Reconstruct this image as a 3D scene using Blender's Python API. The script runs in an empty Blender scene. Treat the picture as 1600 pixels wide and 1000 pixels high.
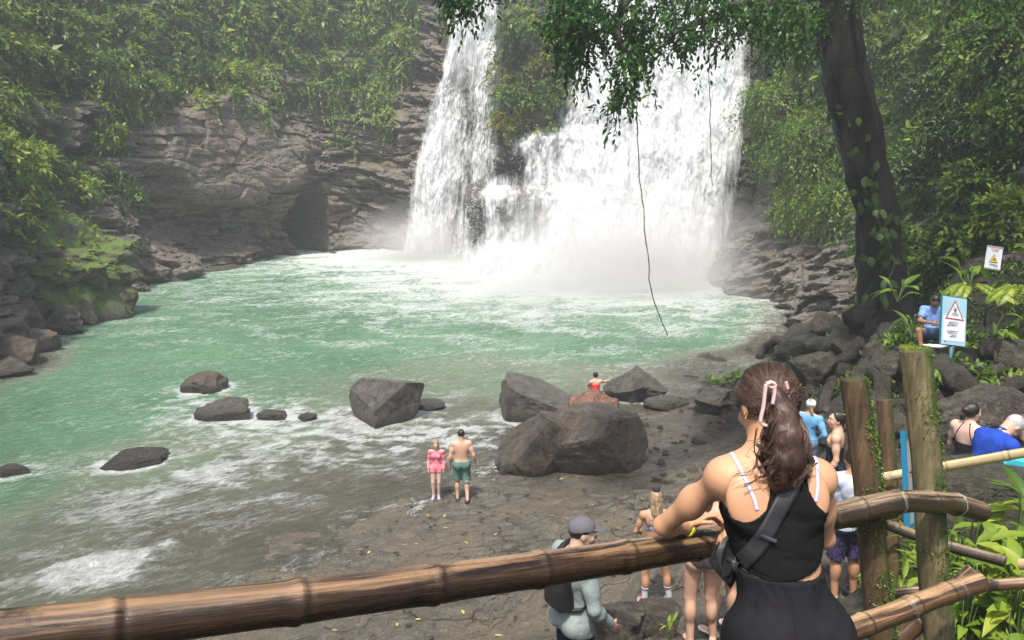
import bpy, bmesh, math, random
import numpy as np
from mathutils import Vector, Matrix
random.seed(7); RNG = np.random.default_rng(7)
R = math.radians
scene = bpy.context.scene
COL = scene.collection
# ------------------------------------------------------------------ camera, world, sun
FOC = 1200.0; PITCH = math.atan(250/FOC); CAM = np.array([0, 0, 7.8])
cam_d = bpy.data.cameras.new('camera'); cam = bpy.data.objects.new('camera', cam_d); COL.objects.link(cam)
cam.location = CAM; cam.rotation_euler = (math.pi/2 - PITCH, 0, 0)
cam_d.sensor_width = 36; cam_d.lens = 36*FOC/1600; cam_d.clip_start = .05; cam_d.clip_end = 600
scene.camera = cam
SUN_EL, SUN_AZ = R(66), R(-160)       # azimuth measured from +Y towards +X
w = bpy.data.worlds.new('World'); scene.world = w; w.use_nodes = True
wn = w.node_tree; bg = wn.nodes['Background']
sky = wn.nodes.new('ShaderNodeTexSky'); sky.sky_type = 'NISHITA'; sky.sun_disc = False
sky.sun_elevation = SUN_EL; sky.sun_rotation = SUN_AZ; sky.dust_density = 4.0; sky.air_density = 1.0; sky.ozone_density = .6
wn.links.new(sky.outputs[0], bg.inputs[0]); bg.inputs[1].default_value = .135
sd = bpy.data.lights.new('sun', 'SUN'); so = bpy.data.objects.new('sun', sd); COL.objects.link(so)
sd.energy = 3.0; sd.angle = R(3); sd.color = (1, .955, .88)
sv = Vector((math.cos(SUN_EL)*math.sin(SUN_AZ), math.cos(SUN_EL)*math.cos(SUN_AZ), math.sin(SUN_EL)))
so.rotation_euler = sv.to_track_quat('Z', 'Y').to_euler(); so.location = (0, 0, 60)
scene.view_settings.view_transform = 'Standard'; scene.view_settings.look = 'None'
scene.view_settings.gamma = 1; scene.view_settings.exposure = .8
scene.render.engine = 'CYCLES'
cy = scene.cycles
cy.max_bounces = 7; cy.diffuse_bounces = 3; cy.glossy_bounces = 3; cy.transmission_bounces = 4; cy.volume_bounces = 2
cy.transparent_max_bounces = 12; cy.use_denoising = True; cy.caustics_reflective = False; cy.caustics_refractive = False

# ------------------------------------------------------------------ helpers
def P(px, py, t):
    "world point seen at photo pixel (px,py), t metres along the view axis"
    px = np.asarray(px, float); py = np.asarray(py, float); t = np.asarray(t, float)
    dx = (px-800)/FOC; dy = (500-py)/FOC
    x = dx*t; y = (math.cos(PITCH)+dy*math.sin(PITCH))*t; z = (-math.sin(PITCH)+dy*math.cos(PITCH))*t
    return np.stack(np.broadcast_arrays(x+CAM[0], y+CAM[1], z+CAM[2]), -1)
def G(px, py, z=0.0):
    r = P(px, py, 1.0)-CAM; t = (z-CAM[2])/r[..., 2]
    return P(px, py, t)
def proj(p):
    d = np.asarray(p, float)-CAM
    f = d[..., 1]*math.cos(PITCH)-d[..., 2]*math.sin(PITCH)
    u = d[..., 1]*math.sin(PITCH)+d[..., 2]*math.cos(PITCH)
    f = np.maximum(f, .01)
    return 800+FOC*d[..., 0]/f, 500-FOC*u/f, f
def sstep(a, b, x):
    t = np.clip((np.asarray(x, float)-a)/(b-a), 0, 1); return t*t*(3-2*t)
def _h(ix, iy, iz, s):
    n = (ix.astype(np.uint32)*np.uint32(374761393)) ^ (iy.astype(np.uint32)*np.uint32(668265263)) ^ (iz.astype(np.uint32)*np.uint32(2147483647)+np.uint32(s*7919+13))
    n = (n ^ (n >> np.uint32(13)))*np.uint32(1274126177); n = n ^ (n >> np.uint32(16))
    n = n*np.uint32(2246822519); return n ^ (n >> np.uint32(15))
def perlin(x, y, z=None, s=0):
    x = np.asarray(x, float); y = np.asarray(y, float); z = np.zeros_like(x) if z is None else np.asarray(z, float)
    x, y, z = np.broadcast_arrays(x, y, z)
    fx = np.floor(x); fy = np.floor(y); fz = np.floor(z)
    ix = fx.astype(np.int64); iy = fy.astype(np.int64); iz = fz.astype(np.int64)
    x = x-fx; y = y-fy; z = z-fz
    u = x*x*x*(x*(x*6-15)+10); v = y*y*y*(y*(y*6-15)+10); w_ = z*z*z*(z*(z*6-15)+10)
    def g(a, b, c):
        h = _h(ix+a, iy+b, iz+c, s)
        gx = (h & np.uint32(1023))/511.5-1; gy = ((h >> np.uint32(10)) & np.uint32(1023))/511.5-1; gz = ((h >> np.uint32(20)) & np.uint32(1023))/511.5-1
        return gx*(x-a)+gy*(y-b)+gz*(z-c)
    l = lambda a, b, t: a+(b-a)*t
    return l(l(l(g(0,0,0), g(1,0,0), u), l(g(0,1,0), g(1,1,0), u), v), l(l(g(0,0,1), g(1,0,1), u), l(g(0,1,1), g(1,1,1), u), v), w_)*1.1
def fbm(x, y, z=None, o=4, s=0, lac=2.1, gain=.5):
    x = np.asarray(x, float); y = np.asarray(y, float); z = 0*x if z is None else np.asarray(z, float)
    a = 1; r = 0
    for i in range(o):
        r = r+a*perlin(x, y, z, s+i); x = x*lac+3.1; y = y*lac+1.7; z = z*lac+5.3; a *= gain
    return r
def rnd_cell(ix, iy, iz=0, s=0):
    ix = np.asarray(ix).astype(np.int64); iy = np.asarray(iy).astype(np.int64); iz = np.zeros_like(ix)+np.asarray(iz).astype(np.int64)
    return (_h(ix, iy, iz, s) & np.uint32(0xFFFFF))/float(0xFFFFF)
def voro(x, y, s=0):
    "2-D voronoi: (cell random, distance to border)"
    fx = np.floor(x); fy = np.floor(y)
    d1 = np.full(x.shape, 9.); d2 = d1.copy(); r = np.zeros(x.shape)
    for a in (-1, 0, 1):
        for b in (-1, 0, 1):
            cx = fx+a; cy_ = fy+b
            px = cx+rnd_cell(cx, cy_, 0, s); py = cy_+rnd_cell(cx, cy_, 0, s+1)
            d = np.hypot(px-x, py-y); c = rnd_cell(cx, cy_, 0, s+2)
            n = d < d1
            d2 = np.where(n, d1, np.minimum(d2, d)); r = np.where(n, c, r); d1 = np.where(n, d, d1)
    return r, d2-d1
def mesh_from(name, V, F, mat=None, parent=None, smooth=True, attrs=None):
    "F: (n,4) or (n,3) array, or a list of such arrays"
    V = np.asarray(V, np.float32)
    Fs = F if isinstance(F, list) else [F]
    Fs = [np.asarray(f, np.int64) for f in Fs if len(f)]
    m = bpy.data.meshes.new(name)
    m.vertices.add(len(V)); m.vertices.foreach_set('co', V.ravel())
    nl = sum(f.size for f in Fs); npoly = sum(len(f) for f in Fs)
    m.loops.add(nl); m.loops.foreach_set('vertex_index', np.concatenate([f.ravel() for f in Fs]).astype(np.int32))
    m.polygons.add(npoly)
    tot = np.concatenate([np.full(len(f), f.shape[1]) for f in Fs]); st = np.concatenate([[0], np.cumsum(tot)[:-1]])
    m.polygons.foreach_set('loop_start', st.astype(np.int32))
    m.update(calc_edges=True); m.validate()
    m.polygons.foreach_set('use_smooth', np.full(len(m.polygons), smooth))
    for k, a in (attrs or {}).items():
        a = np.asarray(a, np.float32)
        at = m.attributes.new(k, 'FLOAT', 'POINT'); at.data.foreach_set('value', a.ravel())
    if mat: m.materials.append(mat)
    o = bpy.data.objects.new(name, m); COL.objects.link(o)
    if parent: o.parent = parent
    return o
def grid_faces(nr, nc, wrap=False):
    i = np.arange(nr-1)[:, None]; j = np.arange(nc if wrap else nc-1)[None]; j2 = (j+1) % nc
    return np.stack([i*nc+j, i*nc+j2, (i+1)*nc+j2, (i+1)*nc+j], -1).reshape(-1, 4)
def tag(o, label=None, cat=None, group=None, kind=None):
    if label: o['label'] = label
    if cat: o['category'] = cat
    if group: o['group'] = group
    if kind: o['kind'] = kind
    return o
def empty(name, loc=(0, 0, 0)):
    o = bpy.data.objects.new(name, None); COL.objects.link(o); o.location = Vector([float(c) for c in loc]); o.empty_display_size = .1; return o
def adopt(root, o):
    "parent o (built in world space) to root, keeping its place"
    o.parent = root; o.matrix_parent_inverse = Matrix.Translation(-root.location); return o
def recenter(o, loc=None):
    "move the origin of a mesh object to loc (world) without moving the mesh"
    me = o.data; n = len(me.vertices); c = np.empty(n*3, np.float32); me.vertices.foreach_get('co', c); c = c.reshape(-1, 3)
    loc = np.array(loc if loc is not None else [c[:, 0].mean(), c[:, 1].mean(), c[:, 2].min()])
    me.vertices.foreach_set('co', (c-loc).astype(np.float32).ravel()); me.update(); o.location = Vector([float(k) for k in loc]); return o
class Geo:
    "collects pieces of geometry that end up in ONE mesh"
    def __init__(s): s.V = []; s.F = {3: [], 4: []}; s.n = 0; s.A = []
    def add(s, V, F, a=0.0):
        V = np.asarray(V, float); F = np.asarray(F)
        s.F[F.shape[1]].append(F+s.n); s.V.append(V); s.A.append(np.broadcast_to(np.asarray(a, float), (len(V),))); s.n += len(V)
    def box(s, c, d, rot=None, a=0.0):
        v = np.array([[x, y, z] for x in (-.5, .5) for y in (-.5, .5) for z in (-.5, .5)])*np.array(d)
        if rot is not None: v = v@np.array(rot.to_3x3() if hasattr(rot, 'to_3x3') else rot).T
        s.add(v+np.array(c), [[0,1,3,2],[4,6,7,5],[0,4,5,1],[2,3,7,6],[0,2,6,4],[1,5,7,3]], a)
    def build(s, name, mat=None, parent=None, smooth=True):
        F = [np.concatenate(s.F[k]) for k in (3, 4) if s.F[k]]
        return mesh_from(name, np.concatenate(s.V), F, mat, parent, smooth, {'rnd': np.concatenate(s.A)})
def catmull(pts, n):
    p = np.asarray(pts, float); p = np.vstack([2*p[0]-p[1], p, 2*p[-1]-p[-2]]); m = len(p)-3
    u = np.linspace(0, m-1e-9, n); i = u.astype(int); t = (u-i)[:, None]
    a, b, c, d = p[i], p[i+1], p[i+2], p[i+3]
    return .5*((2*b)+(-a+c)*t+(2*a-5*b+4*c-d)*t*t+(-a+3*b-3*c+d)*t**3)
def tube(path, rad, seg=10, cap=True, jitter=0, s=0, flat=1.0):
    "tapered tube along a path (n,3); rad scalar or (n,)"
    p = np.asarray(path, float); n = len(p); rad = np.broadcast_to(np.asarray(rad, float), (n,))
    T = np.gradient(p, axis=0); T /= np.linalg.norm(T, axis=1)[:, None]+1e-9
    up = np.array([0, 0, 1.]) if abs(T[0, 2]) < .9 else np.array([1., 0, 0])
    N = np.zeros_like(p); a = np.cross(T[0], up); a /= np.linalg.norm(a)
    for i in range(n):
        a = a-T[i]*np.dot(a, T[i]); a /= np.linalg.norm(a)+1e-9; N[i] = a
    B = np.cross(T, N)
    th = np.linspace(0, 2*math.pi, seg, endpoint=False)
    r = rad[:, None]*np.ones((1, seg))
    if jitter:
        L = np.concatenate([[0], np.cumsum(np.linalg.norm(np.diff(p, axis=0), axis=1))])
        m_ = max(rad.mean(), 1e-3)
        r = r*(1+jitter*fbm(np.cos(th)[None]*1.3+L[:, None]*0, np.sin(th)[None]*1.3+0*L[:, None], L[:, None]/m_*.35+0*th[None], 3, s))
    V = p[:, None]+r[..., None]*(np.cos(th)[None, :, None]*N[:, None]+flat*np.sin(th)[None, :, None]*B[:, None])
    V = V.reshape(-1, 3); F = grid_faces(n, seg, True)
    tris = None
    if cap:
        V = np.vstack([V, p[0], p[-1]]); k = np.arange(seg); k2 = (k+1) % seg
        tris = np.vstack([np.stack([np.full(seg, n*seg), k2, k], -1), np.stack([np.full(seg, n*seg+1), (n-1)*seg+k, (n-1)*seg+k2], -1)])
    return V, F, tris
def add_tube(g, path, rad, seg=10, cap=True, jitter=0, s=0, a=0.0, flat=1.0):
    V, F, t = tube(path, rad, seg, cap, jitter, s, flat); o = g.n
    g.add(V, F, a)
    if t is not None: g.F[3].append(t+o)
# ------------------------------------------------------------------ leaves
def leaves(g, base, dirv, nrm, L, W, a, fold=.25, curl=.25, simple=False):
    "append leaf blades to Geo g; all arguments arrays of n"
    base = np.asarray(base, float); n = len(base)
    L = np.broadcast_to(L, (n,))[:, None]; W = np.broadcast_to(W, (n,))[:, None]
    D = dirv/(np.linalg.norm(dirv, axis=1)[:, None]+1e-9)
    S = np.cross(D, nrm); S /= np.linalg.norm(S, axis=1)[:, None]+1e-9
    N = np.cross(S, D)
    if simple: prof = [(.0, 0), (.45, .5), (1, 0)]
    else: prof = [(0, .0), (.22, .36), (.5, .5), (.78, .33), (1, 0)]
    pts = []; 
    for (f, wd) in prof:
        c = base+D*L*f-N*L*curl*f*f
        if wd == 0: pts.append(c)
        else:
            if simple: pts += [c-S*W*wd+N*W*fold*wd, c+S*W*wd+N*W*fold*wd]
            else: pts += [c-S*W*wd+N*W*fold*wd, c, c+S*W*wd+N*W*fold*wd]
    V = np.stack(pts, 1); k = V.shape[1]; o = (np.arange(n)*k)[:, None]
    A = np.repeat(np.broadcast_to(a, (n,)), k)
    if simple:
        F = np.concatenate([o+np.array([[0, 1, 3, 2]])])
        g.add(V.reshape(-1, 3), F, A)
    else:
        q = [[1,2,5,4],[2,3,6,5],[4,5,8,7],[5,6,9,8]]
        t = [[0,2,1],[0,3,2],[7,8,10],[8,9,10]]
        oo = g.n
        g.add(V.reshape(-1, 3), np.concatenate([o+np.array([f]) for f in q]), A)
        g.F[3].append(np.concatenate([o+np.array([f]) for f in t])+oo)
def unit(v): return v/(np.linalg.norm(v, axis=-1, keepdims=True)+1e-9)
def sprigs(g, pos, nrm, rng, nl=9, slen=.5, L=.2, W=.09, droop=.6, col=None, spread=.8, simple=True, out=1.0):
    "leafy twigs growing from pos along nrm, arching down"
    pos = np.asarray(pos, float); n = len(pos)
    up = np.array([0, 0, 1.])
    d0 = unit(nrm*out+rng.normal(0, spread*.6, (n, 3))+up*.25)
    sl = slen*rng.uniform(.5, 1.3, n)
    col = rng.uniform(0, 1, n) if col is None else col
    for k in range(nl):
        f = (k+1)/nl
        p = pos+d0*(sl*f)[:, None]-up*(droop*sl*f*f)[:, None]
        d = unit(d0+rng.normal(0, spread, (n, 3))-up*(.2+droop*f*.8)+np.cross(d0, up)*(1 if k % 2 else -1)*.5)
        nn = unit(up+rng.normal(0, .4, (n, 3))+nrm*.5)
        sc = rng.uniform(.6, 1.25, n)
        leaves(g, p, d, nn, L*sc, W*sc, np.clip(col+rng.normal(0, .12, n), 0, 1), simple=simple)
# ------------------------------------------------------------------ materials
MATS = {}
def mat(name, base=(.5, .5, .5), rough=.6, spec=.5, metal=0, bump=None, noise=None, coat=0, sss=0, trans=0):
    """principled; noise=(scale,detail,col2,contrast[,vec scale]) mixes a second colour; bump=(scale,strength,dist)"""
    if name in MATS: return MATS[name]
    m = bpy.data.materials.new(name); m.use_nodes = True; nt = m.node_tree; b = nt.nodes['Principled BSDF']
    b.inputs['Base Color'].default_value = (*base, 1); b.inputs['Roughness'].default_value = rough
    b.inputs['Specular IOR Level'].default_value = spec; b.inputs['Metallic'].default_value = metal
    b.inputs['Coat Weight'].default_value = coat
    if sss: b.inputs['Subsurface Weight'].default_value = sss; b.inputs['Subsurface Radius'].default_value = (.6, .25, .12); b.inputs['Subsurface Scale'].default_value = .02
    tc = nt.nodes.new('ShaderNodeTexCoord')
    if noise:
        n = nt.nodes.new('ShaderNodeTexNoise'); n.inputs['Scale'].default_value = noise[0]; n.inputs['Detail'].default_value = noise[1]
        n.inputs['Roughness'].default_value = .65
        mp = nt.nodes.new('ShaderNodeMapping'); mp.inputs['Scale'].default_value = noise[4] if len(noise) > 4 else (1, 1, 1)
        nt.links.new(tc.outputs['Object'], mp.inputs[0]); nt.links.new(mp.outputs[0], n.inputs[0])
        r = nt.nodes.new('ShaderNodeMapRange'); c = noise[3]; r.inputs[1].default_value = .5-c; r.inputs[2].default_value = .5+c
        mx = nt.nodes.new('ShaderNodeMix'); mx.data_type = 'RGBA'
        nt.links.new(n.outputs[0], r.inputs[0]); nt.links.new(r.outputs[0], mx.inputs[0])
        mx.inputs[6].default_value = (*base, 1); mx.inputs[7].default_value = (*noise[2], 1)
        nt.links.new(mx.outputs[2], b.inputs['Base Color'])
    if bump:
        n2 = nt.nodes.new('ShaderNodeTexNoise'); n2.inputs['Scale'].default_value = bump[0]; n2.inputs['Detail'].default_value = 5
        nt.links.new(tc.outputs['Object'], n2.inputs[0])
        bp = nt.nodes.new('ShaderNodeBump'); bp.inputs['Strength'].default_value = bump[1]; bp.inputs['Distance'].default_value = bump[2]
        nt.links.new(n2.outputs[0], bp.inputs['Height']); nt.links.new(bp.outputs[0], b.inputs['Normal'])
    MATS[name] = m; return m
def N_(nt, t, **k):
    n = nt.nodes.new(t)
    for a, v in k.items():
        if a.startswith('i_'): n.inputs[int(a[2:])].default_value = v
        else: setattr(n, a, v)
    return n
def mix(nt, fac, a, b):
    m = nt.nodes.new('ShaderNodeMix'); m.data_type = 'RGBA'
    for i, v in ((0, fac), (6, a), (7, b)):
        if hasattr(v, 'node'): nt.links.new(v, m.inputs[i])
        elif i == 0: m.inputs[0].default_value = v
        else: m.inputs[i].default_value = (*v, 1)
    return m.outputs[2]
def rng_(nt, v, a, b, c=0., d=1.):
    n = nt.nodes.new('ShaderNodeMapRange'); nt.links.new(v, n.inputs[0])
    for i, q in enumerate((a, b, c, d)): n.inputs[i+1].default_value = q
    return n.outputs[0]
def mth(nt, op, a, b=0.):
    n = nt.nodes.new('ShaderNodeMath'); n.operation = op
    for i, v in enumerate((a, b)):
        if hasattr(v, 'node'): nt.links.new(v, n.inputs[i])
        else: n.inputs[i].default_value = v
    return n.outputs[0]
def noise_(nt, vec, scale, detail=5, rough=.6, dist=0):
    n = nt.nodes.new('ShaderNodeTexNoise'); n.inputs['Scale'].default_value = scale; n.inputs['Detail'].default_value = detail
    n.inputs['Roughness'].default_value = rough; n.inputs['Distortion'].default_value = dist; nt.links.new(vec, n.inputs[0]); return n.outputs[0]
def mapped(nt, scale=(1, 1, 1), rot=(0, 0, 0), src='Object'):
    tc = nt.nodes.new('ShaderNodeTexCoord'); mp = nt.nodes.new('ShaderNodeMapping')
    mp.inputs['Scale'].default_value = scale
    if any(rot):
        m0 = nt.nodes.new('ShaderNodeMapping'); m0.inputs['Rotation'].default_value = rot; nt.links.new(tc.outputs[src], m0.inputs[0]); nt.links.new(m0.outputs[0], mp.inputs[0])
    else: nt.links.new(tc.outputs[src], mp.inputs[0])
    return mp.outputs[0]
def attr(nt, name):
    a = nt.nodes.new('ShaderNodeAttribute'); a.attribute_name = name; return a.outputs['Fac']
def leaf_mat(name, c0, c1, c2, transl=.35, rough=.45):
    if name in MATS: return MATS[name]
    m = bpy.data.materials.new(name); m.use_nodes = True; nt = m.node_tree; b = nt.nodes['Principled BSDF']; out = nt.nodes['Material Output']
    r = attr(nt, 'rnd')
    c = mix(nt, rng_(nt, r, 0, .5), c0, c1); c = mix(nt, rng_(nt, r, .5, 1.), c, c2)
    nt.links.new(c, b.inputs['Base Color']); b.inputs['Roughness'].default_value = rough; b.inputs['Specular IOR Level'].default_value = .4
    tr = nt.nodes.new('ShaderNodeBsdfTranslucent'); nt.links.new(c, tr.inputs[0])
    mx = nt.nodes.new('ShaderNodeMixShader'); mx.inputs[0].default_value = transl
    nt.links.new(b.outputs[0], mx.inputs[1]); nt.links.new(tr.outputs[0], mx.inputs[2]); nt.links.new(mx.outputs[0], out.inputs[0])
    MATS[name] = m; return m
def rock_mat(name, dark, light, warm, moss=0.0, wet=.4, strata=(1, 1, 1), scale=1.0, rot=(0, 0, 0), bump=.6, mosscol=(.05, .08, .015)):
    if name in MATS: return MATS[name]
    m = bpy.data.materials.new(name); m.use_nodes = True; nt = m.node_tree; b = nt.nodes['Principled BSDF']
    v = mapped(nt, (1, 1, 1), rot); vs = mapped(nt, strata, rot)
    n1 = noise_(nt, v, .35*scale, 5); n2 = noise_(nt, vs, 1.6*scale, 8, .75, .3); n3 = noise_(nt, v, 9*scale, 8, .8)
    va = nt.nodes.new('ShaderNodeVectorMath'); va.operation = 'MULTIPLY_ADD'; nz = nt.nodes.new('ShaderNodeTexNoise'); nz.inputs['Scale'].default_value = 2*scale; nt.links.new(v, nz.inputs[0])
    nt.links.new(nz.outputs['Color'], va.inputs[0]); va.inputs[1].default_value = (.9/scale,)*3; nt.links.new(vs, va.inputs[2])
    vo = nt.nodes.new('ShaderNodeTexVoronoi'); vo.feature = 'DISTANCE_TO_EDGE'; vo.inputs['Scale'].default_value = .75*scale; nt.links.new(va.outputs[0], vo.inputs[0])
    crk = mth(nt, 'MULTIPLY', rng_(nt, vo.outputs['Distance'], 0, .03, 1, 0), rng_(nt, noise_(nt, v, .9*scale, 3), .48, .6))
    c = mix(nt, rng_(nt, n2, .36, .64), dark, light)
    c = mix(nt, mth(nt, 'MULTIPLY', rng_(nt, n1, .45, .65), .75), c, warm)
    c = mix(nt, rng_(nt, n3, .42, .66, 0, .75), c, tuple(k*.35 for k in dark)); c = mix(nt, mth(nt, 'MULTIPLY', crk, .65), c, tuple(k*.2 for k in dark))
    geo = nt.nodes.new('ShaderNodeNewGeometry'); sx = nt.nodes.new('ShaderNodeSeparateXYZ'); nt.links.new(geo.outputs['Normal'], sx.inputs[0])
    sp_ = nt.nodes.new('ShaderNodeSeparateXYZ'); nt.links.new(geo.outputs['Position'], sp_.inputs[0]); wl = rng_(nt, mth(nt, 'ADD', sp_.outputs[2], mth(nt, 'MULTIPLY', n2, -.35)), -.05, .2, 1, 0)
    c = mix(nt, rng_(nt, n3, .43, .33, 0, .8), c, tuple(min(1, k*1.8) for k in light))  # pale speckles paint small highlights into the rock colour
    c = mix(nt, mth(nt, 'MULTIPLY', wl, .7), c, tuple(k*.3 for k in dark))
    mo = attr(nt, 'moss')
    n4 = noise_(nt, v, 1.1*scale, 6, .7)
    f = mth(nt, 'ADD', mth(nt, 'ADD', mo, mth(nt, 'MULTIPLY', sx.outputs[2], .28)), mth(nt, 'MULTIPLY', mth(nt, 'SUBTRACT', n4, .5), 1.6))
    f = rng_(nt, f, .42-moss, .72-moss)
    mc = mix(nt, noise_(nt, v, 5*scale), mosscol, tuple(k*2.2 for k in mosscol))
    c = mix(nt, f, c, mc)
    nt.links.new(c, b.inputs['Base Color'])
    nt.links.new(mth(nt, 'ADD', rng_(nt, n3, .3, .7, wet-.12, wet+.2), mth(nt, 'MULTIPLY', f, .35)), b.inputs['Roughness'])
    b.inputs['Specular IOR Level'].default_value = .45
    h = mth(nt, 'SUBTRACT', mth(nt, 'ADD', mth(nt, 'MULTIPLY', n2, 1.1), mth(nt, 'MULTIPLY', n3, .5)), mth(nt, 'MULTIPLY', crk, .25))
    bp = nt.nodes.new('ShaderNodeBump'); bp.inputs['Strength'].default_value = bump; bp.inputs['Distance'].default_value = .25/scale
    nt.links.new(h, bp.inputs['Height']); nt.links.new(bp.outputs[0], b.inputs['Normal'])
    MATS[name] = m; return m
# ------------------------------------------------------------------ terrain
GP = np.array([  # x, y, z control points of the ground
 (-20,28,.1),(-22,33,-.4),(-26,41,-1),(-25,50,-1),(-21,61,-1),(-14,67,-1),(-9,66.5,-1),(0,58,-1),(14.5,53,-1),(14,46,-.6),(16.5,41,-.5),(15.2,36,-.1),
 (12.2,32,.1),(9.6,29,-.25),(8.3,27,-.2),(7.6,25.6,.1),(4,26.5,-.5),(0,26,-.7),(-4,25,-.7),(-9,24.5,-1.0),(-13,22,-1.2),(-13,17,-1.1),(-13,13,-.8),(-12,10,-.6),(-18,24,-1.0),(-17,17,-1.2),(-20,12,-.6),
 (0,40,-3),(-10,40,-3),(8,40,-3),(-15,50,-3),(0,50,-3),(10,47,-2.5),(-18,36,-2.5),(-8,32,-2.6),(4,32,-2.2),(-14,30,-2.4),(-15,25,-1.8),(8,34,-1.6),
 (-4,22.5,-.28),(-1,23,-.25),(2,23,-.1),(4.5,24.5,-.1),(6,25.5,-.1),(-7,21.5,-.5),(-9,19,-.5),(-7,18,-.3),(-4,19,-.2),(-1.5,20,-.14),(0.5,20,-.05),(3,20,.08),(5,21,.1),(7,22,.3),(6,18,.3),
 (-9.5,15.5,-.32),(-7,15,-.14),(-4.5,16.5,-.14),(-2.5,17.2,-.05),(-1.2,16.6,.02),(1.6,18.2,.08),(3.2,17.5,.2),(-6,13.2,-.14),(-4,14.2,-.03),(-9,13,-.3),(-8,11.5,-.35),(-6,11.5,-.1),(-4.5,12,.04),
 (-2,14,.25),(0,13,.5),(2,14,.5),(4,15,.7),(-3,10,.7),(-1,10,1.0),(-5,10,.3),(-7,9,.0),(1,10,1.5),(2.2,9.1,1.95),(0,7.5,2.0),(-2,8,1.3),(-4,8,.8),(-2,6.5,1.9),(-5,6.5,1.0),(-8,6,0),
 (.6,5.6,3.3),(1.8,6.6,3.2),(1.6,5.2,3.6),(0,5,3.2),(-1.5,4.5,2.9),(-3,4,2.8),(3.6,7.4,3.1),(5.46,8.7,3.35),(4.8,7.5,3.55),(5.85,8.1,3.48),(1.68,6.16,3.5),(3.2,9.5,2.6),(4.5,11.5,2.5),(5,14,1.6),(5.3,9,3.1),(6.3,8.5,3.2),(6,7,3.6),(7,11,3.6),(6.5,13.5,3.3),
 (9,16,4.0),(8.3,13.5,4.0),(7.6,13,4.1),(10.4,21.5,2.9),(8.5,20,2.0),(9.5,25,1.3),(11,28,1.2),(8,24,.9),(12,24,2.8),(12.5,30,1.4),(10.5,17.5,4.0),(11,14,5.0),(9.5,11,4.9),(13,20,5),(8.5,8,4.7),(11,8,5.5),
 (3,4.5,4.75),(4,4.5,4.85),(3.5,5.6,4.2),(5,5.5,4.4),(6.5,5,4.9),(2.2,3.8,4.5),(1.4,3.6,4.4),(0.5,3.4,4.5),(-1,3.2,4.3),(-3,3,4),(3,3.2,4.9),(5,3,5.2),
 (0,2.3,5.55),(1.2,2.2,5.55),(2.4,2.2,5.5),(-2,2.2,5.5),(0,0,5.9),(3,0,5.9),(-3,0,5.9),(0,-5,6.4),(6,0,6),(-8,0,4),(-10,4,1.5),(12,0,7),(-30,5,1),(30,10,9),(-35,40,3),(-30,75,3),(25,60,3),(30,35,6),(0,80,0)])
def ground_z(x, y):
    x = np.asarray(x, float); y = np.asarray(y, float); sh = x.shape; x = x.ravel(); y = y.ravel()
    out = np.empty(x.size)
    for i in range(0, x.size, 40000):
        dx = x[i:i+40000, None]-GP[None, :, 0]; dy = y[i:i+40000, None]-GP[None, :, 1]
        d2 = dx*dx+dy*dy; sc = .25+.0004*(GP[None, :, 1]**2)
        w_ = 1/(d2+sc*.35)**2.1
        out[i:i+40000] = (w_*GP[None, :, 2]).sum(1)/w_.sum(1)
    return out.reshape(sh)
def terr_z(x, y):
    z = ground_z(x, y)
    pool = sstep(-.6, -1.6, z)
    # thin ledges of the rock shelf
    q = z+.02*x+fbm(x*.45, y*.6, o=4, s=3)*.16
    st = .15; f = q/st-np.floor(q/st)
    ter = (np.floor(q/st)+sstep(.0, .22, f))*st-q
    amp = np.where(y > 6, 1, .6)*(1-pool)
    z = z+ter*.75*amp*sstep(-.3, .3, perlin(x*.3, y*.3, s=9)+.25)
    r, e = voro(x*.55+fbm(x, y, o=2, s=5)*.3, y*.9+fbm(x, y, o=2, s=6)*.3, 4)
    z = z-(.075*np.exp(-(e/.03)**2)-.03*(r-.5))*amp*sstep(0, .4, r)
    z = z+fbm(x*1.3, y*1.3, o=4, s=11)*.035+fbm(x*6, y*6, o=3, s=12)*.008
    rough = sstep(5.5, 8, x+0*y)*sstep(6, 9, y)*(1-pool)
    z = z+rough*(fbm(x*.7, y*.7, o=4, s=21)*.5)
    return z
def axis(segs):
    o = []
    for a, b, st in segs: o.append(np.arange(a, b, st))
    return np.concatenate(o)
xs = axis([(-60,-22,1.5),(-22,-11,.3),(-11,10,.075),(10,18,.14),(18,60,2)]); ys = axis([(-8,1,.5),(1,5,.09),(5,21,.065),(21,32,.13),(32,70,.5),(70,110,3)])
X, Y = np.meshgrid(xs, ys); Z = terr_z(X, Y)
mg = bpy.data.materials.new('rock_shelf'); mg.use_nodes = True; nt = mg.node_tree; b = nt.nodes['Principled BSDF']
v = mapped(nt); n1 = noise_(nt, v, .5, 5); n2 = noise_(nt, mapped(nt, (1, 2.2, 1), (0, 0, -.25)), 2.2, 9, .78, .5); n3 = noise_(nt, v, 19, 8, .8)
va = N_(nt, 'ShaderNodeVectorMath', operation='MULTIPLY_ADD'); nz = N_(nt, 'ShaderNodeTexNoise'); nz.inputs['Scale'].default_value = 1.1; nz.inputs['Detail'].default_value = 6; nt.links.new(v, nz.inputs[0])
nt.links.new(nz.outputs['Color'], va.inputs[0]); va.inputs[1].default_value = (1.6, 1.6, 1.6); nt.links.new(mapped(nt, (1, 3.2, 1), (0, 0, -.15)), va.inputs[2])
vo = N_(nt, 'ShaderNodeTexVoronoi', feature='DISTANCE_TO_EDGE'); vo.inputs['Scale'].default_value = .55; nt.links.new(va.outputs[0], vo.inputs[0])
crk = mth(nt, 'MULTIPLY', rng_(nt, vo.outputs['Distance'], 0, .022, 1, 0), rng_(nt, noise_(nt, v, .8, 3), .45, .55))
c = mix(nt, rng_(nt, n2, .34, .66), (.075, .064, .048), (.25, .225, .18))
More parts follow.
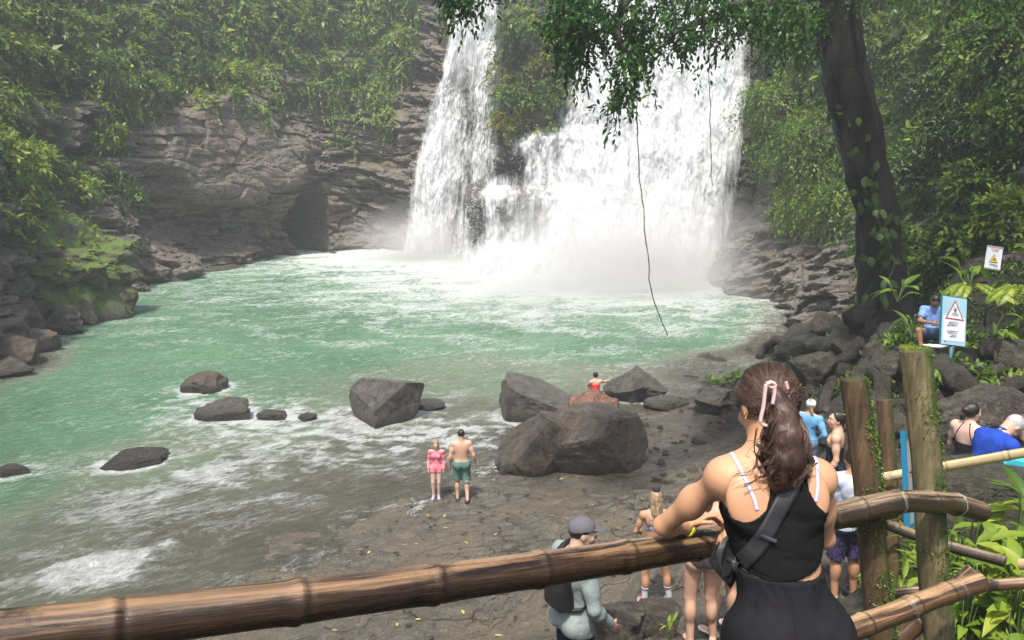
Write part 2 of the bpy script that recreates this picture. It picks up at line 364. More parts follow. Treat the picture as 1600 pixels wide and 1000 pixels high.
c = mix(nt, mth(nt, 'MULTIPLY', rng_(nt, n1, .45, .62), .7), c, (.22, .18, .125))
c = mix(nt, rng_(nt, n3, .44, .62, 0, .7), c, (.05, .045, .037)); c = mix(nt, mth(nt, 'MULTIPLY', crk, .6), c, (.012, .011, .009))
so_ = attr(nt, 'soil'); sg = mix(nt, rng_(nt, noise_(nt, v, 7, 6, .7), .35, .65), (.012, .010, .007), (.045, .037, .025))
c = mix(nt, so_, c, sg)
gr = attr(nt, 'green'); c = mix(nt, mth(nt, 'MULTIPLY', gr, rng_(nt, noise_(nt, v, 3, 6, .75), .42, .58)), c, (.055, .095, .018))
nt.links.new(c, b.inputs['Base Color'])
nt.links.new(mth(nt, 'ADD', rng_(nt, n1, .35, .65, .07, .3), mth(nt, 'MULTIPLY', so_, .4)), b.inputs['Roughness'])
bp = nt.nodes.new('ShaderNodeBump'); bp.inputs['Strength'].default_value = 1.0; bp.inputs['Distance'].default_value = .085
nt.links.new(mth(nt, 'SUBTRACT', mth(nt, 'ADD', mth(nt, 'MULTIPLY', n2, 1.2), mth(nt, 'MULTIPLY', n3, .45)), mth(nt, 'MULTIPLY', crk, .5)), bp.inputs['Height']); nt.links.new(bp.outputs[0], b.inputs['Normal'])
soil = np.clip(sstep(4.6, 6.5, X)*sstep(5, 8, Y)*sstep(35, 28, Y)+sstep(4.6, 3.8, Y+np.abs(X)*.1)*1.0+sstep(2.4, 3.2, X)*sstep(7.0, 6.0, Y), 0, 1)
green = np.clip(sstep(2.2, 3., X)*sstep(7.2, 5.6, Y)+sstep(9, 12, X)*sstep(8, 12, Y)*.25, 0, 1)
tag(mesh_from('ground', np.stack([X, Y, Z], -1).reshape(-1, 3), grid_faces(*X.shape), mg, attrs={'soil': soil, 'green': green}), kind='structure')

# ------------------------------------------------------------------ pool water
xs = axis([(-34,-14,.16),(-14,8,.10),(8,20,.13)]); ys = axis([(6,30,.085),(30,45,.13),(45,75,.2)])
X, Y = np.meshgrid(xs, ys)
D = -ground_z(X, Y)
near = sstep(30, 18, Y)
fx, fy = 6.0, 51.0
dfall = np.minimum(np.hypot((X-5)/1.25, (Y-53)), np.hypot((X+7.5), (Y-63))*1.15)
choppy = .55+1.4*np.exp(-dfall/10)
warp = fbm(X*.15, Y*.15, o=3, s=30)
# flow towards the lower left: crests lie across it
a_ = .42+warp*.6
U = X*np.cos(a_)+Y*np.sin(a_); V = -X*np.sin(a_)+Y*np.cos(a_)
wv = (fbm(X*.5+warp, Y*.8+warp, o=4, s=31)*.12+(1-np.abs(fbm(U*.8, V*1.9, o=4, s=32))*2.6)*.045)*choppy
shal = sstep(.75, .15, D)
rip = (1-np.abs(fbm(U*.9, V*3.4+warp*2, o=4, s=33))*2.4)*.03
Zw = wv*(1-shal*.72)+rip*shal*.8+shal*.02
# foamy spill on the lower left shelf
cx, cy_ = -8.0, 13.7
ca, sa = math.cos(.5), math.sin(.5)
lx = (X-cx)*ca+(Y-cy_)*sa; ly = -(X-cx)*sa+(Y-cy_)*ca
casc = np.clip(sstep(1.5, .3, np.hypot(lx/1.15, ly/.75)+fbm(X*1.1, Y*1.1, o=4, s=35)*.75), 0, 1)
Zw = Zw+casc*(.07+fbm(U*1.6, V*4.5, o=4, s=36)*.15)
# foam amount
f0 = fbm(X*.33+warp*1.5, Y*.6+warp, o=5, s=37)
fb = np.exp(-np.maximum(dfall-4.5, 0)/7.5)
ridge = 1-np.abs(fbm(U*.55, V*1.3+warp, o=5, s=38))*3.2
ridge2 = 1-np.abs(fbm(U*1.3, V*3.6+warp*2, o=4, s=39))*3.0
foam = np.clip(fb*1.15-.06+f0*.8*fb, 0, 1)+.20*sstep(-.3, .4, f0)+.05*sstep(1.1, .3, D)*sstep(-.3, .3, f0)-.12*sstep(40, 25, Y)
for (bx, by, br) in [(-10.6,25.2,1.6),(-9.3,23,2),(-3.8,22,2.2),(-8,18.3,1.6),(1,22,1.3),(-7.4,23.3,1.2),(-5.5,20.8,2.5),(-1.5,21.5,1.8)]:
    foam = foam+np.clip(.30+fbm(X*1.5, Y*2.2, o=4, s=40)*.8, 0, 1)*1.0*np.exp(-((X-bx)**2+(Y-by+.5)**2)/(br*br))
for (qx, qy, qr) in [(601,658,.95),(350,652,.8),(425,654,.42),(477,656,.32),(318,610,.75),(200,726,.75),(832,655,1.05),(672,638,.6),(996,622,1.0),(8,744,.6),(838,730,.9)]:
    qp = G(qx, qy); rd_ = np.hypot(X-qp[0], (Y-qp[1]-qr*.3)*1.1); foam = foam+.75*np.exp(-((rd_-qr)/.22)**2)*np.clip(.55+fbm(X*2.2, Y*2.2, o=3, s=45), 0, 1)+.4*np.exp(-(((X-qp[0]+qr*.9)/.9)**2+((Y-qp[1]+.5)/.45)**2))*np.clip(.4+f0, 0, 1)
rapid = shal*sstep(26, 23, Y)*sstep(2.0, -1, X)
foam = foam+rapid*(np.clip(f0*.35+.2*ridge2, -.1, .3)-.03)
foam = np.clip(np.maximum(foam, casc*1.0), 0, 1)
mw = bpy.data.materials.new('pool_water'); mw.use_nodes = True; nt = mw.node_tree; b = nt.nodes['Principled BSDF']; out = nt.nodes['Material Output']
v = mapped(nt); dp = attr(nt, 'depth'); fo = attr(nt, 'foam')
n1 = noise_(nt, v, .12, 4); nf = noise_(nt, mapped(nt, (1, 1.8, 1), (0, 0, -.7)), 5.5, 8, .75, .8)
gc = mix(nt, rng_(nt, n1, .38, .62), (.12, .26, .15), (.18, .36, .215))
c = mix(nt, rng_(nt, dp, .1, 1.2), (.30, .30, .225), gc)
def ridged(sc, st, rt, k, dist=1.2):
    n = noise_(nt, mapped(nt, st, (0, 0, rt)), sc, 7, .62, dist); return mth(nt, 'SUBTRACT', 1.0, mth(nt, 'MULTIPLY', mth(nt, 'ABSOLUTE', mth(nt, 'SUBTRACT', n, .5)), k))
r1 = ridged(.7, (1, 1.9, 1), -.5, 9.0); r2 = ridged(1.8, (1, 2.8, 1), -.7, 8.0, .8); r3 = ridged(4.6, (1, 3.4, 1), -.9, 6.0, .5)
rr_ = mth(nt, 'ADD', mth(nt, 'ADD', mth(nt, 'MULTIPLY', mth(nt, 'MAXIMUM', r1, 0.), .45), mth(nt, 'MULTIPLY', mth(nt, 'MAXIMUM', r2, 0.), .45)), mth(nt, 'MULTIPLY', mth(nt, 'MAXIMUM', r3, 0.), .30))
ff = rng_(nt, mth(nt, 'ADD', rr_, mth(nt, 'MULTIPLY', fo, 1.35)), .86, 1.62)
ff = mth(nt, 'MULTIPLY', ff, rng_(nt, nf, .3, .6, .55, 1.0))
c = mix(nt, ff, c, (.86, .9, .88))
nt.links.new(c, b.inputs['Base Color'])
nt.links.new(rng_(nt, ff, 0, 1, .13, .6), b.inputs['Roughness']); b.inputs['IOR'].default_value = 1.33
n5 = noise_(nt, mapped(nt, (1, 2.6, 1), (0, 0, -.8)), 2.0, 8, .75, .7)
bp = nt.nodes.new('ShaderNodeBump'); bp.inputs['Strength'].default_value = 1.0; bp.inputs['Distance'].default_value = .3
nt.links.new(mth(nt, 'ADD', n5, mth(nt, 'MULTIPLY', nf, .3)), bp.inputs['Height']); nt.links.new(bp.outputs[0], b.inputs['Normal'])
tr = nt.nodes.new('ShaderNodeBsdfTransparent'); tr.inputs[0].default_value = (.93, .95, .9, 1)
gl = nt.nodes.new('ShaderNodeBsdfGlossy'); gl.inputs['Roughness'].default_value = .06; nt.links.new(bp.outputs[0], gl.inputs['Normal'])
fr = nt.nodes.new('ShaderNodeFresnel'); fr.inputs[0].default_value = 1.33; nt.links.new(bp.outputs[0], fr.inputs[1])
m1 = nt.nodes.new('ShaderNodeMixShader'); nt.links.new(fr.outputs[0], m1.inputs[0]); nt.links.new(tr.outputs[0], m1.inputs[1]); nt.links.new(gl.outputs[0], m1.inputs[2])
op = mth(nt, 'MAXIMUM', rng_(nt, dp, .0, .5, .32, 1), ff)
m2 = nt.nodes.new('ShaderNodeMixShader'); nt.links.new(op, m2.inputs[0]); nt.links.new(m1.outputs[0], m2.inputs[1]); nt.links.new(b.outputs[0], m2.inputs[2])
nt.links.new(m2.outputs[0], out.inputs[0])
tag(mesh_from('water', np.stack([X, Y, Zw], -1).reshape(-1, 3), grid_faces(*X.shape), mw, attrs={'depth': np.clip(D, 0, 3), 'foam': foam}), kind='structure')

# ------------------------------------------------------------------ cliffs
def strata(s_, z, tilt=.12, th=.75, seed=0, block=1.0, amp=1.0):
    q = z+tilt*s_+fbm(s_*.12, z*.15, o=3, s=seed)*1.6
    q = q/th+perlin(q*.7, 0*q+3.1, s=seed+1)*1.3
    li = np.floor(q); f = q-li
    o = rnd_cell(li, np.floor(s_/3.5+rnd_cell(li, 0*li, 3, seed)*5), 1, seed+2)
    d = (o-.5)*1.15*amp*sstep(-.35, .2, perlin(s_*.13, z*.2, s=seed+9)+.15)
    d = d-.30*amp*np.exp(-(np.minimum(f, 1-f)/.07)**2)
    r, e = voro(s_/3.4+fbm(s_*.3, z*.3, o=2, s=seed+4)*.4, z/2.3+tilt*s_/2.3+fbm(s_*.3, z*.3, o=2, s=seed+5)*.4, seed+6)
    d = d+((r-.5)*1.1-.45*np.exp(-(e/.05)**2))*block*sstep(.15, .6, rnd_cell(np.floor(r*977), 0*r, 0, 3)+.25)
    d = d+fbm(s_*.18, z*.22, o=3, s=seed+7)*1.5*amp+fbm(s_*.9, z*2.0+tilt*s_*2, o=6, s=seed+8, gain=.55)*.34-np.abs(fbm(s_*.35+z*.1, z*1.1+tilt*s_, o=4, s=seed+11))*.7*amp
    return d
def wall(name, ctrl, zmax, step, lean, seed, feat=None, zmin=-1.5, tilt=.12, block=1.0, amp=1.0, th=.75, material=None, mossf=None):
    c = catmull(ctrl, 2000); L = np.concatenate([[0], np.cumsum(np.hypot(*np.diff(c, axis=0).T))])
    n = int(L[-1]/step); s_ = np.linspace(0, L[-1], n); cx = np.interp(s_, L, c[:, 0]); cy_ = np.interp(s_, L, c[:, 1])
    k = np.ones(31)/31; tx = np.gradient(np.convolve(np.pad(cx, 15, 'edge'), k, 'valid')); ty = np.gradient(np.convolve(np.pad(cy_, 15, 'edge'), k, 'valid')); l = np.hypot(tx, ty)
    nx, ny = ty/l, -tx/l
    z = np.arange(zmin, zmax, step*.9); S, Zz = np.meshgrid(s_, z)
    CX, CY, NX, NY = (np.broadcast_to(a, S.shape) for a in (cx, cy_, nx, ny))
    ln = lean(Zz); d = strata(S, Zz, tilt, th, seed, block, amp)
    bx = CX-NX*ln; by = CY-NY*ln
    if feat is not None:
        px, py, t = proj(np.stack([bx, by, Zz], -1)); d = feat(d, px, py, Zz, S)
    V = np.stack([bx+NX*d, by+NY*d, Zz+0*d], -1)
    mo = mossf(*proj(V), V) if mossf else np.zeros(S.shape)
    # faces wound so that they look towards the pool
    o = mesh_from(name, V.reshape(-1, 3), grid_faces(*S.shape), material, smooth=False, attrs={'moss': mo})
    dz = np.gradient(V, axis=0); ds = np.gradient(V, axis=1); nr = unit(np.cross(ds, dz))
    return o, V, nr
def ell(px, py, cx, cy_, rx, ry, rot=0):
    dx = px-cx; dy = py-cy_; c_, s_ = math.cos(R(rot)), math.sin(R(rot))
    return np.hypot((dx*c_+dy*s_)/rx, (-dx*s_+dy*c_)/ry)
M_ROCK_L = rock_mat('cliff_rock', (.075, .067, .054), (.26, .23, .19), (.25, .185, .135), moss=.05, strata=(.8, .8, 3.4), rot=(.12, 0, 0), scale=.8, mosscol=(.045, .065, .014))
M_ROCK_R = rock_mat('cliff_rock_right', (.07, .064, .054), (.28, .255, .215), (.16, .13, .10), moss=-.02, strata=(.6, .6, 3.8), rot=(.3, 0, 0), scale=1.0, mosscol=(.04, .055, .014))
def feat_left(d, px, py, z, s_):
    n = fbm(px*.012, py*.012, o=4, s=50)
    smooth = sstep(1.15, .75, ell(px, py, 345, 235, 125, 85)+n*.35)
    d = d*(1-.72*smooth)+smooth*1.6
    # undercut below the smooth face
    line = 318+np.where(px < 300, (300-px)*-.35, 0)+n*18
    under = sstep(0, 14, py-line)*sstep(120, 60, py-line)*sstep(180, 250, px)*sstep(480, 440, px)
    d = d-under*1.5
    base = sstep(40, 80, py-line)*sstep(500, 420, px)*sstep(90, 160, px)
    d = d+base*1.6
    cave = sstep(1.1, .7, ell(px, py, 488, 350, 27, 62)+n*.25)
    d = d-cave*7
    for (cx, cy2, rx, ry, k) in [(110,140,34,22,4),(105,196,14,30,2.5),(185,60,26,18,3),(165,235,40,10,2),(60,120,30,12,2),(185,290,45,12,2.5),(455,160,40,12,1.6),(560,250,60,10,1.2),(150,185,22,10,2)]:
        d = d-k*sstep(1.2, .6, ell(px, py, cx, cy2, rx, ry)+n*.5)
    d = d+sstep(0, 16, 175-py+n*12)*sstep(0, 60, py-60)*sstep(250, 330, px)*sstep(480, 440, px)*.7
    return d
def moss_left(px, py, t, V):
    m = sstep(175, 90, py+fbm(px*.01, py*.01, o=3, s=51)*60)*.40
    m = m+sstep(260, 120, px)*.20*sstep(420, 330, py)+sstep(1.3, .5, ell(px, py, 30, 240, 70, 90))*.3
    m = m+sstep(1.2, .5, ell(px, py, 590, 190, 70, 120))*.22+sstep(1.2, .5, ell(px, py, 330, 80, 90, 40))*.3
    m = m-sstep(1.2, .8, ell(px, py, 345, 240, 120, 80))*.35-sstep(600, 660, px)*.5-sstep(300, 340, py)*.3
    return m
CL = [(-13,8),(-17,15),(-19.5,22),(-20,28),(-21.5,33),(-24.5,41),(-24,50),(-20,61),(-14,67.5),(-8.5,67),(-5.5,66.3),(-2.5,66),(4,67)]
lean_l = lambda z: np.interp(z, [-2, 0, 6, 9, 22], [0, 0, .5, 1.2, 6.0])
cliff_l, VL, NL = wall('cliff_left', CL, 23, .115, lean_l, 60, feat_left, material=M_ROCK_L, mossf=moss_left)
tag(cliff_l, kind='structure'); cliff_l.name = 'rock_cliff'

def y_fall(x, z):
    "front of the big fall: stepped on its left half"
    base = np.interp(x, [-4, 4, 14], [53.6, 52.3, 51.2])
    lf = sstep(7.5, 2.5, x)
    st = np.interp(z, [0, 5.2, 6.0, 9.3, 10.2, 26], [0, .9, 2.7, 3.5, 5.0, 8.5]); sh = np.interp(z, [0, 8, 26], [0, 1.6, 6.5])
    return base+st*lf+sh*(1-lf)
x_ = np.arange(-6, 20, .11); z_ = np.arange(-1.5, 24, .1); X, Zc = np.meshgrid(x_, z_)
edge = np.interp(Zc, [0, 4.5, 5.6, 6.6, 9, 10.2, 24], [-3.1, -3.3, -2.9, -1.5, -.9, -.8, -.5])+fbm(Zc*.8, Zc*0, o=4, s=70)*.5
Yc = y_fall(X, Zc)+1.0-strata(X, Zc, .05, .6, 71, .6, .7)*.75
isl = sstep(9.2, 10.4, Zc+fbm(X*.5, Zc*.4, o=3, s=72)*.8)*sstep(5.0, 3.6, X-np.interp(Zc, [10, 20], [-.6, .3])+fbm(X*.4, Zc*.5, o=3, s=73)*.8)
Yc = Yc-isl*(2.0+fbm(X*.35, Zc*.3, o=3, s=74)*1.2)
Yc = Yc+sstep(edge+.1, edge-1.2, X)*12
Yc = Yc-np.exp(-(((X+1.3)/1.3)**2+((Zc-8.0)/1.0)**2))*1.6
dome = np.exp(-(((X+.3)/1.9)**2+((Zc-4.2)/1.7)**2))*1.1+np.exp(-(((X+2.6)/.9)**2+((Zc-4.4)/1.2)**2))*.9
Yc = Yc-dome
V = np.stack([X, Yc, Zc], -1); pxx, pyy, tt = proj(V)
mo = isl*.42-.25*(1-isl)
mesh_o = mesh_from('rock_cliff', V.reshape(-1, 3), grid_faces(*X.shape), rock_mat('fall_rock', (.035, .032, .028), (.10, .092, .08), (.09, .07, .05), moss=0, wet=.3, strata=(1, 1, 3), mosscol=(.055, .07, .014)), attrs={'moss': mo})
tag(mesh_o, kind='structure')
dz = np.gradient(V, axis=0); ds = np.gradient(V, axis=1); VI, NI, MI = V, unit(np.cross(ds, dz)), isl

def feat_right(d, px, py, z, s_):
    n = fbm(px*.01, py*.012, o=4, s=80)
    top = np.interp(px, [1100, 1140, 1200, 1260, 1330, 1400], [392, 380, 352, 345, 338, 330])+n*14
    low = sstep(-4, 8, py-top)*sstep(28, 33, V_t(px, z))
    d = d+low*(fbm(s_*1.1, z*2.4-s_*.75, o=5, s=84)*.55-np.abs(fbm(s_*.4, z*1.3-s_*.4, o=4, s=85))*1.1)
    return d*.8+np.where(low > 0, low*(1.2+sstep(0, 110, py-top)*1.4), 0)
V_t = lambda px, z: 40+0*px
lean_r = lambda z: np.interp(z, [-2, 0, 4, 8, 26], [0, 0, 1.8, 2.0, 7.0])
CR = [(17,62),(14.8,57),(14.2,52.6),(14.4,47),(16.5,42),(16.2,37),(15.2,32),(14.2,27),(13.8,22.5),(13.4,18),(13.2,13.5),(14.5,9),(17,4),(20,0)]
cliff_r, VR, NR = wall('cliff_right', CR, 25, .13, lean_r, 81, feat_right, tilt=-.3, material=M_ROCK_R, mossf=lambda px, py, t, V: sstep(340, 250, py)*.3+sstep(1300, 1420, px)*.25-sstep(345, 380, py)*sstep(1420, 1300, px)*.4, block=.8)
tag(cliff_r, kind='structure'); cliff_r.name = 'rock_cliff'

# ------------------------------------------------------------------ waterfalls
def fall_mat(name, thick, sc=1.0, off=0.0):
    m = bpy.data.materials.new(name); m.use_nodes = True; nt = m.node_tree; b = nt.nodes['Principled BSDF']; out = nt.nodes['Material Output']
    b.inputs['Base Color'].default_value = (.90, .92, .93, 1); b.inputs['Roughness'].default_value = .55
    n1 = noise_(nt, mapped(nt, (2.6*sc, 1.2, .24)), 1.0, 8, .74, .25); n2 = noise_(nt, mapped(nt, (9*sc, 3, 1.2)), 1.0, 6, .8, .2); n3 = noise_(nt, mapped(nt, (.35, .35, .16)), 1., 3)
    d = attr(nt, 'dens')
    a = mth(nt, 'ADD', mth(nt, 'ADD', d, mth(nt, 'MULTIPLY', mth(nt, 'SUBTRACT', n1, .5), 2.1)), mth(nt, 'ADD', mth(nt, 'MULTIPLY', mth(nt, 'SUBTRACT', n2, .5), .95), mth(nt, 'MULTIPLY', mth(nt, 'SUBTRACT', n3, .5), 1.2)))
    al = rng_(nt, a, thick-.1, thick+.75)
    tr = nt.nodes.new('ShaderNodeBsdfTransparent'); tl = nt.nodes.new('ShaderNodeBsdfTranslucent'); tl.inputs[0].default_value = (.85, .9, .92, 1)
    m0 = nt.nodes.new('ShaderNodeMixShader'); m0.inputs[0].default_value = .25; nt.links.new(b.outputs[0], m0.inputs[1]); nt.links.new(tl.outputs[0], m0.inputs[2])
    bp = nt.nodes.new('ShaderNodeBump'); bp.inputs['Strength'].default_value = .5; bp.inputs['Distance'].default_value = .25
    nt.links.new(mth(nt, 'ADD', n1, mth(nt, 'MULTIPLY', n2, .5)), bp.inputs['Height']); nt.links.new(bp.outputs[0], b.inputs['Normal'])
    mx = nt.nodes.new('ShaderNodeMixShader'); nt.links.new(al, mx.inputs[0]); nt.links.new(tr.outputs[0], mx.inputs[1]); nt.links.new(m0.outputs[0], mx.inputs[2])
    nt.links.new(mx.outputs[0], out.inputs[0]); return m
FM = [fall_mat('fall_water', .05), fall_mat('fall_spray', .75, 1.6)]
def fall(name, label, Le, Re, yf, seed, dens, ndrop=6000):
    root = empty(name, yf_base := (0, 0, 0)); tag(root, label, 'waterfall')
    py = np.linspace(Le[0][0], Le[-1][0], 330)
    l = np.interp(py, [a for a, _ in Le], [c for _, c in Le]); r = np.interp(py, [a for a, _ in Re], [c for _, c in Re])
    u = np.linspace(-.03, 1.03, 300)
    PY = np.broadcast_to(py[:, None], (330, 300)); PX = l[:, None]+(r-l)[:, None]*u[None]
    t = np.full(PX.shape, 55.)
    for _ in range(12):
        q = P(PX, PY, t); yy = yf(q[..., 0], q[..., 2]); t = t*(.35+.65*yy/q[..., 1])
    q = P(PX, PY, t)
    U_ = q[..., 0]; z = q[..., 2]
    edge_ = np.minimum(sstep(-.03, .07, u), sstep(1.03, .93, u))[None]+0*U_
    for k, (off, nm) in enumerate(((0, 'water_sheet'), (.55, 'spray_veil'))):
        dsp = fbm(U_*.8, z*.22+seed, o=5, s=seed+k*20, gain=.6)*.75+fbm(U_*3.5, z*.5, o=3, s=seed+9)*.10
        V = q.copy(); V[..., 1] -= off+dsp*edge_+.1; V[..., 0] += fbm(z*.6, U_*.2, o=3, s=seed+3)*.25
        dn = dens(PX, PY, U_, z)+(edge_-1)*(.9)+fbm(U_*.5, z*.13, o=4, s=seed+5)*.55
        mesh_from(nm, V.reshape(-1, 3), grid_faces(330, 300), FM[k], root, attrs={'dens': dn})
        if k == 0: base = V
    # flung drops
    n = ndrop; i = RNG.integers(0, 330, n); j = np.clip((RNG.beta(.6, .6, n)*300).astype(int), 0, 299)
    c = base[i, j]+RNG.normal(0, 1, (n, 3))*np.array([.12, .35, .3])-np.array([0, .6, 0])
    sz = RNG.uniform(.008, .03, n)[:, None, None]
    tet = np.array([[0, 0, 1.9], [.9, 0, -.6], [-.45, .8, -.6], [-.45, -.8, -.6]])
    Vd = (c[:, None]+tet[None]*sz).reshape(-1, 3); Fd = (np.arange(n)*4)[:, None, None]+np.array([[0,1,2],[0,2,3],[0,3,1],[1,3,2]])[None]
    o = mesh_from('flying_drops', Vd, Fd.reshape(-1, 3), mat('drops', (.9, .93, .95), .3), root); o['kind'] = 'stuff'
    return root
fall('waterfall', 'narrow tall waterfall sliding down between the bare cliff and the green rock rib', [(-60,712),(0,702),(60,705),(120,690),(200,664),(280,648),(360,640),(412,632)], [(-60,785),(0,780),(100,781),(180,774),(250,765),(300,752),(360,748),(412,752)],
     lambda x, z: 64.4+.16*z, 100, lambda px, py, u, z: .95-.55*np.exp(-((px-np.interp(py, [0, 100, 200, 300, 400], [735, 740, 735, 722, 700]))/22)**2)*sstep(60, 140, py)+sstep(300, 400, py)*.4)
fall('waterfall', 'broad main waterfall pouring over dark stepped rock into the pool', [(-60,880),(0,890),(60,898),(130,892),(180,872),(203,828),(222,800),(262,768),(296,742),(330,732),(400,735),(462,728)], [(-60,1178),(90,1166),(180,1154),(300,1138),(400,1116),(462,1102)],
     lambda x, z: y_fall(x, z)-.25, 130, lambda px, py, u, z: 1.0-.62*np.exp(-(((px-815)/60)**2+((py-325)/65)**2))-.35*np.exp(-(((px-850)/45)**2+((py-235)/30)**2))+sstep(370, 450, py)*.6-1.7*np.exp(-(((px-782)/36)**2+((py-256)/26)**2))-1.2*np.exp(-(((px-738)/16)**2+((py-335)/42)**2))-.25*np.exp(-((px-1000)/60)**2)*sstep(300, 100, py))
fall('side_cascade', 'thin side cascade falling over the mossy rib toward the narrow fall', [(225,768),(250,757),(270,748),(290,738),(330,726),(400,722)], [(225,776),(250,778),(262,772),(280,760),(330,748),(400,752)],
     lambda x, z: y_fall(x, z)+.2, 160, lambda px, py, u, z: .10+0*px, 900)
# ------------------------------------------------------------------ placing on the ground / walls
_T = np.arange(1.5, 75, .06)
def onterr(px, py, water=True):
    q = P(px, py, _T); z = terr_z(q[:, 0], q[:, 1])
    if water: z = np.maximum(z, 0)
    k = np.argmax(q[:, 2] < z)
    return q[k], _T[k]
_wp = [(*proj(W), W, Nn) for W, Nn in ((VL[::3, ::3], NL[::3, ::3]), (VI[::3, ::3], NI[::3, ::3]), (VR[::3, ::3], NR[::3, ::3]))]
def onwall(px, py, wi=None, rad=14):
    best = None
    for i, (a, b_, t, W, Nn) in enumerate(_wp):
        if wi is not None and i != wi: continue
        m = (np.abs(a-px) < rad) & (np.abs(b_-py) < rad)
        if m.any():
            tt = np.where(m, t, 1e9); k = np.unravel_index(np.argmin(tt), tt.shape)
            if best is None or t[k] < best[2]: best = (W[k], Nn[k], t[k])
    return best
# ------------------------------------------------------------------ boulders
def rock_mesh(name, size, seed, cuts=(), ncut=9, sub=5, rough=.10, material=None, square=0.0, layered=0.0):
    bm = bmesh.new(); bmesh.ops.create_icosphere(bm, subdivisions=sub, radius=1); v = np.array([p.co[:] for p in bm.verts]); f = np.array([[q.index for q in p.verts] for p in bm.faces]); bm.free()
    r = np.random.default_rng(seed)
    if square: v = np.sign(v)*np.abs(v)**(1-square*.5); v /= np.abs(v).max()
    v = v*(1+fbm(v[:, 0]*.9+seed, v[:, 1]*.9, v[:, 2]*.9, 3, seed)*.35)[:, None]
    cl = [(unit(np.array(d, float)), h) for d, h in cuts]
    for _ in range(ncut):
        d = r.normal(0, 1, 3); d[2] *= .7; cl.append((unit(d), r.uniform(.62, .86)))
    for d, h in cl:
        k = v@d-h; v = v-d[None]*np.where(k > 0, k*.97, 0)[:, None]
    if layered:
        q = v[:, 2]*6+v[:, 0]*1.2+fbm(v[:, 0]*2, v[:, 1]*2, v[:, 2]*2, 3, seed+3); o = rnd_cell(np.floor(q), 0*q, 0, seed)
        v[:, :2] *= (1+(o-.5)*layered)[:, None]
    n = unit(v); sc = np.array(size)
    big = v*sc; m = float(np.mean(size))
    v = v+n*(fbm(big[:, 0]*1.6/m**.5, big[:, 1]*1.6/m**.5, big[:, 2]*1.6/m**.5, 5, seed+1, gain=.55)*rough-np.abs(fbm(v[:, 0]*2, v[:, 1]*2, v[:, 2]*3, 4, seed+2))*rough*.8)[:, None]
    return v*sc, f
M_B1 = rock_mat('boulder_dark', (.045, .041, .035), (.21, .195, .168), (.12, .10, .075), moss=-.5, wet=.27, scale=2.4, bump=1.0)
M_B2 = rock_mat('boulder_brown', (.05, .042, .034), (.225, .19, .15), (.15, .11, .08), moss=-.45, wet=.3, scale=2.2, bump=1.0)
M_B3 = rock_mat('boulder_mossy', (.03, .027, .02), (.16, .14, .10), (.09, .07, .05), moss=.14, wet=.42, scale=3, bump=1.0, mosscol=(.03,.045,.01))
def boulder(label, px, py, wpx, hpx, depth=.8, seed=0, m=None, rot=0, cuts=(), ncut=9, name='boulder', sink=.18, group=None, tilt=0, t=None, rough=.1, layered=0, square=0, cat='boulder'):
    if t is None: q, t = onterr(px, py)
    else: q = P(px, py, t)
    wd = wpx/FOC*t; ht = hpx/FOC*t
    V, F = rock_mesh(name, (wd/2*1.08, wd/2*depth, ht/2*(1+sink)*1.08), seed, cuts, ncut, 6 if wpx > 85 and t < 30 else 5 if wpx > 40 else 4, rough, layered=layered, square=square)
    c, s_ = math.cos(R(tilt)), math.sin(R(tilt)); V = V@np.array([[c, 0, s_], [0, 1, 0], [-s_, 0, c]]).T
    lo, hi = V[:, 2].min(), V[:, 2].max()
    V[:, 2] -= hi-ht
    gap = float(q[2])-max(float(terr_z(np.array([q[0]]), np.array([q[1]+wd/2*depth*.35]))[0]), -.4)
    if gap > .02: lo2 = V[:, 2].min(); mid = lo2+.45*(ht-lo2); V[:, 2] -= np.where(V[:, 2] < mid, (mid-V[:, 2])/(mid-lo2), 0)*(gap+.1)
    o = mesh_from(name, V, F, m or M_B1, smooth=wpx <= 85, attrs={'moss': np.zeros(len(V))})
    o.location = Vector((float(q[0]), float(q[1]+wd/2*depth*.35), float(q[2]))); o.rotation_euler.z = R(rot)
    tag(o, label, cat, group); return o
g1 = 'boulders at the edge of the pool'
boulder('large smooth boulder alone in the rapids with a pale wet patch on its slanting top', 601, 664, 108, 66, .8, 3, M_B1, cuts=[((-.35,-.55,.75), .42), ((.75,-.65,-.1), .50), ((.1,.2,1), .66), ((-.85,-.5,-.1), .66)], ncut=0, group=g1, rough=.035, square=.5)
boulder('long wedge shaped grey boulder sloping down to the right, beside the reddish log', 832, 662, 122, 68, .8, 8, M_B1, cuts=[((.47,-.12,.88), .16), ((-.95,-.3,.05), .66), ((-.1,-1,-.15), .55)], ncut=0, group=g1, rough=.045, rot=-8, square=.5)
boulder('left half of the biggest boulder pair, rounded brown rock leaning on the larger one', 838, 738, 125, 90, .8, 12, M_B2, cuts=[((-.7,-.3,.65), .46), ((.2,-.9,.2), .6)], ncut=2, group=g1, rough=.05)
boulder('biggest grey brown boulder, right half of the pair behind the cap man', 922, 748, 178, 102, .75, 22, M_B2, cuts=[((.8,-.5,.25), .52), ((-.45,-.45,.75), .42), ((.1,0,1), .62), ((-.15,-.95,-.35), .5), ((-.8,-.5,-.1), .7), ((.55,-.2,.8), .66)], ncut=1, group=g1, rough=.05)
boulder('domed dark boulder that the swimmer in red holds on to', 996, 626, 94, 50, .8, 31, M_B1, cuts=[((-.65,-.3,.7), .5), ((.6,-.3,.7), .6)], ncut=3, group=g1, rough=.07)
boulder('low flat wet rock just right of the domed boulder by the swimmer', 1042, 640, 66, 22, .7, 37, M_B1, ncut=6, group=g1)
boulder('jagged wet rock at the waterline left of the woman in the black top', 1118, 645, 72, 38, .8, 41, M_B1, ncut=10, group=g1, rough=.2, layered=.3)
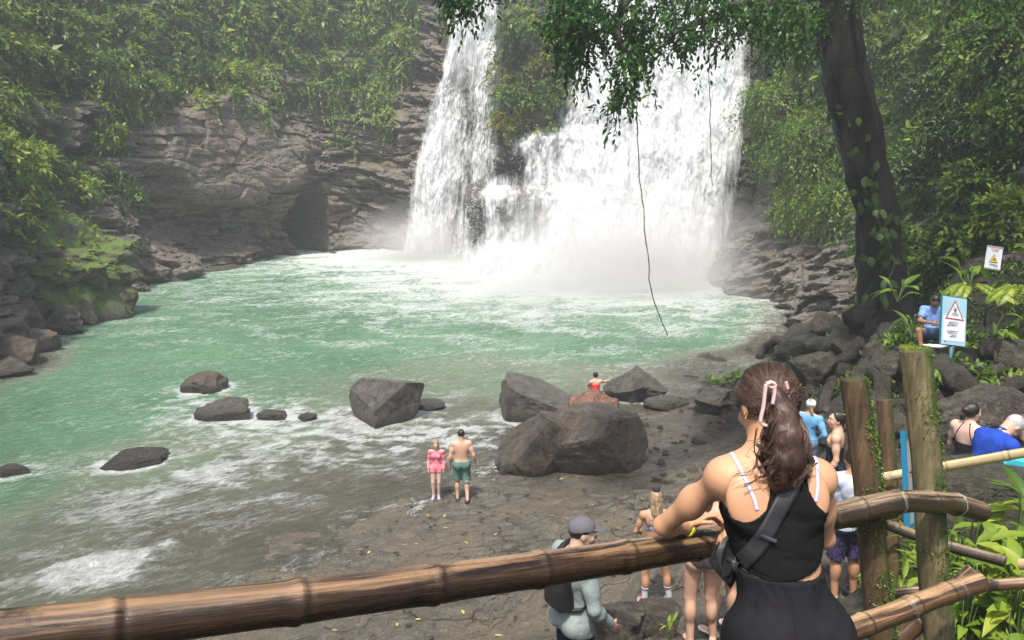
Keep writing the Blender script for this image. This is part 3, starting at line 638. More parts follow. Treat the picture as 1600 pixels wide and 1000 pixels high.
boulder('small broken rock on the shelf behind the biggest boulder pair', 1090, 694, 26, 12, .7, 43, M_B1, ncut=10, group=g1)
boulder('rounded pale grey rock farthest out in the green water', 318, 612, 66, 30, .8, 50, M_B2, cuts=[((-.5,-.2,.7), .6)], ncut=4, group=g1)
boulder('dark pointed rock in the rapids below the rounded pale rock', 350, 655, 88, 30, .6, 53, M_B1, cuts=[((-.3,-.5,.8), .5)], ncut=6, group=g1)
boulder('small brown rock left of the other in the middle of the rapids', 425, 656, 44, 16, .7, 57, M_B1, ncut=6, group=g1)
boulder('smallest dark rock between the middle rocks and the lone large boulder', 477, 658, 32, 12, .7, 58, M_B1, ncut=6, group=g1)
boulder('half sunken slab poking out of the brown shallows at left', 200, 728, 96, 15, .9, 61, M_B1, ncut=6, group=g1, tilt=-6, rot=20)
boulder('dark knob of rock at the upper end of the half sunken slab', 232, 714, 28, 14, .8, 63, M_B1, ncut=6, group=g1)
boulder('dark rock washed over by the stream at the left edge', 8, 745, 60, 16, .7, 65, M_B1, ncut=6, group=g1)
boulder('low rock awash right of the lone large boulder', 672, 640, 60, 14, .7, 66, M_B1, ncut=8, group=g1)
g2 = 'rocks heaped at the left edge of the pool'
boulder('upper dark brown slab of the heap at the left edge', 22, 530, 100, 62, .8, 71, M_B2, ncut=9, group=g2, square=.4, tilt=18)
boulder('warm brown angular block in the middle of the left heap', 20, 566, 82, 44, .8, 74, M_B2, ncut=9, group=g2, square=.5)
boulder('squared greenish block at the right end of the left heap', 64, 552, 44, 38, .8, 77, M_B2, ncut=6, group=g2, square=.7)
boulder('low wet rock at the foot of the left heap', 12, 590, 74, 30, .8, 79, M_B1, ncut=9, group=g2)
boulder('layered tan ledge topping the left heap beneath the mossy hump', 48, 506, 150, 60, .6, 82, M_B2, ncut=8, group=g2, layered=.25, square=.3, t=40)
boulder('grey rock foot running into the water right of the left heap', 95, 522, 60, 46, .7, 84, M_B1, ncut=9, group=g2, layered=.2)
hump = boulder('great mossy rock hump bulging from the foot of the left cliff', 20, 478, 350, 150, .55, 90, rock_mat('hump_rock', (.055,.05,.038), (.14,.12,.09), (.12,.09,.06), moss=.42, scale=.8, mosscol=(.06,.10,.013)), ncut=3, t=37, rough=.2, cuts=[((.62,-.25,.74), .38), ((.2,-.8,.55), .5)], layered=.1, name='rock_hump', cat='rock')
g3 = 'rocks at the foot of the viewing platform'
boulder('flat topped ochre rock beside the cap man, left of a pair', 965, 1012, 76, 62, .9, 101, M_B2, ncut=6, t=6.6, group=g3, square=.6, cuts=[((0,0,1), .55)])
boulder('flat topped ochre rock at the socks woman feet, right of a pair', 1036, 992, 74, 48, .9, 104, M_B2, ncut=6, t=7.2, group=g3, square=.5, cuts=[((0,0,1), .5)])
boulder('big brown rock with a flat lit top between the bamboo and the man in blue', 1535, 850, 250, 112, .7, 111, M_B3, ncut=5, t=7.2, group=g3, square=.5, cuts=[((0,0,1), .5)])
boulder('large brown boulder behind the dark haired woman and the man in blue', 1560, 690, 150, 92, .8, 116, M_B2, ncut=6, t=11.5, group=g3)
boulder('brown rock wall behind the leafy plants under the bamboo', 1450, 900, 130, 120, .7, 121, M_B3, ncut=6, t=6.6, group=g3)
boulder('mossy rock under the sitting man at the tree roots', 1440, 582, 120, 36, .8, 125, M_B3, ncut=7, t=15.2, group=g3)
boulder('small dark stone among the weeds at the lower right', 1540, 985, 60, 30, .8, 131, M_B3, ncut=7, t=4.9, group=g3)
boulder('second dark stone among the weeds, left of the lower right one', 1485, 995, 46, 26, .8, 133, M_B3, ncut=7, t=4.9, group=g3)
r_ = random.Random(5)
spots = [(1215,650,60,34),(1275,600,70,50),(1300,690,60,36),(1330,560,56,40),(1400,600,66,46),(1350,640,60,40),(1460,640,70,36),(1240,560,50,26),(1395,690,60,44),(1500,620,76,40),(1590,590,80,60),(1430,700,50,34),(1560,560,60,30),(1290,520,46,34),(1325,492,60,50),(1400,760,90,60),(1480,690,60,30),(1370,560,40,26)]
for i, (a, b_, c_, d_) in enumerate(spots):
    where = ['among the tree roots near the water', 'under the roots left of the great trunk', 'beyond the fence posts', 'on the slope below the signs'][0 if a < 1260 else 1 if a < 1360 else 2 if a < 1450 else 3]
    boulder(['mossy dark rock ', 'rounded wet rock ', 'angular brown rock '][i % 3]+where, a, b_, c_, d_, .8, 200+i, M_B3, ncut=8, group='loose rocks between the roots', cat='rock', name='rock')
_hv = np.empty(len(hump.data.vertices)*3, np.float32); hump.data.vertices.foreach_get('co', _hv); _hn = np.empty_like(_hv); hump.data.vertices.foreach_get('normal', _hn)
_hv = _hv.reshape(-1, 3)+np.array(hump.location); _hn = _hn.reshape(-1, 3); _hk = RNG.choice(np.flatnonzero((_hn[:, 2] > .35) & (fbm(_hv[:, 0]*.6, _hv[:, 1]*.6, o=3, s=44) > -.15)), 170)
# reddish log jammed on the boulders
def log():
    p = catmull([P(872,668,21.2), P(892,650,21.1), P(915,638,21.0), P(940,640,20.9), P(966,640,20.8)], 40)
    g = Geo(); add_tube(g, p, np.interp(np.linspace(0,1,40), [0,.2,.6,1], [.2,.36,.44,.26]), 18, True, .9, 5)
    p2 = catmull([P(905,645,21.0), P(900,628,21.1), P(925,626,21.2)], 16); add_tube(g, p2, np.linspace(.24,.12,16), 12, True, .6, 7)
    o = g.build('driftwood_log', mat('driftwood', (.30,.135,.085), .5, noise=(5,6,(.09,.05,.035),.15,(1,3,3)), bump=(14,.9,.05))); recenter(o)
    tag(o, 'reddish brown broken driftwood log jammed on top of the boulder pair', 'driftwood')
log()
# ------------------------------------------------------------------ foliage
LM = dict(
  bright=leaf_mat('leaf_bright', (.08,.14,.014), (.20,.30,.028), (.40,.45,.06), .38),
  mid=leaf_mat('leaf_mid', (.035,.08,.012), (.10,.19,.022), (.26,.35,.045), .35),
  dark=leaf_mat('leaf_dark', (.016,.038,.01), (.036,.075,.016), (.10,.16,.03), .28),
  crown=leaf_mat('leaf_crown', (.02,.055,.014), (.045,.12,.025), (.09,.2,.035), .4, .35),
  gold=leaf_mat('leaf_gold', (.06,.08,.012), (.16,.18,.02), (.34,.30,.04), .35))
def scatter(W, Nn, dens, n, rng, back=0.0):
    "pick n points of a wall grid with probability dens"
    p = np.clip(dens, 0, None).ravel(); k = rng.choice(p.size, n, p=p/p.sum())
    return W.reshape(-1, 3)[k]+rng.normal(0, .06, (n, 3)), Nn.reshape(-1, 3)[k]
rng = np.random.default_rng(3)
px, py, t = proj(VL); f = fbm(VL[..., 0]*.22+VL[..., 1]*.22, VL[..., 2]*.35, o=5, s=301)
top = np.interp(px, [-100,0,90,200,230,300,430,450,520,600,640,660], [150,170,150,190,165,160,158,120,150,150,110,-60])
dl = sstep(30, -45, py-top+f*110)*(py > -120)*(px < 690)
extra = sum(sstep(1.25, .5, ell(px, py, a, b_, c_, d_)+f*.9)*k for a, b_, c_, d_, k in [(25,240,60,50,.9),(160,200,30,22,.7),(130,275,46,30,.9),(60,280,50,26,.5),(30,320,60,30,.8),(210,120,60,60,.8),(300,120,60,40,.8),(395,80,60,50,.6),(540,190,40,50,.35),(600,160,30,60,.4),(180,295,40,16,.6)])
dl = np.clip(dl+extra, 0, 1)*sstep(-.25, .3, f+.25)*t**2/2500
dl = dl*np.where(ell(px, py, 345, 240, 105, 72) < 1, .04, 1)
pos, nr = scatter(VL, NL, dl, 5200, rng)
col = np.clip(.42+fbm(pos[:, 0]*.3+pos[:, 1]*.3, pos[:, 2]*.3, o=3, s=302)*.9+rng.normal(0, .12, len(pos)), 0, 1)
g = Geo(); sprigs(g, pos, nr, rng, 8, 1.0, .34, .15, .7, col)
tag(g.build('cliff_foliage', LM['mid']), kind='stuff')
pos, nr = scatter(VL, NL, dl*sstep(.1, .5, fbm(VL[..., 0]*.3, VL[..., 2]*.4, o=3, s=303)+.2), 2000, rng)
g = Geo(); sprigs(g, pos, nr, rng, 8, 1.0, .36, .16, .8, None)
tag(g.build('cliff_foliage', LM['bright']), kind='stuff')
g = Geo(); sprigs(g, _hv[_hk], _hn[_hk], rng, 7, .5, .22, .11, .8, None); tag(g.build('hump_foliage', LM['bright']), kind='stuff')
pos, nr = scatter(VL, NL, dl, 240, rng); g = Geo(); sprigs(g, pos, nr, rng, 9, 1.0, .85, .30, .6, None, .9); tag(g.build('cliff_foliage', LM['mid']), kind='stuff')
pos, nr = scatter(VL, NL, dl*sstep(60, 10, np.abs(py-top)), 330, rng); g = Geo(); sprigs(g, pos, nr, rng, 18, 1.3, .26, .12, 1.9, None, .5); tag(g.build('trailing_foliage', LM['bright']), kind='stuff')
px, py, t = proj(VI); f = fbm(VI[..., 0]*.5, VI[..., 2]*.5, o=4, s=310)
di = (MI > .4)*sstep(-.5, .2, f+.25)*sstep(235, 195, py)
pos, nr = scatter(VI, NI, di, 900, rng); g = Geo(); sprigs(g, pos, nr, rng, 8, .9, .36, .13, .9, None); tag(g.build('cliff_foliage', LM['mid']), kind='stuff')
pos, nr = scatter(VI, NI, di*sstep(-.1, .3, f), 380, rng); g = Geo(); sprigs(g, pos, nr, rng, 8, .9, .46, .16, .9, None); tag(g.build('cliff_foliage', LM['gold']), kind='stuff')
px, py, t = proj(VR); f = fbm(VR[..., 1]*.25, VR[..., 2]*.3, o=4, s=320)
lowl = np.interp(px, [1100,1150,1180,1230,1320,1400,1450,1600,1800], [60,110,160,300,335,470,500,500,500])
dr = sstep(20, -30, py-lowl+f*60)*(py > -160)*sstep(-.6, .0, f+.3)*(px > 1100)*(px < 2300)*t**1.5/100
pos, nr = scatter(VR, NR, dr, 11000, rng); tt = proj(pos)[2]
col = np.clip(.35+fbm(pos[:, 1]*.35, pos[:, 2]*.4, o=3, s=321)*.9+rng.normal(0, .12, len(pos)), 0, 1)
far = tt > 30
g = Geo(); sprigs(g, pos[far], nr[far], rng, 9, 1.1, .30, .10, .9, col[far]); tag(g.build('bank_foliage', LM['mid']), kind='stuff')
g = Geo(); sprigs(g, pos[~far], nr[~far], rng, 8, .7, .21, .085, .9, col[~far]); tag(g.build('bank_foliage', LM['dark']), kind='stuff')
pos, nr = scatter(VR, NR, dr, 420, rng); g = Geo(); sprigs(g, pos, nr, rng, 8, .9, .6, .24, .7, None, .9, simple=False); tag(g.build('bank_foliage', LM['mid']), kind='stuff')
pos, nr = scatter(VR, NR, dr*sstep(-.2, .2, f), 500, rng); g = Geo(); sprigs(g, pos, nr, rng, 16, 1.1, .17, .08, 1.9, None, .5); tag(g.build('trailing_foliage', LM['mid']), kind='stuff')
def bush(name, label, c, nrm, rad, n, m, L, W, group=None, cat='shrub', seed=0, droop=.6, squash=.8, spread=.8, simple=True, slen=.5, nl=8, stem=True):
    "a shrub: leafy twigs through a dome on real stems"
    rg = np.random.default_rng(seed+900); c = np.array(c, float); nrm = unit(np.array(nrm, float)+np.array([0, 0, .3]))
    root = empty(name, c); tag(root, label, cat, group)
    d = unit(rg.normal(0, 1, (n, 3))+nrm*1.0); rr = rad*rg.uniform(.25, 1, n)**.6
    rr *= 1+.45*perlin(d[:, 0]*2.2+seed, d[:, 1]*2.2, d[:, 2]*2.2, seed)*1.6
    pos = d*rr[:, None]*np.array([1, 1, squash])
    g = Geo(); sprigs(g, pos, d, rg, nl, slen*rad, L, W, droop, np.clip(.45+fbm(pos[:, 0]*1.5/rad, pos[:, 1]*1.5/rad, pos[:, 2]*1.5/rad, 3, seed)*.9+rg.normal(0, .1, n), 0, 1), spread, simple)
    g.build('foliage', m, root)
    if stem:
        g = Geo()
        for k in range(7):
            e = pos[rg.integers(0, n)]*.9; mid = e*.5+rg.normal(0, .12*rad, 3); p = catmull([-nrm*rad*.15, mid, e], 10)
            add_tube(g, p, np.linspace(.035, .012, 10)*max(rad, .4), 5)
        g.build('stem', mat('bark_small', (.07,.055,.04), .8), root)
    return root
gb = 'shrubs clinging to the left cliff'
for i, (a, b_, rd, mk, wd) in enumerate([(85,60,2.0,'mid','dense green shrub at the top left corner of the cliff'),(165,100,1.6,'mid','dark green shrub on the cliff beside the first rock hollow'),(395,45,1.7,'bright','pale yellow green shrub on the mossy cliff brow'),(300,90,1.6,'mid','bushy shrub over the smooth cliff face'),(378,120,1.5,'bright','lime green shrub hanging just above the smooth cliff face'),(250,150,1.3,'mid','shrub at the left shoulder of the smooth cliff face'),(180,212,.9,'bright','small bright shrub on the bare stepped rock'),(128,275,1.3,'bright','light green shrub trailing over the middle ledge'),(185,290,1.1,'mid','grassy tuft hanging right of the light green trailing shrub'),(20,245,1.6,'bright','bright fern clump at the left edge of the cliff'),(475,35,1.5,'mid','shrub near the top beyond the mossy brow'),(560,30,1.7,'bright','bright shrub at the cliff top near the narrow waterfall'),(545,120,1.2,'mid','sparse shrub on the mossy wall beside the narrow waterfall'),(215,40,1.7,'mid','tall shrub at the cliff top between the corner and the brow'),(430,75,1.2,'gold','yellowish shrub at the right end of the mossy brow')]):
    q = onwall(a, b_, 0)
    if q is not None: bush('cliff_shrub', wd, q[0], q[1], rd, 130, LM[mk], .34, .14, gb, seed=i, slen=.45)
gc_ = 'shrubs on the rib between the waterfalls'
for i, (a, b_, rd, mk, wd) in enumerate([(815,45,1.5,'mid','green shrub at the top of the rib between the falls'),(840,95,1.2,'gold','yellow leaved shrub midway up the rib between the falls'),(800,150,1.1,'mid','dark shrub on the left side of the rib between the falls'),(800,195,1.0,'gold','lowest yellow green fern tuft on the rib between the falls'),(850,150,1.0,'mid','shrub on the right side of the rib between the falls')]):
    q = onwall(a, b_, 1)
    if q is not None: bush('rib_shrub', wd, q[0], q[1], rd, 110, LM[mk], .36, .14, gc_, seed=40+i, slen=.5)
gd = 'bushes on the right bank'
for i, (a, b_, rd, mk, wd) in enumerate([(1200,150,2.4,'mid','fine leaved bush reaching over the right edge of the main waterfall'),(1250,240,2.6,'mid','large bush beside the right end of the main waterfall'),(1255,300,2.2,'bright','drooping bamboo like bush above the layered rocks'),(1310,300,1.9,'mid','drooping bush left of the great tree trunk'),(1215,60,2.4,'mid','bush at the top between the waterfall and the trunk'),(1160,215,1.2,'bright','sprig of pale leaves poking out before the main waterfall')]):
    q = onwall(a, b_, 2, 20)
    if q is not None: bush('bank_bush', wd, q[0], q[1], rd, 330, LM[mk], .26, .085, gd, seed=60+i, slen=.4, droop=1.0)
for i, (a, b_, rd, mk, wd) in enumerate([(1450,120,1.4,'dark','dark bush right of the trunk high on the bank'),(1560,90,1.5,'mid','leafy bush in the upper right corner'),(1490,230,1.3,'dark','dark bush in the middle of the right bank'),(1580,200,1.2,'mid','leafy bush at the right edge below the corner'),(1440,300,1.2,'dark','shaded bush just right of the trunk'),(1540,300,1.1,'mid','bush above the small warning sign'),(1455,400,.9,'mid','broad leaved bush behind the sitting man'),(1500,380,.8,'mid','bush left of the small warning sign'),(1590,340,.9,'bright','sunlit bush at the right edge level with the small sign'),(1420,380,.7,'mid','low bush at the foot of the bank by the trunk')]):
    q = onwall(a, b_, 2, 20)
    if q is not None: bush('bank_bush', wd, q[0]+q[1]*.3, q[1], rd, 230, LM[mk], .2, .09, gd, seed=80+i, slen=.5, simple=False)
# ------------------------------------------------------------------ the great tree
tb, tt_ = P(1378, 528, 21.5), 21.5
tree = empty('rainforest_tree', tb); tag(tree, 'huge dark leaning rainforest tree with climbers and spreading roots at the right of the pool', 'tree')
M_BARK = rock_mat('tree_bark', (.006, .005, .004), (.02, .017, .013), (.012, .011, .007), moss=.05, wet=.55, strata=(2.2, 2.2, .35), scale=2.2, bump=1.0, mosscol=(.016, .028, .007))
tp = catmull([P(1392,560,21.3), P(1384,500,21.5), P(1376,420,21.3), P(1368,340,21), P(1352,260,20.6), P(1338,190,20.3), P(1318,110,20), P(1305,40,19.6), P(1292,-60,19), P(1280,-190,18.2), P(1275,-330,17.5)], 90)
rad = np.interp(np.linspace(0, 1, 90), [0,.1,.2,.4,.6,.75,.9,1], [1.0,.70,.55,.52,.55,.60,.56,.5])
g = Geo(); add_tube(g, tp, rad, 36, True, .42, 2)
for s0, (x1, y1), rr in ((14, (1330,500), .30), (12, (1400,520), .34), (10, (1360,525), .4), (16, (1425,500), .3)):   # buttresses
    add_tube(g, catmull([tp[s0+14], tp[s0]*.7+P(x1, y1, 21.2)*.3, P(x1, y1, 20.9)], 20), np.linspace(.2, rr, 20), 12, True, .4, s0)
trunk = g.build('trunk', M_BARK); trunk.data.attributes.new('moss', 'FLOAT', 'POINT'); adopt(tree, trunk)
M_ROOT = rock_mat('root_bark', (.028, .024, .018), (.11, .095, .07), (.05, .042, .03), moss=.10, wet=.5, strata=(1, 1, 1), scale=3, bump=1.0, mosscol=(.035, .055, .012))
def root_path(pts, r0, r1, seed):
    q = []
    for a in pts:
        if len(a) == 3: q.append(P(*a)); continue
        p, t = onterr(*a); q.append(p+np.array([0, 0, r0*.35]))
    r0 *= .78; r1 *= .8; p = catmull(q, 14*len(q)); p += np.stack([fbm(p[:, 0]*1.1+k*7, p[:, 1]*1.1, o=3, s=seed)*.22 for k in range(3)], -1)
    g = Geo(); add_tube(g, p, np.linspace(r0, r1, len(p)), 12, True, .4, seed); o = g.build('root', M_ROOT); o.data.attributes.new('moss', 'FLOAT', 'POINT'); adopt(tree, o)
for k, (pts, a, b_) in enumerate([
  ([(1380,500,21.3),(1325,520),(1290,548),(1240,540),(1200,548),(1182,562)],.42,.16), ([(1375,470,21.5),(1325,470),(1300,482),(1262,492),(1236,500)],.3,.14),
  ([(1370,510,21),(1330,560),(1300,600),(1285,650)],.34,.12), ([(1385,520,21),(1370,580),(1372,640),(1350,700)],.34,.12), ([(1400,520,21),(1420,580),(1450,620),(1480,660)],.36,.14),
  ([(1350,540,20.8),(1290,575),(1240,590),(1200,610),(1150,640)],.28,.1), ([(1405,510,21),(1470,590),(1540,620),(1620,600)],.3,.16), ([(1590,560),(1530,610),(1470,645),(1400,640)],.14,.09),
  ([(1360,560),(1330,620),(1335,680),(1310,740)],.2,.08), ([(1300,560),(1262,610),(1255,660),(1225,700)],.18,.07), ([(1620,650),(1540,660),(1480,680),(1420,720)],.12,.06), ([(1250,545),(1225,575),(1215,615)],.16,.07), ([(1440,590),(1400,640),(1390,700)],.16,.08), ([(1620,560),(1570,600),(1500,625),(1440,665)],.10,.05)]):
    root_path(pts, a, b_, 400+k)
# limbs and crown reaching out over the pool
M_LIMB = mat('limb_bark', (.06,.048,.036), .85, bump=(10, .6, .05))
limbs = [[tp[80], P(1200,-110,16.5), P(1080,-60,14.5), P(985,-10,13.4), P(965,60,13.2), P(985,120,13.1), P(962,172,13.0)],
         [tp[76], P(1230,-40,17), P(1150,10,15.5), P(1060,50,14.2), P(1020,80,13.8)],
         [P(1080,-60,14.5), P(960,-40,13.6), P(900,20,13.2), P(885,80,13.1)],
         [P(960,-40,13.6), P(840,-60,13.2), P(740,-20,13), P(705,15,12.9)],
         [tp[78], P(1260,-60,16.5), P(1200,0,15.6), P(1150,60,15.2)],
         [tp[84], P(1400,-140,17), P(1520,-60,15), P(1600,0,14)]]
for k, l in enumerate(limbs):
    g = Geo(); p = catmull(l, 40); p += np.stack([fbm(p[:, 0]*1.3+j*5, p[:, 1], p[:, 2], 3, 500+k)*.12 for j in range(3)], -1); add_tube(g, p, np.linspace(.17 if k in (0, 1, 4, 5) else .07, .015, 40), 8, True, .2); adopt(tree, g.build('limb', M_LIMB))
rng = np.random.default_rng(11)
def cloud(ells, dens):
    o = []
    for (cx, cy2, rx, ry, t_, dt, n) in ells:
        a = rng.normal(0, .5, (n, 2)); a = a[np.hypot(a[:, 0], a[:, 1]) < 1.15]
        o.append(P(cx+a[:, 0]*rx, cy2+a[:, 1]*ry, t_+rng.normal(0, dt, len(a))))
    return np.concatenate(o)
pc = cloud([(910,15,60,50,13.2,.5,210),(900,70,34,40,13.1,.3,80),(985,45,34,50,13.3,.4,85),(988,95,28,40,13.1,.25,50),(965,148,20,26,13,.15,34),(1035,40,50,34,13.9,.4,60),(1090,62,46,22,14.1,.4,45),(1080,0,90,30,14.6,.6,120),(1180,15,90,40,15.5,.7,230),(1240,40,55,50,16.2,.6,130),(712,-4,36,18,12.9,.3,50),(745,-30,50,24,13,.3,40),(1000,-90,260,50,14,1.2,260),(1400,-60,200,60,16,1.0,260),(1580,-10,70,50,14.5,.6,80),(1230,-150,300,80,16,1.5,300)], 1)
g = Geo(); nr = unit(rng.normal(0, 1, (len(pc), 3))+np.array([-.2, -.2, -.5]))
sprigs(g, pc, nr, rng, 11, .36, .115, .052, .8, np.clip(.45+(pc[:, 0]-2)*.05+rng.normal(0, .18, len(pc)), 0, 1), .75, simple=False)
adopt(tree, g.build('crown', LM['crown']))
oc = rng.uniform([7.5, 11, 14.2], [17, 24, 18], (900, 3)); oc = oc[perlin(oc[:, 0]*.35, oc[:, 1]*.35, oc[:, 2]*.3, 9) > -.12]; oc = oc[proj(oc)[1] < -60]
g = Geo(); sprigs(g, oc, unit(rng.normal(0, 1, oc.shape)), rng, 8, .9, .34, .17, .6, rng.uniform(.2, .8, len(oc)), .8); adopt(tree, g.build('upper_crown', LM['crown']))
# climbers on the trunk
def climber(label, pts, seed, L=.34, n=26):
    rg = np.random.default_rng(seed); q = []; nn = []
    for (a, b_) in pts:
        for _ in range(n//len(pts)):
            q.append(P(a+rg.normal(0, 14), b_+rg.normal(0, 16), 20.0+rg.normal(0, .12))); nn.append([-.2, -1, .3])
    q = np.array(q); nn = np.array(nn); g = Geo()
    leaves(g, q, unit(rg.normal(0, .5, (len(q), 3))+np.array([0, -.25, -.9])), unit(nn+rg.normal(0, .35, nn.shape)), L*rg.uniform(.6, 1.2, len(q)), L*.62*rg.uniform(.6, 1.2, len(q)), rg.uniform(.3, .9, len(q)))
    root = empty('climbing_plant', q.mean(0)); tag(root, label, 'climbing plant', 'climbing plants on the great trunk'); adopt(root, g.build('foliage', LM['dark']))
    g = Geo(); add_tube(g, catmull([P(a, b_+20, 20.3) for a, b_ in pts]+[P(pts[-1][0]+5, pts[-1][1]+50, 20.4)], 20), .025, 5); adopt(root, g.build('stem', M_LIMB))
climber('broad leaved climber halfway up the great trunk', [(1360,300),(1372,325),(1382,350)], 1)
climber('rounded leaf climber low on the great trunk above the sitting man', [(1388,372),(1398,392),(1380,440)], 2)
climber('small climber high on the great trunk', [(1338,180),(1350,200),(1330,165)], 3, .26)
climber('climber with few pale leaves in the middle of the great trunk', [(1362,278),(1345,225)], 4, .28, 14)
# hanging vines
def vine(label, pts, r0):
    g = Geo(); p = catmull([P(*a) for a in pts], 90); p[:, 0] += fbm(p[:, 2]*2.2, 0*p[:, 2], o=4, s=77)*.04; add_tube(g, p, r0*(1+.5*perlin(p[:, 2]*6, 0*p[:, 2])), 6)
    o = g.build('hanging_vine', mat('vine', (.035,.028,.022), .8)); tag(recenter(o), label, 'vine', 'vines hanging before the main waterfall')
vine('longest dark vine dangling in front of the main waterfall with a curved tail', [(985,60,13.1),(994,160,13.1),(997,240,13.1),(1003,310,13.1),(1010,380,13.1),(1017,450,13.1),(1030,490,13.1),(1043,524,13.1)], .0095)
vine('thin straight vine hanging right of the longest one', [(1106,60,14.6),(1109,150,14.6),(1110,220,14.6),(1113,290,14.6)], .008)
vine('short vine stub under the leaves left of the longest vine', [(916,90,13.1),(917,120,13.1),(919,156,13.1)], .014)
# ------------------------------------------------------------------ bamboo fence
def bamboo_mat(name, c1, c2, c3, rough=.38):
    m = bpy.data.materials.new(name); m.use_nodes = True; nt = m.node_tree; b = nt.nodes['Principled BSDF']
    u = nt.nodes.new('ShaderNodeAttribute'); u.attribute_name = 'along'; a = nt.nodes.new('ShaderNodeAttribute'); a.attribute_name = 'around'; nd = attr(nt, 'rnd')
    cb = nt.nodes.new('ShaderNodeCombineXYZ'); nt.links.new(mth(nt, 'MULTIPLY', u.outputs['Fac'], 2.2), cb.inputs[0]); nt.links.new(mth(nt, 'MULTIPLY', mth(nt, 'SINE', a.outputs['Fac']), 2.4), cb.inputs[1]); nt.links.new(mth(nt, 'MULTIPLY', mth(nt, 'COSINE', a.outputs['Fac']), 2.4), cb.inputs[2])
    cf = nt.nodes.new('ShaderNodeCombineXYZ'); nt.links.new(mth(nt, 'MULTIPLY', u.outputs['Fac'], 7), cf.inputs[0]); nt.links.new(mth(nt, 'MULTIPLY', mth(nt, 'SINE', a.outputs['Fac']), 14), cf.inputs[1]); nt.links.new(mth(nt, 'MULTIPLY', mth(nt, 'COSINE', a.outputs['Fac']), 14), cf.inputs[2])
    n1 = noise_(nt, cb.outputs[0], 1.0, 6, .65, .5); n2 = noise_(nt, cf.outputs[0], 1.6, 6, .75, .2)
    c = mix(nt, rng_(nt, n1, .38, .6), c1, c2); c = mix(nt, rng_(nt, mth(nt, 'ADD', mth(nt, 'MULTIPLY', n2, .8), mth(nt, 'MULTIPLY', n1, .3)), .5, .78, 0, .8), c, c3)
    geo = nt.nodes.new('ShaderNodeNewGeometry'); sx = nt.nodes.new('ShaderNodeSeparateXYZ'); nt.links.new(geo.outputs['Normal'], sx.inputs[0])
    c = mix(nt, mth(nt, 'MULTIPLY', rng_(nt, mth(nt, 'ADD', sx.outputs[2], mth(nt, 'MULTIPLY', mth(nt, 'SUBTRACT', n1, .5), 2.6)), .6, 1.15), .75), c, tuple(min(1, k*3.4) for k in c3))  # paler upper side: the light from above painted into the colour
    n6 = noise_(nt, mapped(nt), 7, 5, .7); c = mix(nt, rng_(nt, n6, .56, .7, 0, .7), c, tuple(k*.4 for k in c1))
    c = mix(nt, rng_(nt, nd, 0, 1, 0, .75), c, (.03, .022, .014))
    nt.links.new(c, b.inputs['Base Color']); nt.links.new(rng_(nt, n2, .3, .7, rough-.12, rough+.15), b.inputs['Roughness']); b.inputs['Specular IOR Level'].default_value = .55
    bp = nt.nodes.new('ShaderNodeBump'); bp.inputs['Strength'].default_value = .5; bp.inputs['Distance'].default_value = .004
    nt.links.new(n2, bp.inputs['Height']); nt.links.new(bp.outputs[0], b.inputs['Normal']); return m
BM = bamboo_mat('bamboo_lit_top', (.012,.007,.004), (.045,.021,.010), (.11,.068,.036), .22)
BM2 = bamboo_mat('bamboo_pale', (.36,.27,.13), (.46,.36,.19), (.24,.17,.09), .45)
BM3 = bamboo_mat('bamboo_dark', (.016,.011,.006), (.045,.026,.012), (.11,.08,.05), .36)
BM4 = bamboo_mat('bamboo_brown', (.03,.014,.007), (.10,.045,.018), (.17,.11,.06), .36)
def bamboo(label, pts, r, nodes, m, seg=40, n=260, name='bamboo_rail', group='bamboo rails of the lookout fence', open_end=False):
    p = catmull(pts, n); L = np.concatenate([[0], np.cumsum(np.linalg.norm(np.diff(p, axis=0), axis=1))])
    ra = np.interp(np.linspace(0, 1, n), [0, 1], r) if hasattr(r, '__len__') else np.full(n, r); nd = np.zeros(n)
    for q in nodes:
        if abs(q) > 2: q = L[np.argmin(np.abs(proj(p)[0]-q))]/L[-1]
        x = L-q*L[-1]; w_ = .008
        ra = ra*(1+.075*np.exp(-((x+.006)/.012)**2)+.05*np.exp(-(x/.05)**2)-.055*np.exp(-((x-.012)/.006)**2)); nd = np.maximum(nd, np.exp(-((x-.012)/.006)**2))
    V, F, t = tube(p, ra, seg, True)
    al = np.concatenate([np.repeat(L, seg), [0, L[-1]]]); ar = np.concatenate([np.tile(np.linspace(0, 2*math.pi, seg, endpoint=False), n), [0, 0]]); rd = np.concatenate([np.repeat(nd, seg), [1, 1]])
    o = mesh_from(name, V, [F, t], m, attrs={'along': al+hash(label[:9]) % 1*0+len(label), 'around': ar, 'rnd': rd})
    return tag(recenter(o), label, 'bamboo pole', group)
TR = lambda px: 1/(.583-.00031*(px-460))
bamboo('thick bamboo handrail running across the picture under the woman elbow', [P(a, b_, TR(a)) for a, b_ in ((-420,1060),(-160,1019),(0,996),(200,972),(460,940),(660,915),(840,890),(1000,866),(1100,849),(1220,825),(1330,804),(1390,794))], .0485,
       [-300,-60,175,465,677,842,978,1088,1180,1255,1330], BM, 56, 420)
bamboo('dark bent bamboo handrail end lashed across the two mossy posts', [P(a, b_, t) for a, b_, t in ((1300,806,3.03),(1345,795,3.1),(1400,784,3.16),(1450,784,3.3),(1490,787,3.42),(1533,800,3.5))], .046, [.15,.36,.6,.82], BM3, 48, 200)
bamboo('brown bamboo lower rail crossing in front of the posts at the bottom right', [P(a, b_, t) for a, b_, t in ((1270,1010,2.75),(1340,980,2.9),(1400,958,3.0),(1470,930,3.15),(1531,910,3.25))], .042, [.3,.58,.8], BM4, 40, 160)
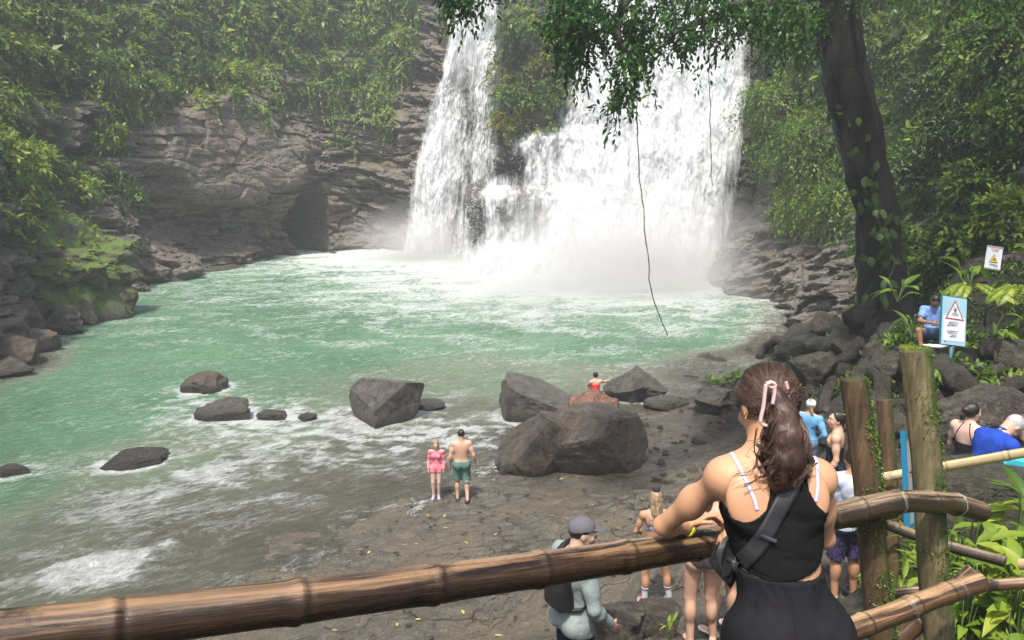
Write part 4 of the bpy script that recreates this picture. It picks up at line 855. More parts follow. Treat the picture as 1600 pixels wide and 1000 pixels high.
bamboo('short brown bamboo stub crossing behind the lower rail', [P(a, b_, t) for a, b_, t in ((1395,1010,3.6),(1460,950,3.55),(1524,892,3.5))], .040, [.35,.8], BM4, 36, 120)
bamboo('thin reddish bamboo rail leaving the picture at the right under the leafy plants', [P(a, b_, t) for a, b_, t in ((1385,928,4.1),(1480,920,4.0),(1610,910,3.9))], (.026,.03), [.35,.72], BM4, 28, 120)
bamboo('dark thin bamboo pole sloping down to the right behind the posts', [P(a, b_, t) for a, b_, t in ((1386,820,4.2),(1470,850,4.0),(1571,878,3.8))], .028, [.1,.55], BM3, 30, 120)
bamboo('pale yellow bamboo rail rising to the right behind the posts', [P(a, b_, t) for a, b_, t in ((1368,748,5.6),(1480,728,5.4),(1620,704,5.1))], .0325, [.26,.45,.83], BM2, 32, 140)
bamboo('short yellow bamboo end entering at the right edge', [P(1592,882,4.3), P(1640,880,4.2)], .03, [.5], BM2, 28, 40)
# posts
def post_mat(name, a, b2, c2, mossy):
    m = bpy.data.materials.new(name); m.use_nodes = True; nt = m.node_tree; b = nt.nodes['Principled BSDF']
    n1 = noise_(nt, mapped(nt, (9, 9, 1.3)), 1.6, 8, .75, .4); n2 = noise_(nt, mapped(nt), 16, 6, .8); n3 = noise_(nt, mapped(nt), 3.5, 5)
    c = mix(nt, rng_(nt, n1, .36, .62), a, b2); c = mix(nt, rng_(nt, n1, .6, .75, 0, .7), c, tuple(k*.3 for k in a))
    geo = nt.nodes.new('ShaderNodeNewGeometry'); sx = nt.nodes.new('ShaderNodeSeparateXYZ'); nt.links.new(geo.outputs['Normal'], sx.inputs[0])
    f = mth(nt, 'ADD', mth(nt, 'ADD', mth(nt, 'MULTIPLY', sx.outputs[0], .22), mth(nt, 'MULTIPLY', sx.outputs[2], .6)), mth(nt, 'ADD', mth(nt, 'MULTIPLY', n3, 1.0), mth(nt, 'MULTIPLY', n2, .5)))
    c = mix(nt, rng_(nt, f, .98-mossy, 1.12-mossy), c, c2)
    nt.links.new(c, b.inputs['Base Color']); b.inputs['Roughness'].default_value = .75
    bp = nt.nodes.new('ShaderNodeBump'); bp.inputs['Strength'].default_value = .9; bp.inputs['Distance'].default_value = .012
    nt.links.new(mth(nt, 'ADD', n1, mth(nt, 'MULTIPLY', n2, .5)), bp.inputs['Height']); nt.links.new(bp.outputs[0], b.inputs['Normal']); return m
PM1 = post_mat('post_wood', (.03,.018,.009), (.135,.08,.034), (.04,.05,.010), .09); PM2 = post_mat('post_wood_mossy', (.055,.04,.018), (.22,.18,.085), (.05,.07,.012), .17)
def post(label, a, b_, rx, m, seed, moss_n):
    p = catmull([a, a*.65+b_*.35+np.array([.006, 0, 0]), a*.3+b_*.7-np.array([.005, 0, 0]), b_], 120)
    V, F, t = tube(p, rx, 48, True); s = np.arange(120)[:, None]; th = np.linspace(0, 2*math.pi, 48, endpoint=False)[None]
    d = (fbm(np.cos(th)*1.5+seed, np.sin(th)*1.5, s*.02+0*th, 4, seed)*.10-np.abs(fbm(np.cos(th)*4+seed, np.sin(th)*4, s*.012+0*th, 3, seed+1))*.12).ravel()
    c = np.repeat(p, 48, 0); V[:-2] = c+(V[:-2]-c)*(1+d)[:, None]
    root = empty('fence_post', b_); tag(root, label, 'post', 'mossy timber posts of the lookout fence')
    adopt(root, mesh_from('timber', V, [F, t], m))
    rg = np.random.default_rng(seed); k = rg.integers(48, len(V)-2, moss_n*4); k = k[(perlin(V[k][:, 0]*9, V[k][:, 2]*5, V[k][:, 1]*9, seed)+.35*unit(V[k]-c[k])[:, 0]) > .12][:moss_n]
    if len(k) > 20:
        g = Geo(); n0 = unit(V[k]-c[k]); q = V[k]+n0*.002
        for j in range(3): leaves(g, q+rg.normal(0, .004, q.shape), unit(n0+rg.normal(0, .7, q.shape)-[0, 0, .5]), unit(rg.normal(0, 1, q.shape)), rg.uniform(.006, .014, len(q)), rg.uniform(.004, .008, len(q)), rg.uniform(0, .9, len(q)), simple=True)
        adopt(root, tag(g.build('moss', LM['mid']), kind='stuff'))
    return root
post('front left timber post with its right side furred in moss, beside the woman', P(1333,590,3.3), P(1392,1090,3.3), .057, PM1, 3, 1500)
post('tallest front timber post, mossy on top, right of the other front post', P(1430,545,3.5), P(1478,1090,3.5), .066, PM2, 6, 700)
post('thin short timber post between and behind the two front posts', P(1381,623,5.7), P(1401,960,5.7), .056, PM1, 9, 300)
g = Geo(); q = P(1430,545,3.5); rg = np.random.default_rng(1)
aa = rg.uniform(0, 6.28, 700); rr = .062*np.sqrt(rg.uniform(0, 1, 700)); b0 = q+np.stack([np.cos(aa)*rr, np.sin(aa)*rr, rg.uniform(-.012, .004, 700)], -1)
leaves(g, b0, unit(rg.normal(0, .5, b0.shape)+[0, 0, .8]), unit(rg.normal(0, 1, b0.shape)), rg.uniform(.008, .016, 700), .006, rg.uniform(.4, 1, 700), simple=True)
tag(recenter(g.build('moss_tuft', LM['bright'])), 'bright green moss cushion on top of the tallest post', 'moss')
# wire lashings
def wire(label, c, ax, r, turns=2, tail=None):
    ax = unit(np.array(ax, float)); u_ = unit(np.cross(ax, [0, 0, 1.])); v_ = np.cross(u_, ax); th = np.linspace(0, 2*math.pi*turns, 60*turns)
    p = np.array(c)+r*(np.cos(th)[:, None]*u_+np.sin(th)[:, None]*v_)+ax*(np.linspace(-.006, .006, len(th))*turns*.6+.012*np.sin(th))[:, None]
    if tail is not None: p = np.vstack([p, catmull([p[-1], (p[-1]+tail)/2+np.array([0, -.02, -.01]), tail], 20)])
    g = Geo(); add_tube(g, p, .0009, 6); tag(recenter(g.build('wire_lashing', mat('galvanised_wire', (.45,.44,.42), .4, metal=.8))), label, 'wire', 'wire lashings on the bamboo rails')
wire('wire tied round the dark handrail end left of the tallest post', P(1400,785,3.16), [1,.5,.1], .05)
wire('wire tied round the dark handrail end right of the tallest post', P(1493,788,3.42), [1,.8,-.1], .05)
wire('wire round the lower brown rail with a long loose tail', P(1418,951,3.03), [1,.5,.5], .046, 3, P(1362,943,3.0))
wire('wire round the lower brown rail right of the tallest post', P(1497,921,3.2), [1,.5,.5], .046)
wire('wire round the end of the lower brown rail near the stub', P(1526,912,3.25), [1,.5,.5], .046)
wire('wire on the pale yellow rail by the thin post', P(1392,744,5.5), [1,-.2,.1], .036, 3, P(1362,728,5.5))
wire('wire round the brown bamboo stub', P(1505,905,3.52), [.6,-.1,.6], .043)
# ------------------------------------------------------------------ signs
M_TEAL = mat('sign_teal_metal', (.03,.16,.20), .45); M_WHITE = mat('sign_white', (.78,.80,.83), .4); M_SKY = mat('sign_sky_blue', (.32,.58,.72), .4, noise=(3,2,(.45,.68,.8),.3))
M_INK = mat('sign_ink', (.05,.06,.08), .6); M_RED = mat('sign_red', (.42,.05,.05), .5); M_YEL = mat('sign_yellow', (.85,.6,.05), .45); M_BACK = mat('sign_back_board', (.46,.43,.38), .7, noise=(12,4,(.36,.33,.28),.2)); M_BLUEF = mat('sign_blue_frame', (.012,.17,.30), .4)
def sign_frame(o, ul, ur, ll):
    ex = unit(ur-ul); ez = unit(ul-ll); en = unit(np.cross(ex, ez)); return ex, ez, en
def text_obj(s, loc, ex, ez, en, size, m, parent, name='lettering'):
    cu = bpy.data.curves.new(name, 'FONT'); cu.body = s; cu.size = size; cu.align_x = 'CENTER'; cu.align_y = 'CENTER'; cu.extrude = .0008; cu.space_line = .95
    o = bpy.data.objects.new(name, cu); COL.objects.link(o)
    o.matrix_world = Matrix(((ex[0], ez[0], -en[0] if False else np.cross(ex, ez)[0], loc[0]), (ex[1], ez[1], np.cross(ex, ez)[1], loc[1]), (ex[2], ez[2], np.cross(ex, ez)[2], loc[2]), (0, 0, 0, 1)))
    dg = bpy.context.evaluated_depsgraph_get(); dg.update(); me = bpy.data.meshes.new_from_object(o.evaluated_get(dg)); mw_ = o.matrix_world.copy(); bpy.data.objects.remove(o)
    me.transform(mw_); me.materials.clear(); me.materials.append(m); o2 = bpy.data.objects.new(name, me); COL.objects.link(o2); adopt(parent, o2); return o2
def panel(root, name, c, ex, ez, en, w_, h_, th, m, off=0):
    g = Geo(); g.box(np.array(c)+en*off, (w_, th, h_), np.stack([ex, -en, ez], 1)); return adopt(root, g.build(name, m, smooth=False))
def tri(root, name, c, ex, ez, en, w_, h_, th, m, off):
    p = [(-w_/2, -h_/2), (w_/2, -h_/2), (0, h_/2)]; V = [c+ex*a+ez*b_+en*(off+e) for e in (0, th) for a, b_ in p]
    return adopt(root, mesh_from(name, np.array(V), [np.array([[0,2,1],[3,4,5]]), np.array([[0,1,4,3],[1,2,5,4],[2,0,3,5]])], m, smooth=False))
def big_sign():
    t0 = 13.4; ul, ur, ll = P(1473,462,t0), P(1510,468,t0*1.02), P(1470,537,t0); ex, ez, en = sign_frame(0, ul, ur, ll); en = -np.cross(ez, ex)*1.0
    en = unit(np.cross(ex, ez)); c = (ur+ll)/2; w_ = np.linalg.norm(ur-ul); h_ = np.linalg.norm(ul-ll)
    root = empty('warning_sign', P(1487,582,13.4)); tag(root, 'large light blue warning sign with a red drowning triangle, beside the sitting man', 'sign')
    panel(root, 'frame', c, ex, ez, en, w_+.03, h_+.03, .03, M_TEAL, -.012); panel(root, 'board', c, ex, ez, en, w_, h_, .01, M_SKY, .006)
    panel(root, 'text_panel', c-ez*h_*.16, ex, ez, en, w_*.90, h_*.52, .003, M_WHITE, .0135)
    tc = c+ez*h_*.24; tri(root, 'red_triangle', tc, ex, ez, en, w_*.8, h_*.42, .003, M_RED, .0135); tri(root, 'white_triangle', tc-ez*.012, ex, ez, en, w_*.64, h_*.335, .003, M_WHITE, .017)
    g = Geo(); f = tc-ez*.03+en*.021; g.box(f+ez*.045, (.025,.004,.025), np.stack([ex,-en,ez],1)); g.box(f+ez*.005, (.03,.004,.05), np.stack([ex,-en,ez],1))
    for s in (-1, 1): add_tube(g, np.array([f+ez*.02+ex*.01*s, f+ez*.03+ex*.04*s, f+ez*.085+ex*.035*s]), .007, 6)
    for k in range(3): add_tube(g, np.stack([f-ez*(.03+.018*k)+ex*a+ez*.005*math.sin(a*90) for a in np.linspace(-.075-.012*k,.075+.012*k,24)]), .003, 5)
    adopt(root, g.build('drowning_figure', M_INK))
    text_obj('NO HAY SALVAVIDAS\nNADE BAJO SU PROPIO\nRIESGO Y RESPONSABILIDAD', c-ez*h_*.06+en*.0165, ex, ez, en, .031, M_INK, root)
    text_obj('NO LIFEGUARD ON DUTY\nSWIM AT YOUR OWN\nRISK AND\nRESPONSIBILITY', c-ez*h_*.27+en*.0165, ex, ez, en, .033, M_INK, root)
    g = Geo(); g.box(c-ez*h_*.44-ex*w_*.36+en*.014, (.03,.003,.03), np.stack([ex,-en,ez],1)); adopt(root, g.build('emblem', mat('emblem_blue', (.02,.2,.3), .5)))
    g = Geo(); add_tube(g, np.array([P(1489,530,13.5)+[0,.06,0], P(1487,600,13.5)+[0,.06,0]]), .03, 12); adopt(root, g.build('pole', M_TEAL))
big_sign()
def small_sign():
    t0 = 15; ul, ur, ll = P(1543,384,t0), P(1567,388,t0*1.01), P(1538,418,t0); ex, ez, en = sign_frame(0, ul, ur, ll); en = unit(np.cross(ex, ez)); c = (ur+ll)/2; w_ = np.linalg.norm(ur-ul); h_ = np.linalg.norm(ul-ll)
    root = empty('warning_sign', P(1540,500,15)); tag(root, 'small tilted white sign with a yellow hazard triangle on a dark pole among the leaves', 'sign')
    panel(root, 'board', c, ex, ez, en, w_, h_, .012, M_WHITE, 0); panel(root, 'top_bar', c+ez*h_*.5, ex, ez, en, w_*1.04, .03, .016, M_BACK, .004); panel(root, 'bottom_bar', c-ez*h_*.5, ex, ez, en, w_*1.04, .03, .016, M_BACK, .004)
    tri(root, 'black_triangle', c-ez*.01, ex, ez, en, w_*.56, h_*.4, .003, M_INK, .007); tri(root, 'yellow_triangle', c-ez*.016, ex, ez, en, w_*.44, h_*.31, .003, M_YEL, .0105)
    g = Geo(); f = c-ez*.03+en*.015; add_tube(g, np.array([f-ex*.03, f+ez*.02, f+ex*.03-ez*.01]), .008, 6); add_tube(g, np.array([f-ex*.035-ez*.022, f+ex*.035-ez*.022]), .005, 6); adopt(root, g.build('hazard_figure', M_INK))
    text_obj('PRECAUCION\nCAUTION', c+ez*h_*.34+en*.008, ex, ez, en, .034, M_RED, root); text_obj('PISO RESBALOSO\nSLIPPERY SURFACE', c-ez*h_*.34+en*.008, ex, ez, en, .03, M_INK, root)
    g = Geo(); add_tube(g, np.array([P(1552,400,15.1)+[0,.06,0], P(1548,440,15.1)+[0,.06,0], P(1538,510,15.1)]), .022, 10); adopt(root, g.build('pole', mat('dark_pole', (.02,.05,.06), .5)))
small_sign()
def side_sign():
    t0 = 4.6; a, b_, d = P(1411,676,t0), P(1422,690,t0+.55), P(1417,825,t0); e = P(1432,812,t0+.55)
    root = empty('board_sign', d); tag(root, 'blue framed notice board seen edge on between the posts, its grey back showing', 'sign')
    ul, ur, ll = a, a+(P(1424,683,t0+.5)-a), P(1418,823,t0); ex, ez, en = sign_frame(0, ul, ur, ll); en = unit(np.cross(ex, ez)); w_ = .42; h_ = np.linalg.norm(ul-ll)
    c = (ul+ll)/2+ex*w_/2
    panel(root, 'back_board', c, ex, ez, en, w_-.02, h_-.02, .012, M_BACK, 0)
    g = Geo(); ax = np.stack([ex, -en, ez], 1)
    for dx, dz, ww, hh in ((-w_/2, 0, .022, h_+.02), (w_/2, 0, .022, h_+.02), (0, h_/2, w_-.023, .022), (0, -h_/2, w_-.023, .022)): g.box(c+ex*dx+ez*dz, (ww, .03, hh), ax)
    adopt(root, g.build('frame', M_BLUEF, smooth=False))
side_sign()
# ------------------------------------------------------------------ plants near the fence
def big_leaf_plant(label, c, n, L, W, m, seed, group='broad leaved plants by the fence', up=1.2, name='broad_leaf_plant', spread=1.0, H=None):
    rg = np.random.default_rng(seed); root = empty(name, c); tag(root, label, 'plant', group); c = np.array(c, float); g = Geo(); st = Geo(); B = []; D = []
    for k in range(n):
        a = rg.uniform(0, 6.28); h = rg.uniform(.15, .9)*up*L*1.6 if H is None else rg.uniform(.3, 1)*H; o = np.array([math.cos(a), math.sin(a), 0]); tip = o*L*.5*spread*rg.uniform(.2, 1)+np.array([0, 0, h])
        p = catmull([np.zeros(3), tip*.5+np.array([0, 0, h*.1]), tip], 8); add_tube(st, p, np.linspace(.009, .005, 8)*L/.3, 6); B.append(tip); D.append(o*rg.uniform(.5, 1)+np.array([0, 0, rg.uniform(-.2, .9)]))
    B = np.array(B); D = unit(np.array(D)); nn = unit(np.array([0, 0, 1.])-D*D[:, 2:3]+rg.normal(0, .15, B.shape))
    s = rg.uniform(.6, 1.15, n)
    # long blades made of several ribs
    for k in range(n):
        m_ = 9; f = np.linspace(0, 1, m_); w_ = W*s[k]*np.sin(np.pi*np.clip(f, .01, 1)**.75)**.9; S_ = unit(np.cross(D[k], nn[k])); cu = rg.uniform(.25, .7)
        ctr = B[k]+D[k]*(L*s[k]*f)[:, None]-nn[k]*(L*s[k]*cu*f*f)[:, None]; rows = []
        for q, e in ((-.5, .18), (-.25, .06), (0, 0), (.25, .06), (.5, .18)): rows.append(ctr+S_*(w_*q)[:, None]+nn[k]*(w_*e)[:, None]+nn[k]*(.02*L*np.sin(f*23+q*5+k)*abs(q))[:, None])
        V = np.stack(rows, 1).reshape(-1, 3); g.add(V, grid_faces(m_, 5), np.clip(.5+rg.normal(0, .25), 0, 1))
    g.build('foliage', m, root); st.build('stem', mat('green_stem', (.09,.14,.04), .5), root)
def grnd(px, py, t):
    q = P(px, py, t); return np.array([q[0], q[1], float(terr_z(q[0], q[1]))])
for i, (px_, py_, t, n, L, W, mk, lb, up) in enumerate([
  (1545,905,5.0,12,.42,.17,'bright','sunlit broad leaved plant with an upright paddle leaf above the dark pole',1.1),(1585,890,4.9,12,.36,.15,'bright','bright broad leaved plant at the right edge',.9),
  (1500,880,5.3,12,.34,.10,'bright','sunlit plant with narrow drooping leaves right of the tallest post',.8),(1465,870,5.6,8,.32,.09,'mid','fan leaved plant just left of the narrow leaved plant',.8),
  (1570,960,4.6,11,.26,.12,'bright','low leafy plant under the thin reddish rail',.7),(1450,905,5.2,8,.28,.08,'bright','slender leaves behind the tallest post',.7),(1530,935,4.7,9,.24,.10,'mid','leafy plant by the bamboo stub',.7),(1600,800,5.4,8,.34,.10,'mid','ferny plant hanging before the turquoise bag',.9),
  (1400,940,5.0,6,.22,.05,'bright','tuft of thin blades between the two front posts',.8),(1040,1010,6.4,7,.12,.04,'bright','small weed between the ochre rocks',.6),
  (1510,845,5.6,12,.36,.12,'bright','sunlit clump of arching leaves above the stub of bamboo',1.0),(1560,850,5.5,12,.34,.13,'bright','crowded pale green leaves behind the dark pole end',.9),(1590,930,4.5,12,.24,.11,'bright','low bright plant at the right edge under the yellow bamboo end',.7),(1500,960,4.6,10,.2,.10,'bright','low plant with heart shaped leaves below the thin reddish rail',.6),(1590,985,4.3,10,.2,.1,'bright','lowest bright plant in the bottom right corner',.6),(1440,840,6.0,9,.3,.1,'mid','shaded fan leaved plant between the two rear posts',.8)]):
    gq = grnd(px_, py_+60, t); big_leaf_plant(lb, gq, n+9, L*.82, W*.8, LM[mk], 700+i, up=up, H=max(.12, P(px_, py_-55, t)[2]-gq[2]))
for i, (px_, py_, t, n, L, W, mk, lb) in enumerate([(1604,395,15.6,8,.4,.2,'bright','bright large leaves right of the small warning sign'),(1515,430,14.6,8,.45,.2,'mid','light green leaves between the two signs'),(1592,475,15.3,7,.4,.2,'bright','pale leaf plant below the small warning sign'),(1555,505,13.8,6,.42,.18,'mid','rosette with two big leaves below the small sign pole'),(1430,512,15.5,7,.5,.1,'mid','narrow leaf plant left of the sitting man'),(1405,455,16.5,8,.45,.22,'mid','climbing broad leaves beside the foot of the trunk')]):
    q = P(px_, py_, t); big_leaf_plant(lb, q-np.array([0, 0, .25]), n, L, W, LM[mk], 740+i, 'broad leaved plants by the signs', .7)
def fern(label, c, n, L, seed, m):
    rg = np.random.default_rng(seed); root = empty('fern', c); tag(root, label, 'fern', 'ferns near the signs'); g = Geo(); st = Geo()
    for k in range(n):
        a = 6.28*k/n+rg.uniform(-.3, .3); o = np.array([math.cos(a), math.sin(a)*.7-.3, 0]); p = catmull([np.zeros(3), o*L*.4+[0, 0, L*.45], o*L*.9+[0, 0, L*.25], o*L*1.15-[0, 0, L*.05]], 22); add_tube(st, p, .004, 5)
        T_ = unit(np.gradient(p, axis=0)); S_ = unit(np.cross(T_, [0, 0, 1.])); w_ = L*.28*np.sin(np.linspace(.25, 3.1, 22))
        for s in (-1, 1): leaves(g, p, unit(S_*s+T_*.5-[0, 0, .15]), unit(np.cross(S_, T_))*1.0, w_, w_*.32, rg.uniform(.3, 1, 22), simple=True)
    g.build('frond', m, root); st.build('stem', mat('green_stem', (.09,.14,.04), .5), root)
fern('bright lacy fern between the large sign and the small sign', P(1512,462,14.4), 9, .5, 1, LM['bright']); fern('small fern at the foot of the large sign', P(1468,590,13), 7, .4, 2, LM['mid']); fern('fern on the slope under the roots at the right edge', P(1588,470,14), 8, .6, 3, LM['bright'])
# ground cover at lower right
rg = np.random.default_rng(21); n = 14000; x = rg.uniform(2.4, 7.5, n); y = rg.uniform(2.8, 7.2, n); k = (fbm(x*.9, y*.9, o=3, s=9) > -.3) & (x > 2.3+.25*(y-3)); x, y = x[k], y[k]
g = Geo(); b0 = np.stack([x, y, terr_z(x, y)], -1)
for j in range(3): leaves(g, b0+rg.normal(0, .02, b0.shape)+[0, 0, .03*j], unit(rg.normal(0, .8, b0.shape)+[0, 0, .5]), unit(rg.normal(0, .4, b0.shape)+[0, 0, 1]), rg.uniform(.03, .085, len(b0)), rg.uniform(.018, .045, len(b0)), rg.uniform(.2, 1, len(b0)))
tag(g.build('ground_cover', LM['bright']), kind='stuff')
rg = np.random.default_rng(22); n = 9000; q = rg.uniform(0, 1, n); px_ = rg.uniform(1180, 1640, n); 
x = rg.uniform(7, 14, n); y = rg.uniform(9, 27, n); b0 = np.stack([x, y, terr_z(x, y)], -1); k = fbm(x*.6, y*.6, o=3, s=19) > -.08; b0 = b0[k]
g = Geo()
for j in range(3): leaves(g, b0+[0, 0, .05*j], unit(rg.normal(0, .8, b0.shape)+[0, 0, .6]), unit(rg.normal(0, .4, b0.shape)+[0, 0, 1]), rg.uniform(.07, .2, len(b0)), rg.uniform(.04, .08, len(b0)), rg.uniform(0, .8, len(b0)))
tag(g.build('ground_cover', LM['mid']), kind='stuff')
rg = np.random.default_rng(77); g = Geo(); bm = bmesh.new(); bmesh.ops.create_icosphere(bm, subdivisions=2, radius=1); pv = np.array([v.co[:] for v in bm.verts]); pf = np.array([[v.index for v in f.verts] for f in bm.faces]); bm.free()
for i in range(900):
    if i < 520: x, y = rg.uniform(3.2, 12), rg.uniform(7, 26)
    else: x, y = rg.uniform(-3, 3.4), rg.uniform(5, 17)
    s_ = rg.uniform(.015, .05) if i >= 520 else rg.uniform(.03, .13); z = float(terr_z(np.array([x]), np.array([y]))[0])
    if z > .02: g.add(pv*(1+.25*perlin(pv[:, 0]*1.5+i, pv[:, 1]*1.5, pv[:, 2]*1.5))[:, None]*s_*np.array([rg.uniform(.8, 1.4), 1, rg.uniform(.4, .8)])+np.array([x, y, z]), pf)
pb = g.build('pebbles', M_B3, smooth=False); pb.data.attributes.new('moss', 'FLOAT', 'POINT'); tag(pb, kind='stuff')
# fallen leaves on the shelf
rg = np.random.default_rng(31); lm = leaf_mat('leaf_fallen', (.28,.13,.05), (.42,.36,.07), (.5,.48,.16), .1)
for i in range(64):
    a, b_ = (rg.uniform(560, 1010), rg.uniform(740, 905)) if i < 44 else (rg.uniform(480, 900), rg.uniform(850, 1000))
    p, t = onterr(a, b_); g = Geo(); d = rg.normal(0, 1, 3); d[2] = 0
    leaves(g, p[None]+[0, 0, .015], unit(d[None]), np.array([[rg.normal(0, .2), rg.normal(0, .2), 1]]), rg.uniform(.07, .16), rg.uniform(.03, .055), rg.uniform(0, 1), curl=-.12)
    o = g.build('fallen_leaf', lm); tag(recenter(o), 'small yellowish leaf lying on the wet rock shelf', 'leaf', 'fallen leaves on the rock shelf')
# ------------------------------------------------------------------ people: smooth distance fields turned into one surface
def smin(a, b, k):
    if k <= 0: return np.minimum(a, b)
    h = np.maximum(k-np.abs(a-b), 0)/k; return np.minimum(a, b)-h*h*k*.25
class Fld:
    def __init__(s, lo, hi, res):
        s.lo = np.array(lo, float); s.res = res; s.n = np.ceil((np.array(hi)-s.lo)/res).astype(int)+1
        s.ax = [(s.lo[i]+np.arange(s.n[i])*res).astype(np.float32) for i in range(3)]
    def new(s): return np.full(s.n, .5, np.float32)
    def win(s, lo, hi, m):
        a = np.clip(np.floor((np.minimum(lo, hi)-m-s.lo)/s.res).astype(int), 0, s.n-1); b_ = np.clip(np.ceil((np.maximum(lo, hi)+m-s.lo)/s.res).astype(int)+1, 1, s.n)
        return tuple(slice(p, max(q, p+1)) for p, q in zip(a, b_))
    def pts(s, w_): return s.ax[0][w_[0]][:, None, None], s.ax[1][w_[1]][None, :, None], s.ax[2][w_[2]][None, None, :]
    def cone(s, F, a, b, ra, rb, k=.02, op='u'):
        a = np.asarray(a, float); b = np.asarray(b, float); w_ = s.win(np.minimum(a, b), np.maximum(a, b), max(ra, rb)+k+3*s.res+.05); x, y, z = s.pts(w_)
        d = b-a; L = float(d@d)+1e-9; h = np.clip(((x-a[0])*d[0]+(y-a[1])*d[1]+(z-a[2])*d[2])/L, 0, 1)
        D = np.sqrt((x-a[0]-h*d[0])**2+(y-a[1]-h*d[1])**2+(z-a[2]-h*d[2])**2)-(ra+(rb-ra)*h); F[w_] = smin(F[w_], D, k) if op == 'u' else -smin(-F[w_], D, k)
    def ell(s, F, c, r, M=None, k=.02, op='u'):
        c = np.asarray(c, float); r = np.asarray(r, float); w_ = s.win(c-r.max(), c+r.max(), k+3*s.res+.05); x, y, z = s.pts(w_); x = x-c[0]; y = y-c[1]; z = z-c[2]
        if M is not None: M = np.asarray(M); q = [(x*M[0, i]+y*M[1, i]+z*M[2, i]) for i in range(3)]
        else: q = [x+0*y+0*z, y+0*x+0*z, z+0*x+0*y]
        k0 = np.sqrt((q[0]/r[0])**2+(q[1]/r[1])**2+(q[2]/r[2])**2)+1e-6; k1 = np.sqrt((q[0]/r[0]**2)**2+(q[1]/r[1]**2)**2+(q[2]/r[2]**2)**2)+1e-6
        D = k0*(k0-1)/k1; F[w_] = smin(F[w_], D, k) if op == 'u' else -smin(-F[w_], D, k)
    def mesh(s, F):
        nx, ny, nz = F.shape; ins = F < 0
        if not ins.any(): return np.zeros((0, 3)), np.zeros((0, 4), int)
        for i in range(3):
            sl = [slice(None)]*3
            for e in (0, -1): sl[i] = e; ins[tuple(sl)] = False
            sl[i] = slice(None)
        F = np.where(ins, F, np.maximum(F, 1e-5))
        cnt = np.zeros((nx-1, ny-1, nz-1), np.int8)
        for a in (0, 1):
            for b in (0, 1):
                for c in (0, 1): cnt += ins[a:nx-1+a, b:ny-1+b, c:nz-1+c]
        act = (cnt > 0) & (cnt < 8); I = np.argwhere(act); idx = np.full(act.shape, -1, np.int64); idx[tuple(I.T)] = np.arange(len(I))
        V = np.zeros((len(I), 3)); W = np.zeros(len(I)); cr = [(0,0,0),(1,0,0),(0,1,0),(1,1,0),(0,0,1),(1,0,1),(0,1,1),(1,1,1)]
        for e0, e1 in [(0,1),(2,3),(4,5),(6,7),(0,2),(1,3),(4,6),(5,7),(0,4),(1,5),(2,6),(3,7)]:
            a = np.array(cr[e0]); b = np.array(cr[e1]); fa = F[tuple((I+a).T)]; fb = F[tuple((I+b).T)]; m = (fa < 0) != (fb < 0)
            t = np.where(m, fa/np.where(m, fa-fb, 1), 0)[:, None]; V += (a+(b-a)*t)*m[:, None]; W += m
        V = (I+V/W[:, None])*s.res+s.lo; Q = []
        for ax in range(3):
            sl0 = [slice(None)]*3; sl1 = [slice(None)]*3; sl0[ax] = slice(0, -1); sl1[ax] = slice(1, None)
            a = ins[tuple(sl0)]; b = ins[tuple(sl1)]; o1, o2 = [(1, 2), (2, 0), (0, 1)][ax]
            E_ = np.argwhere(a != b)
            E_ = E_[(E_[:, o1] > 0) & (E_[:, o2] > 0) & (E_[:, o1] < F.shape[o1]-1) & (E_[:, o2] < F.shape[o2]-1)]
            if not len(E_): continue
            fl = a[tuple(E_.T)]; u = np.zeros(3, int); v = np.zeros(3, int); u[o1] = 1; v[o2] = 1
            q = np.stack([idx[tuple((E_-u-v).T)], idx[tuple((E_-v).T)], idx[tuple(E_.T)], idx[tuple((E_-u).T)]], 1)
            q = np.where(fl[:, None], q, q[:, ::-1]); Q.append(q[(q >= 0).all(1)])
        return V, np.concatenate(Q)
def smooth_mesh(V, Q, it=2, lam=.5):
    if not len(V): return V
    e = np.concatenate([Q[:, [0, 1]], Q[:, [1, 2]], Q[:, [2, 3]], Q[:, [3, 0]]]); e = np.concatenate([e, e[:, ::-1]])
    deg = np.bincount(e[:, 0], minlength=len(V))[:, None]+1e-9
    for _ in range(it):
        A = np.stack([np.bincount(e[:, 0], V[e[:, 1], i], len(V)) for i in range(3)], 1)/deg; V = V+(A-V)*lam
    return V
def rotz(a): c, s = math.cos(a), math.sin(a); return np.array([[c, -s, 0], [s, c, 0], [0, 0, 1.]])
def rotx(a): c, s = math.cos(a), math.sin(a); return np.array([[1, 0, 0], [0, c, -s], [0, s, c.real]])
DEF = dict(pelvis=(0,0,.94), waist=(0,0,1.08), chest=(0,0,1.25), neck=(0,-.015,1.43), head=(0,.02,1.575),
  shL=(-.17,-.01,1.375), elL=(-.225,-.04,1.10), wrL=(-.235,.04,.86), shR=(.17,-.01,1.375), elR=(.225,-.04,1.10), wrR=(.235,.04,.86),
  hipL=(-.088,0,.90), knL=(-.10,.02,.49), anL=(-.10,-.03,.09), hipR=(.088,0,.90), knR=(.10,.02,.49), anR=(.10,-.03,.09))
def skin_mat(name, c, c2):
    m = mat(name, c, .5, .35, noise=(22, 4, c2, .3), bump=(90, .12, .002), sss=.12); return m
SK = dict(light=skin_mat('skin_light', (.56,.34,.24), (.62,.38,.27)), pale=skin_mat('skin_pale', (.62,.42,.33), (.68,.45,.35)), tan=skin_mat('skin_tan', (.42,.23,.135), (.5,.27,.16)), dark=skin_mat('skin_brown', (.26,.13,.075), (.32,.17,.1)), main=mat('skin_warm', (.50,.27,.145), .47, .4, noise=(7, 8, (.60,.315,.185), .2), bump=(140, .22, .002), sss=.1))
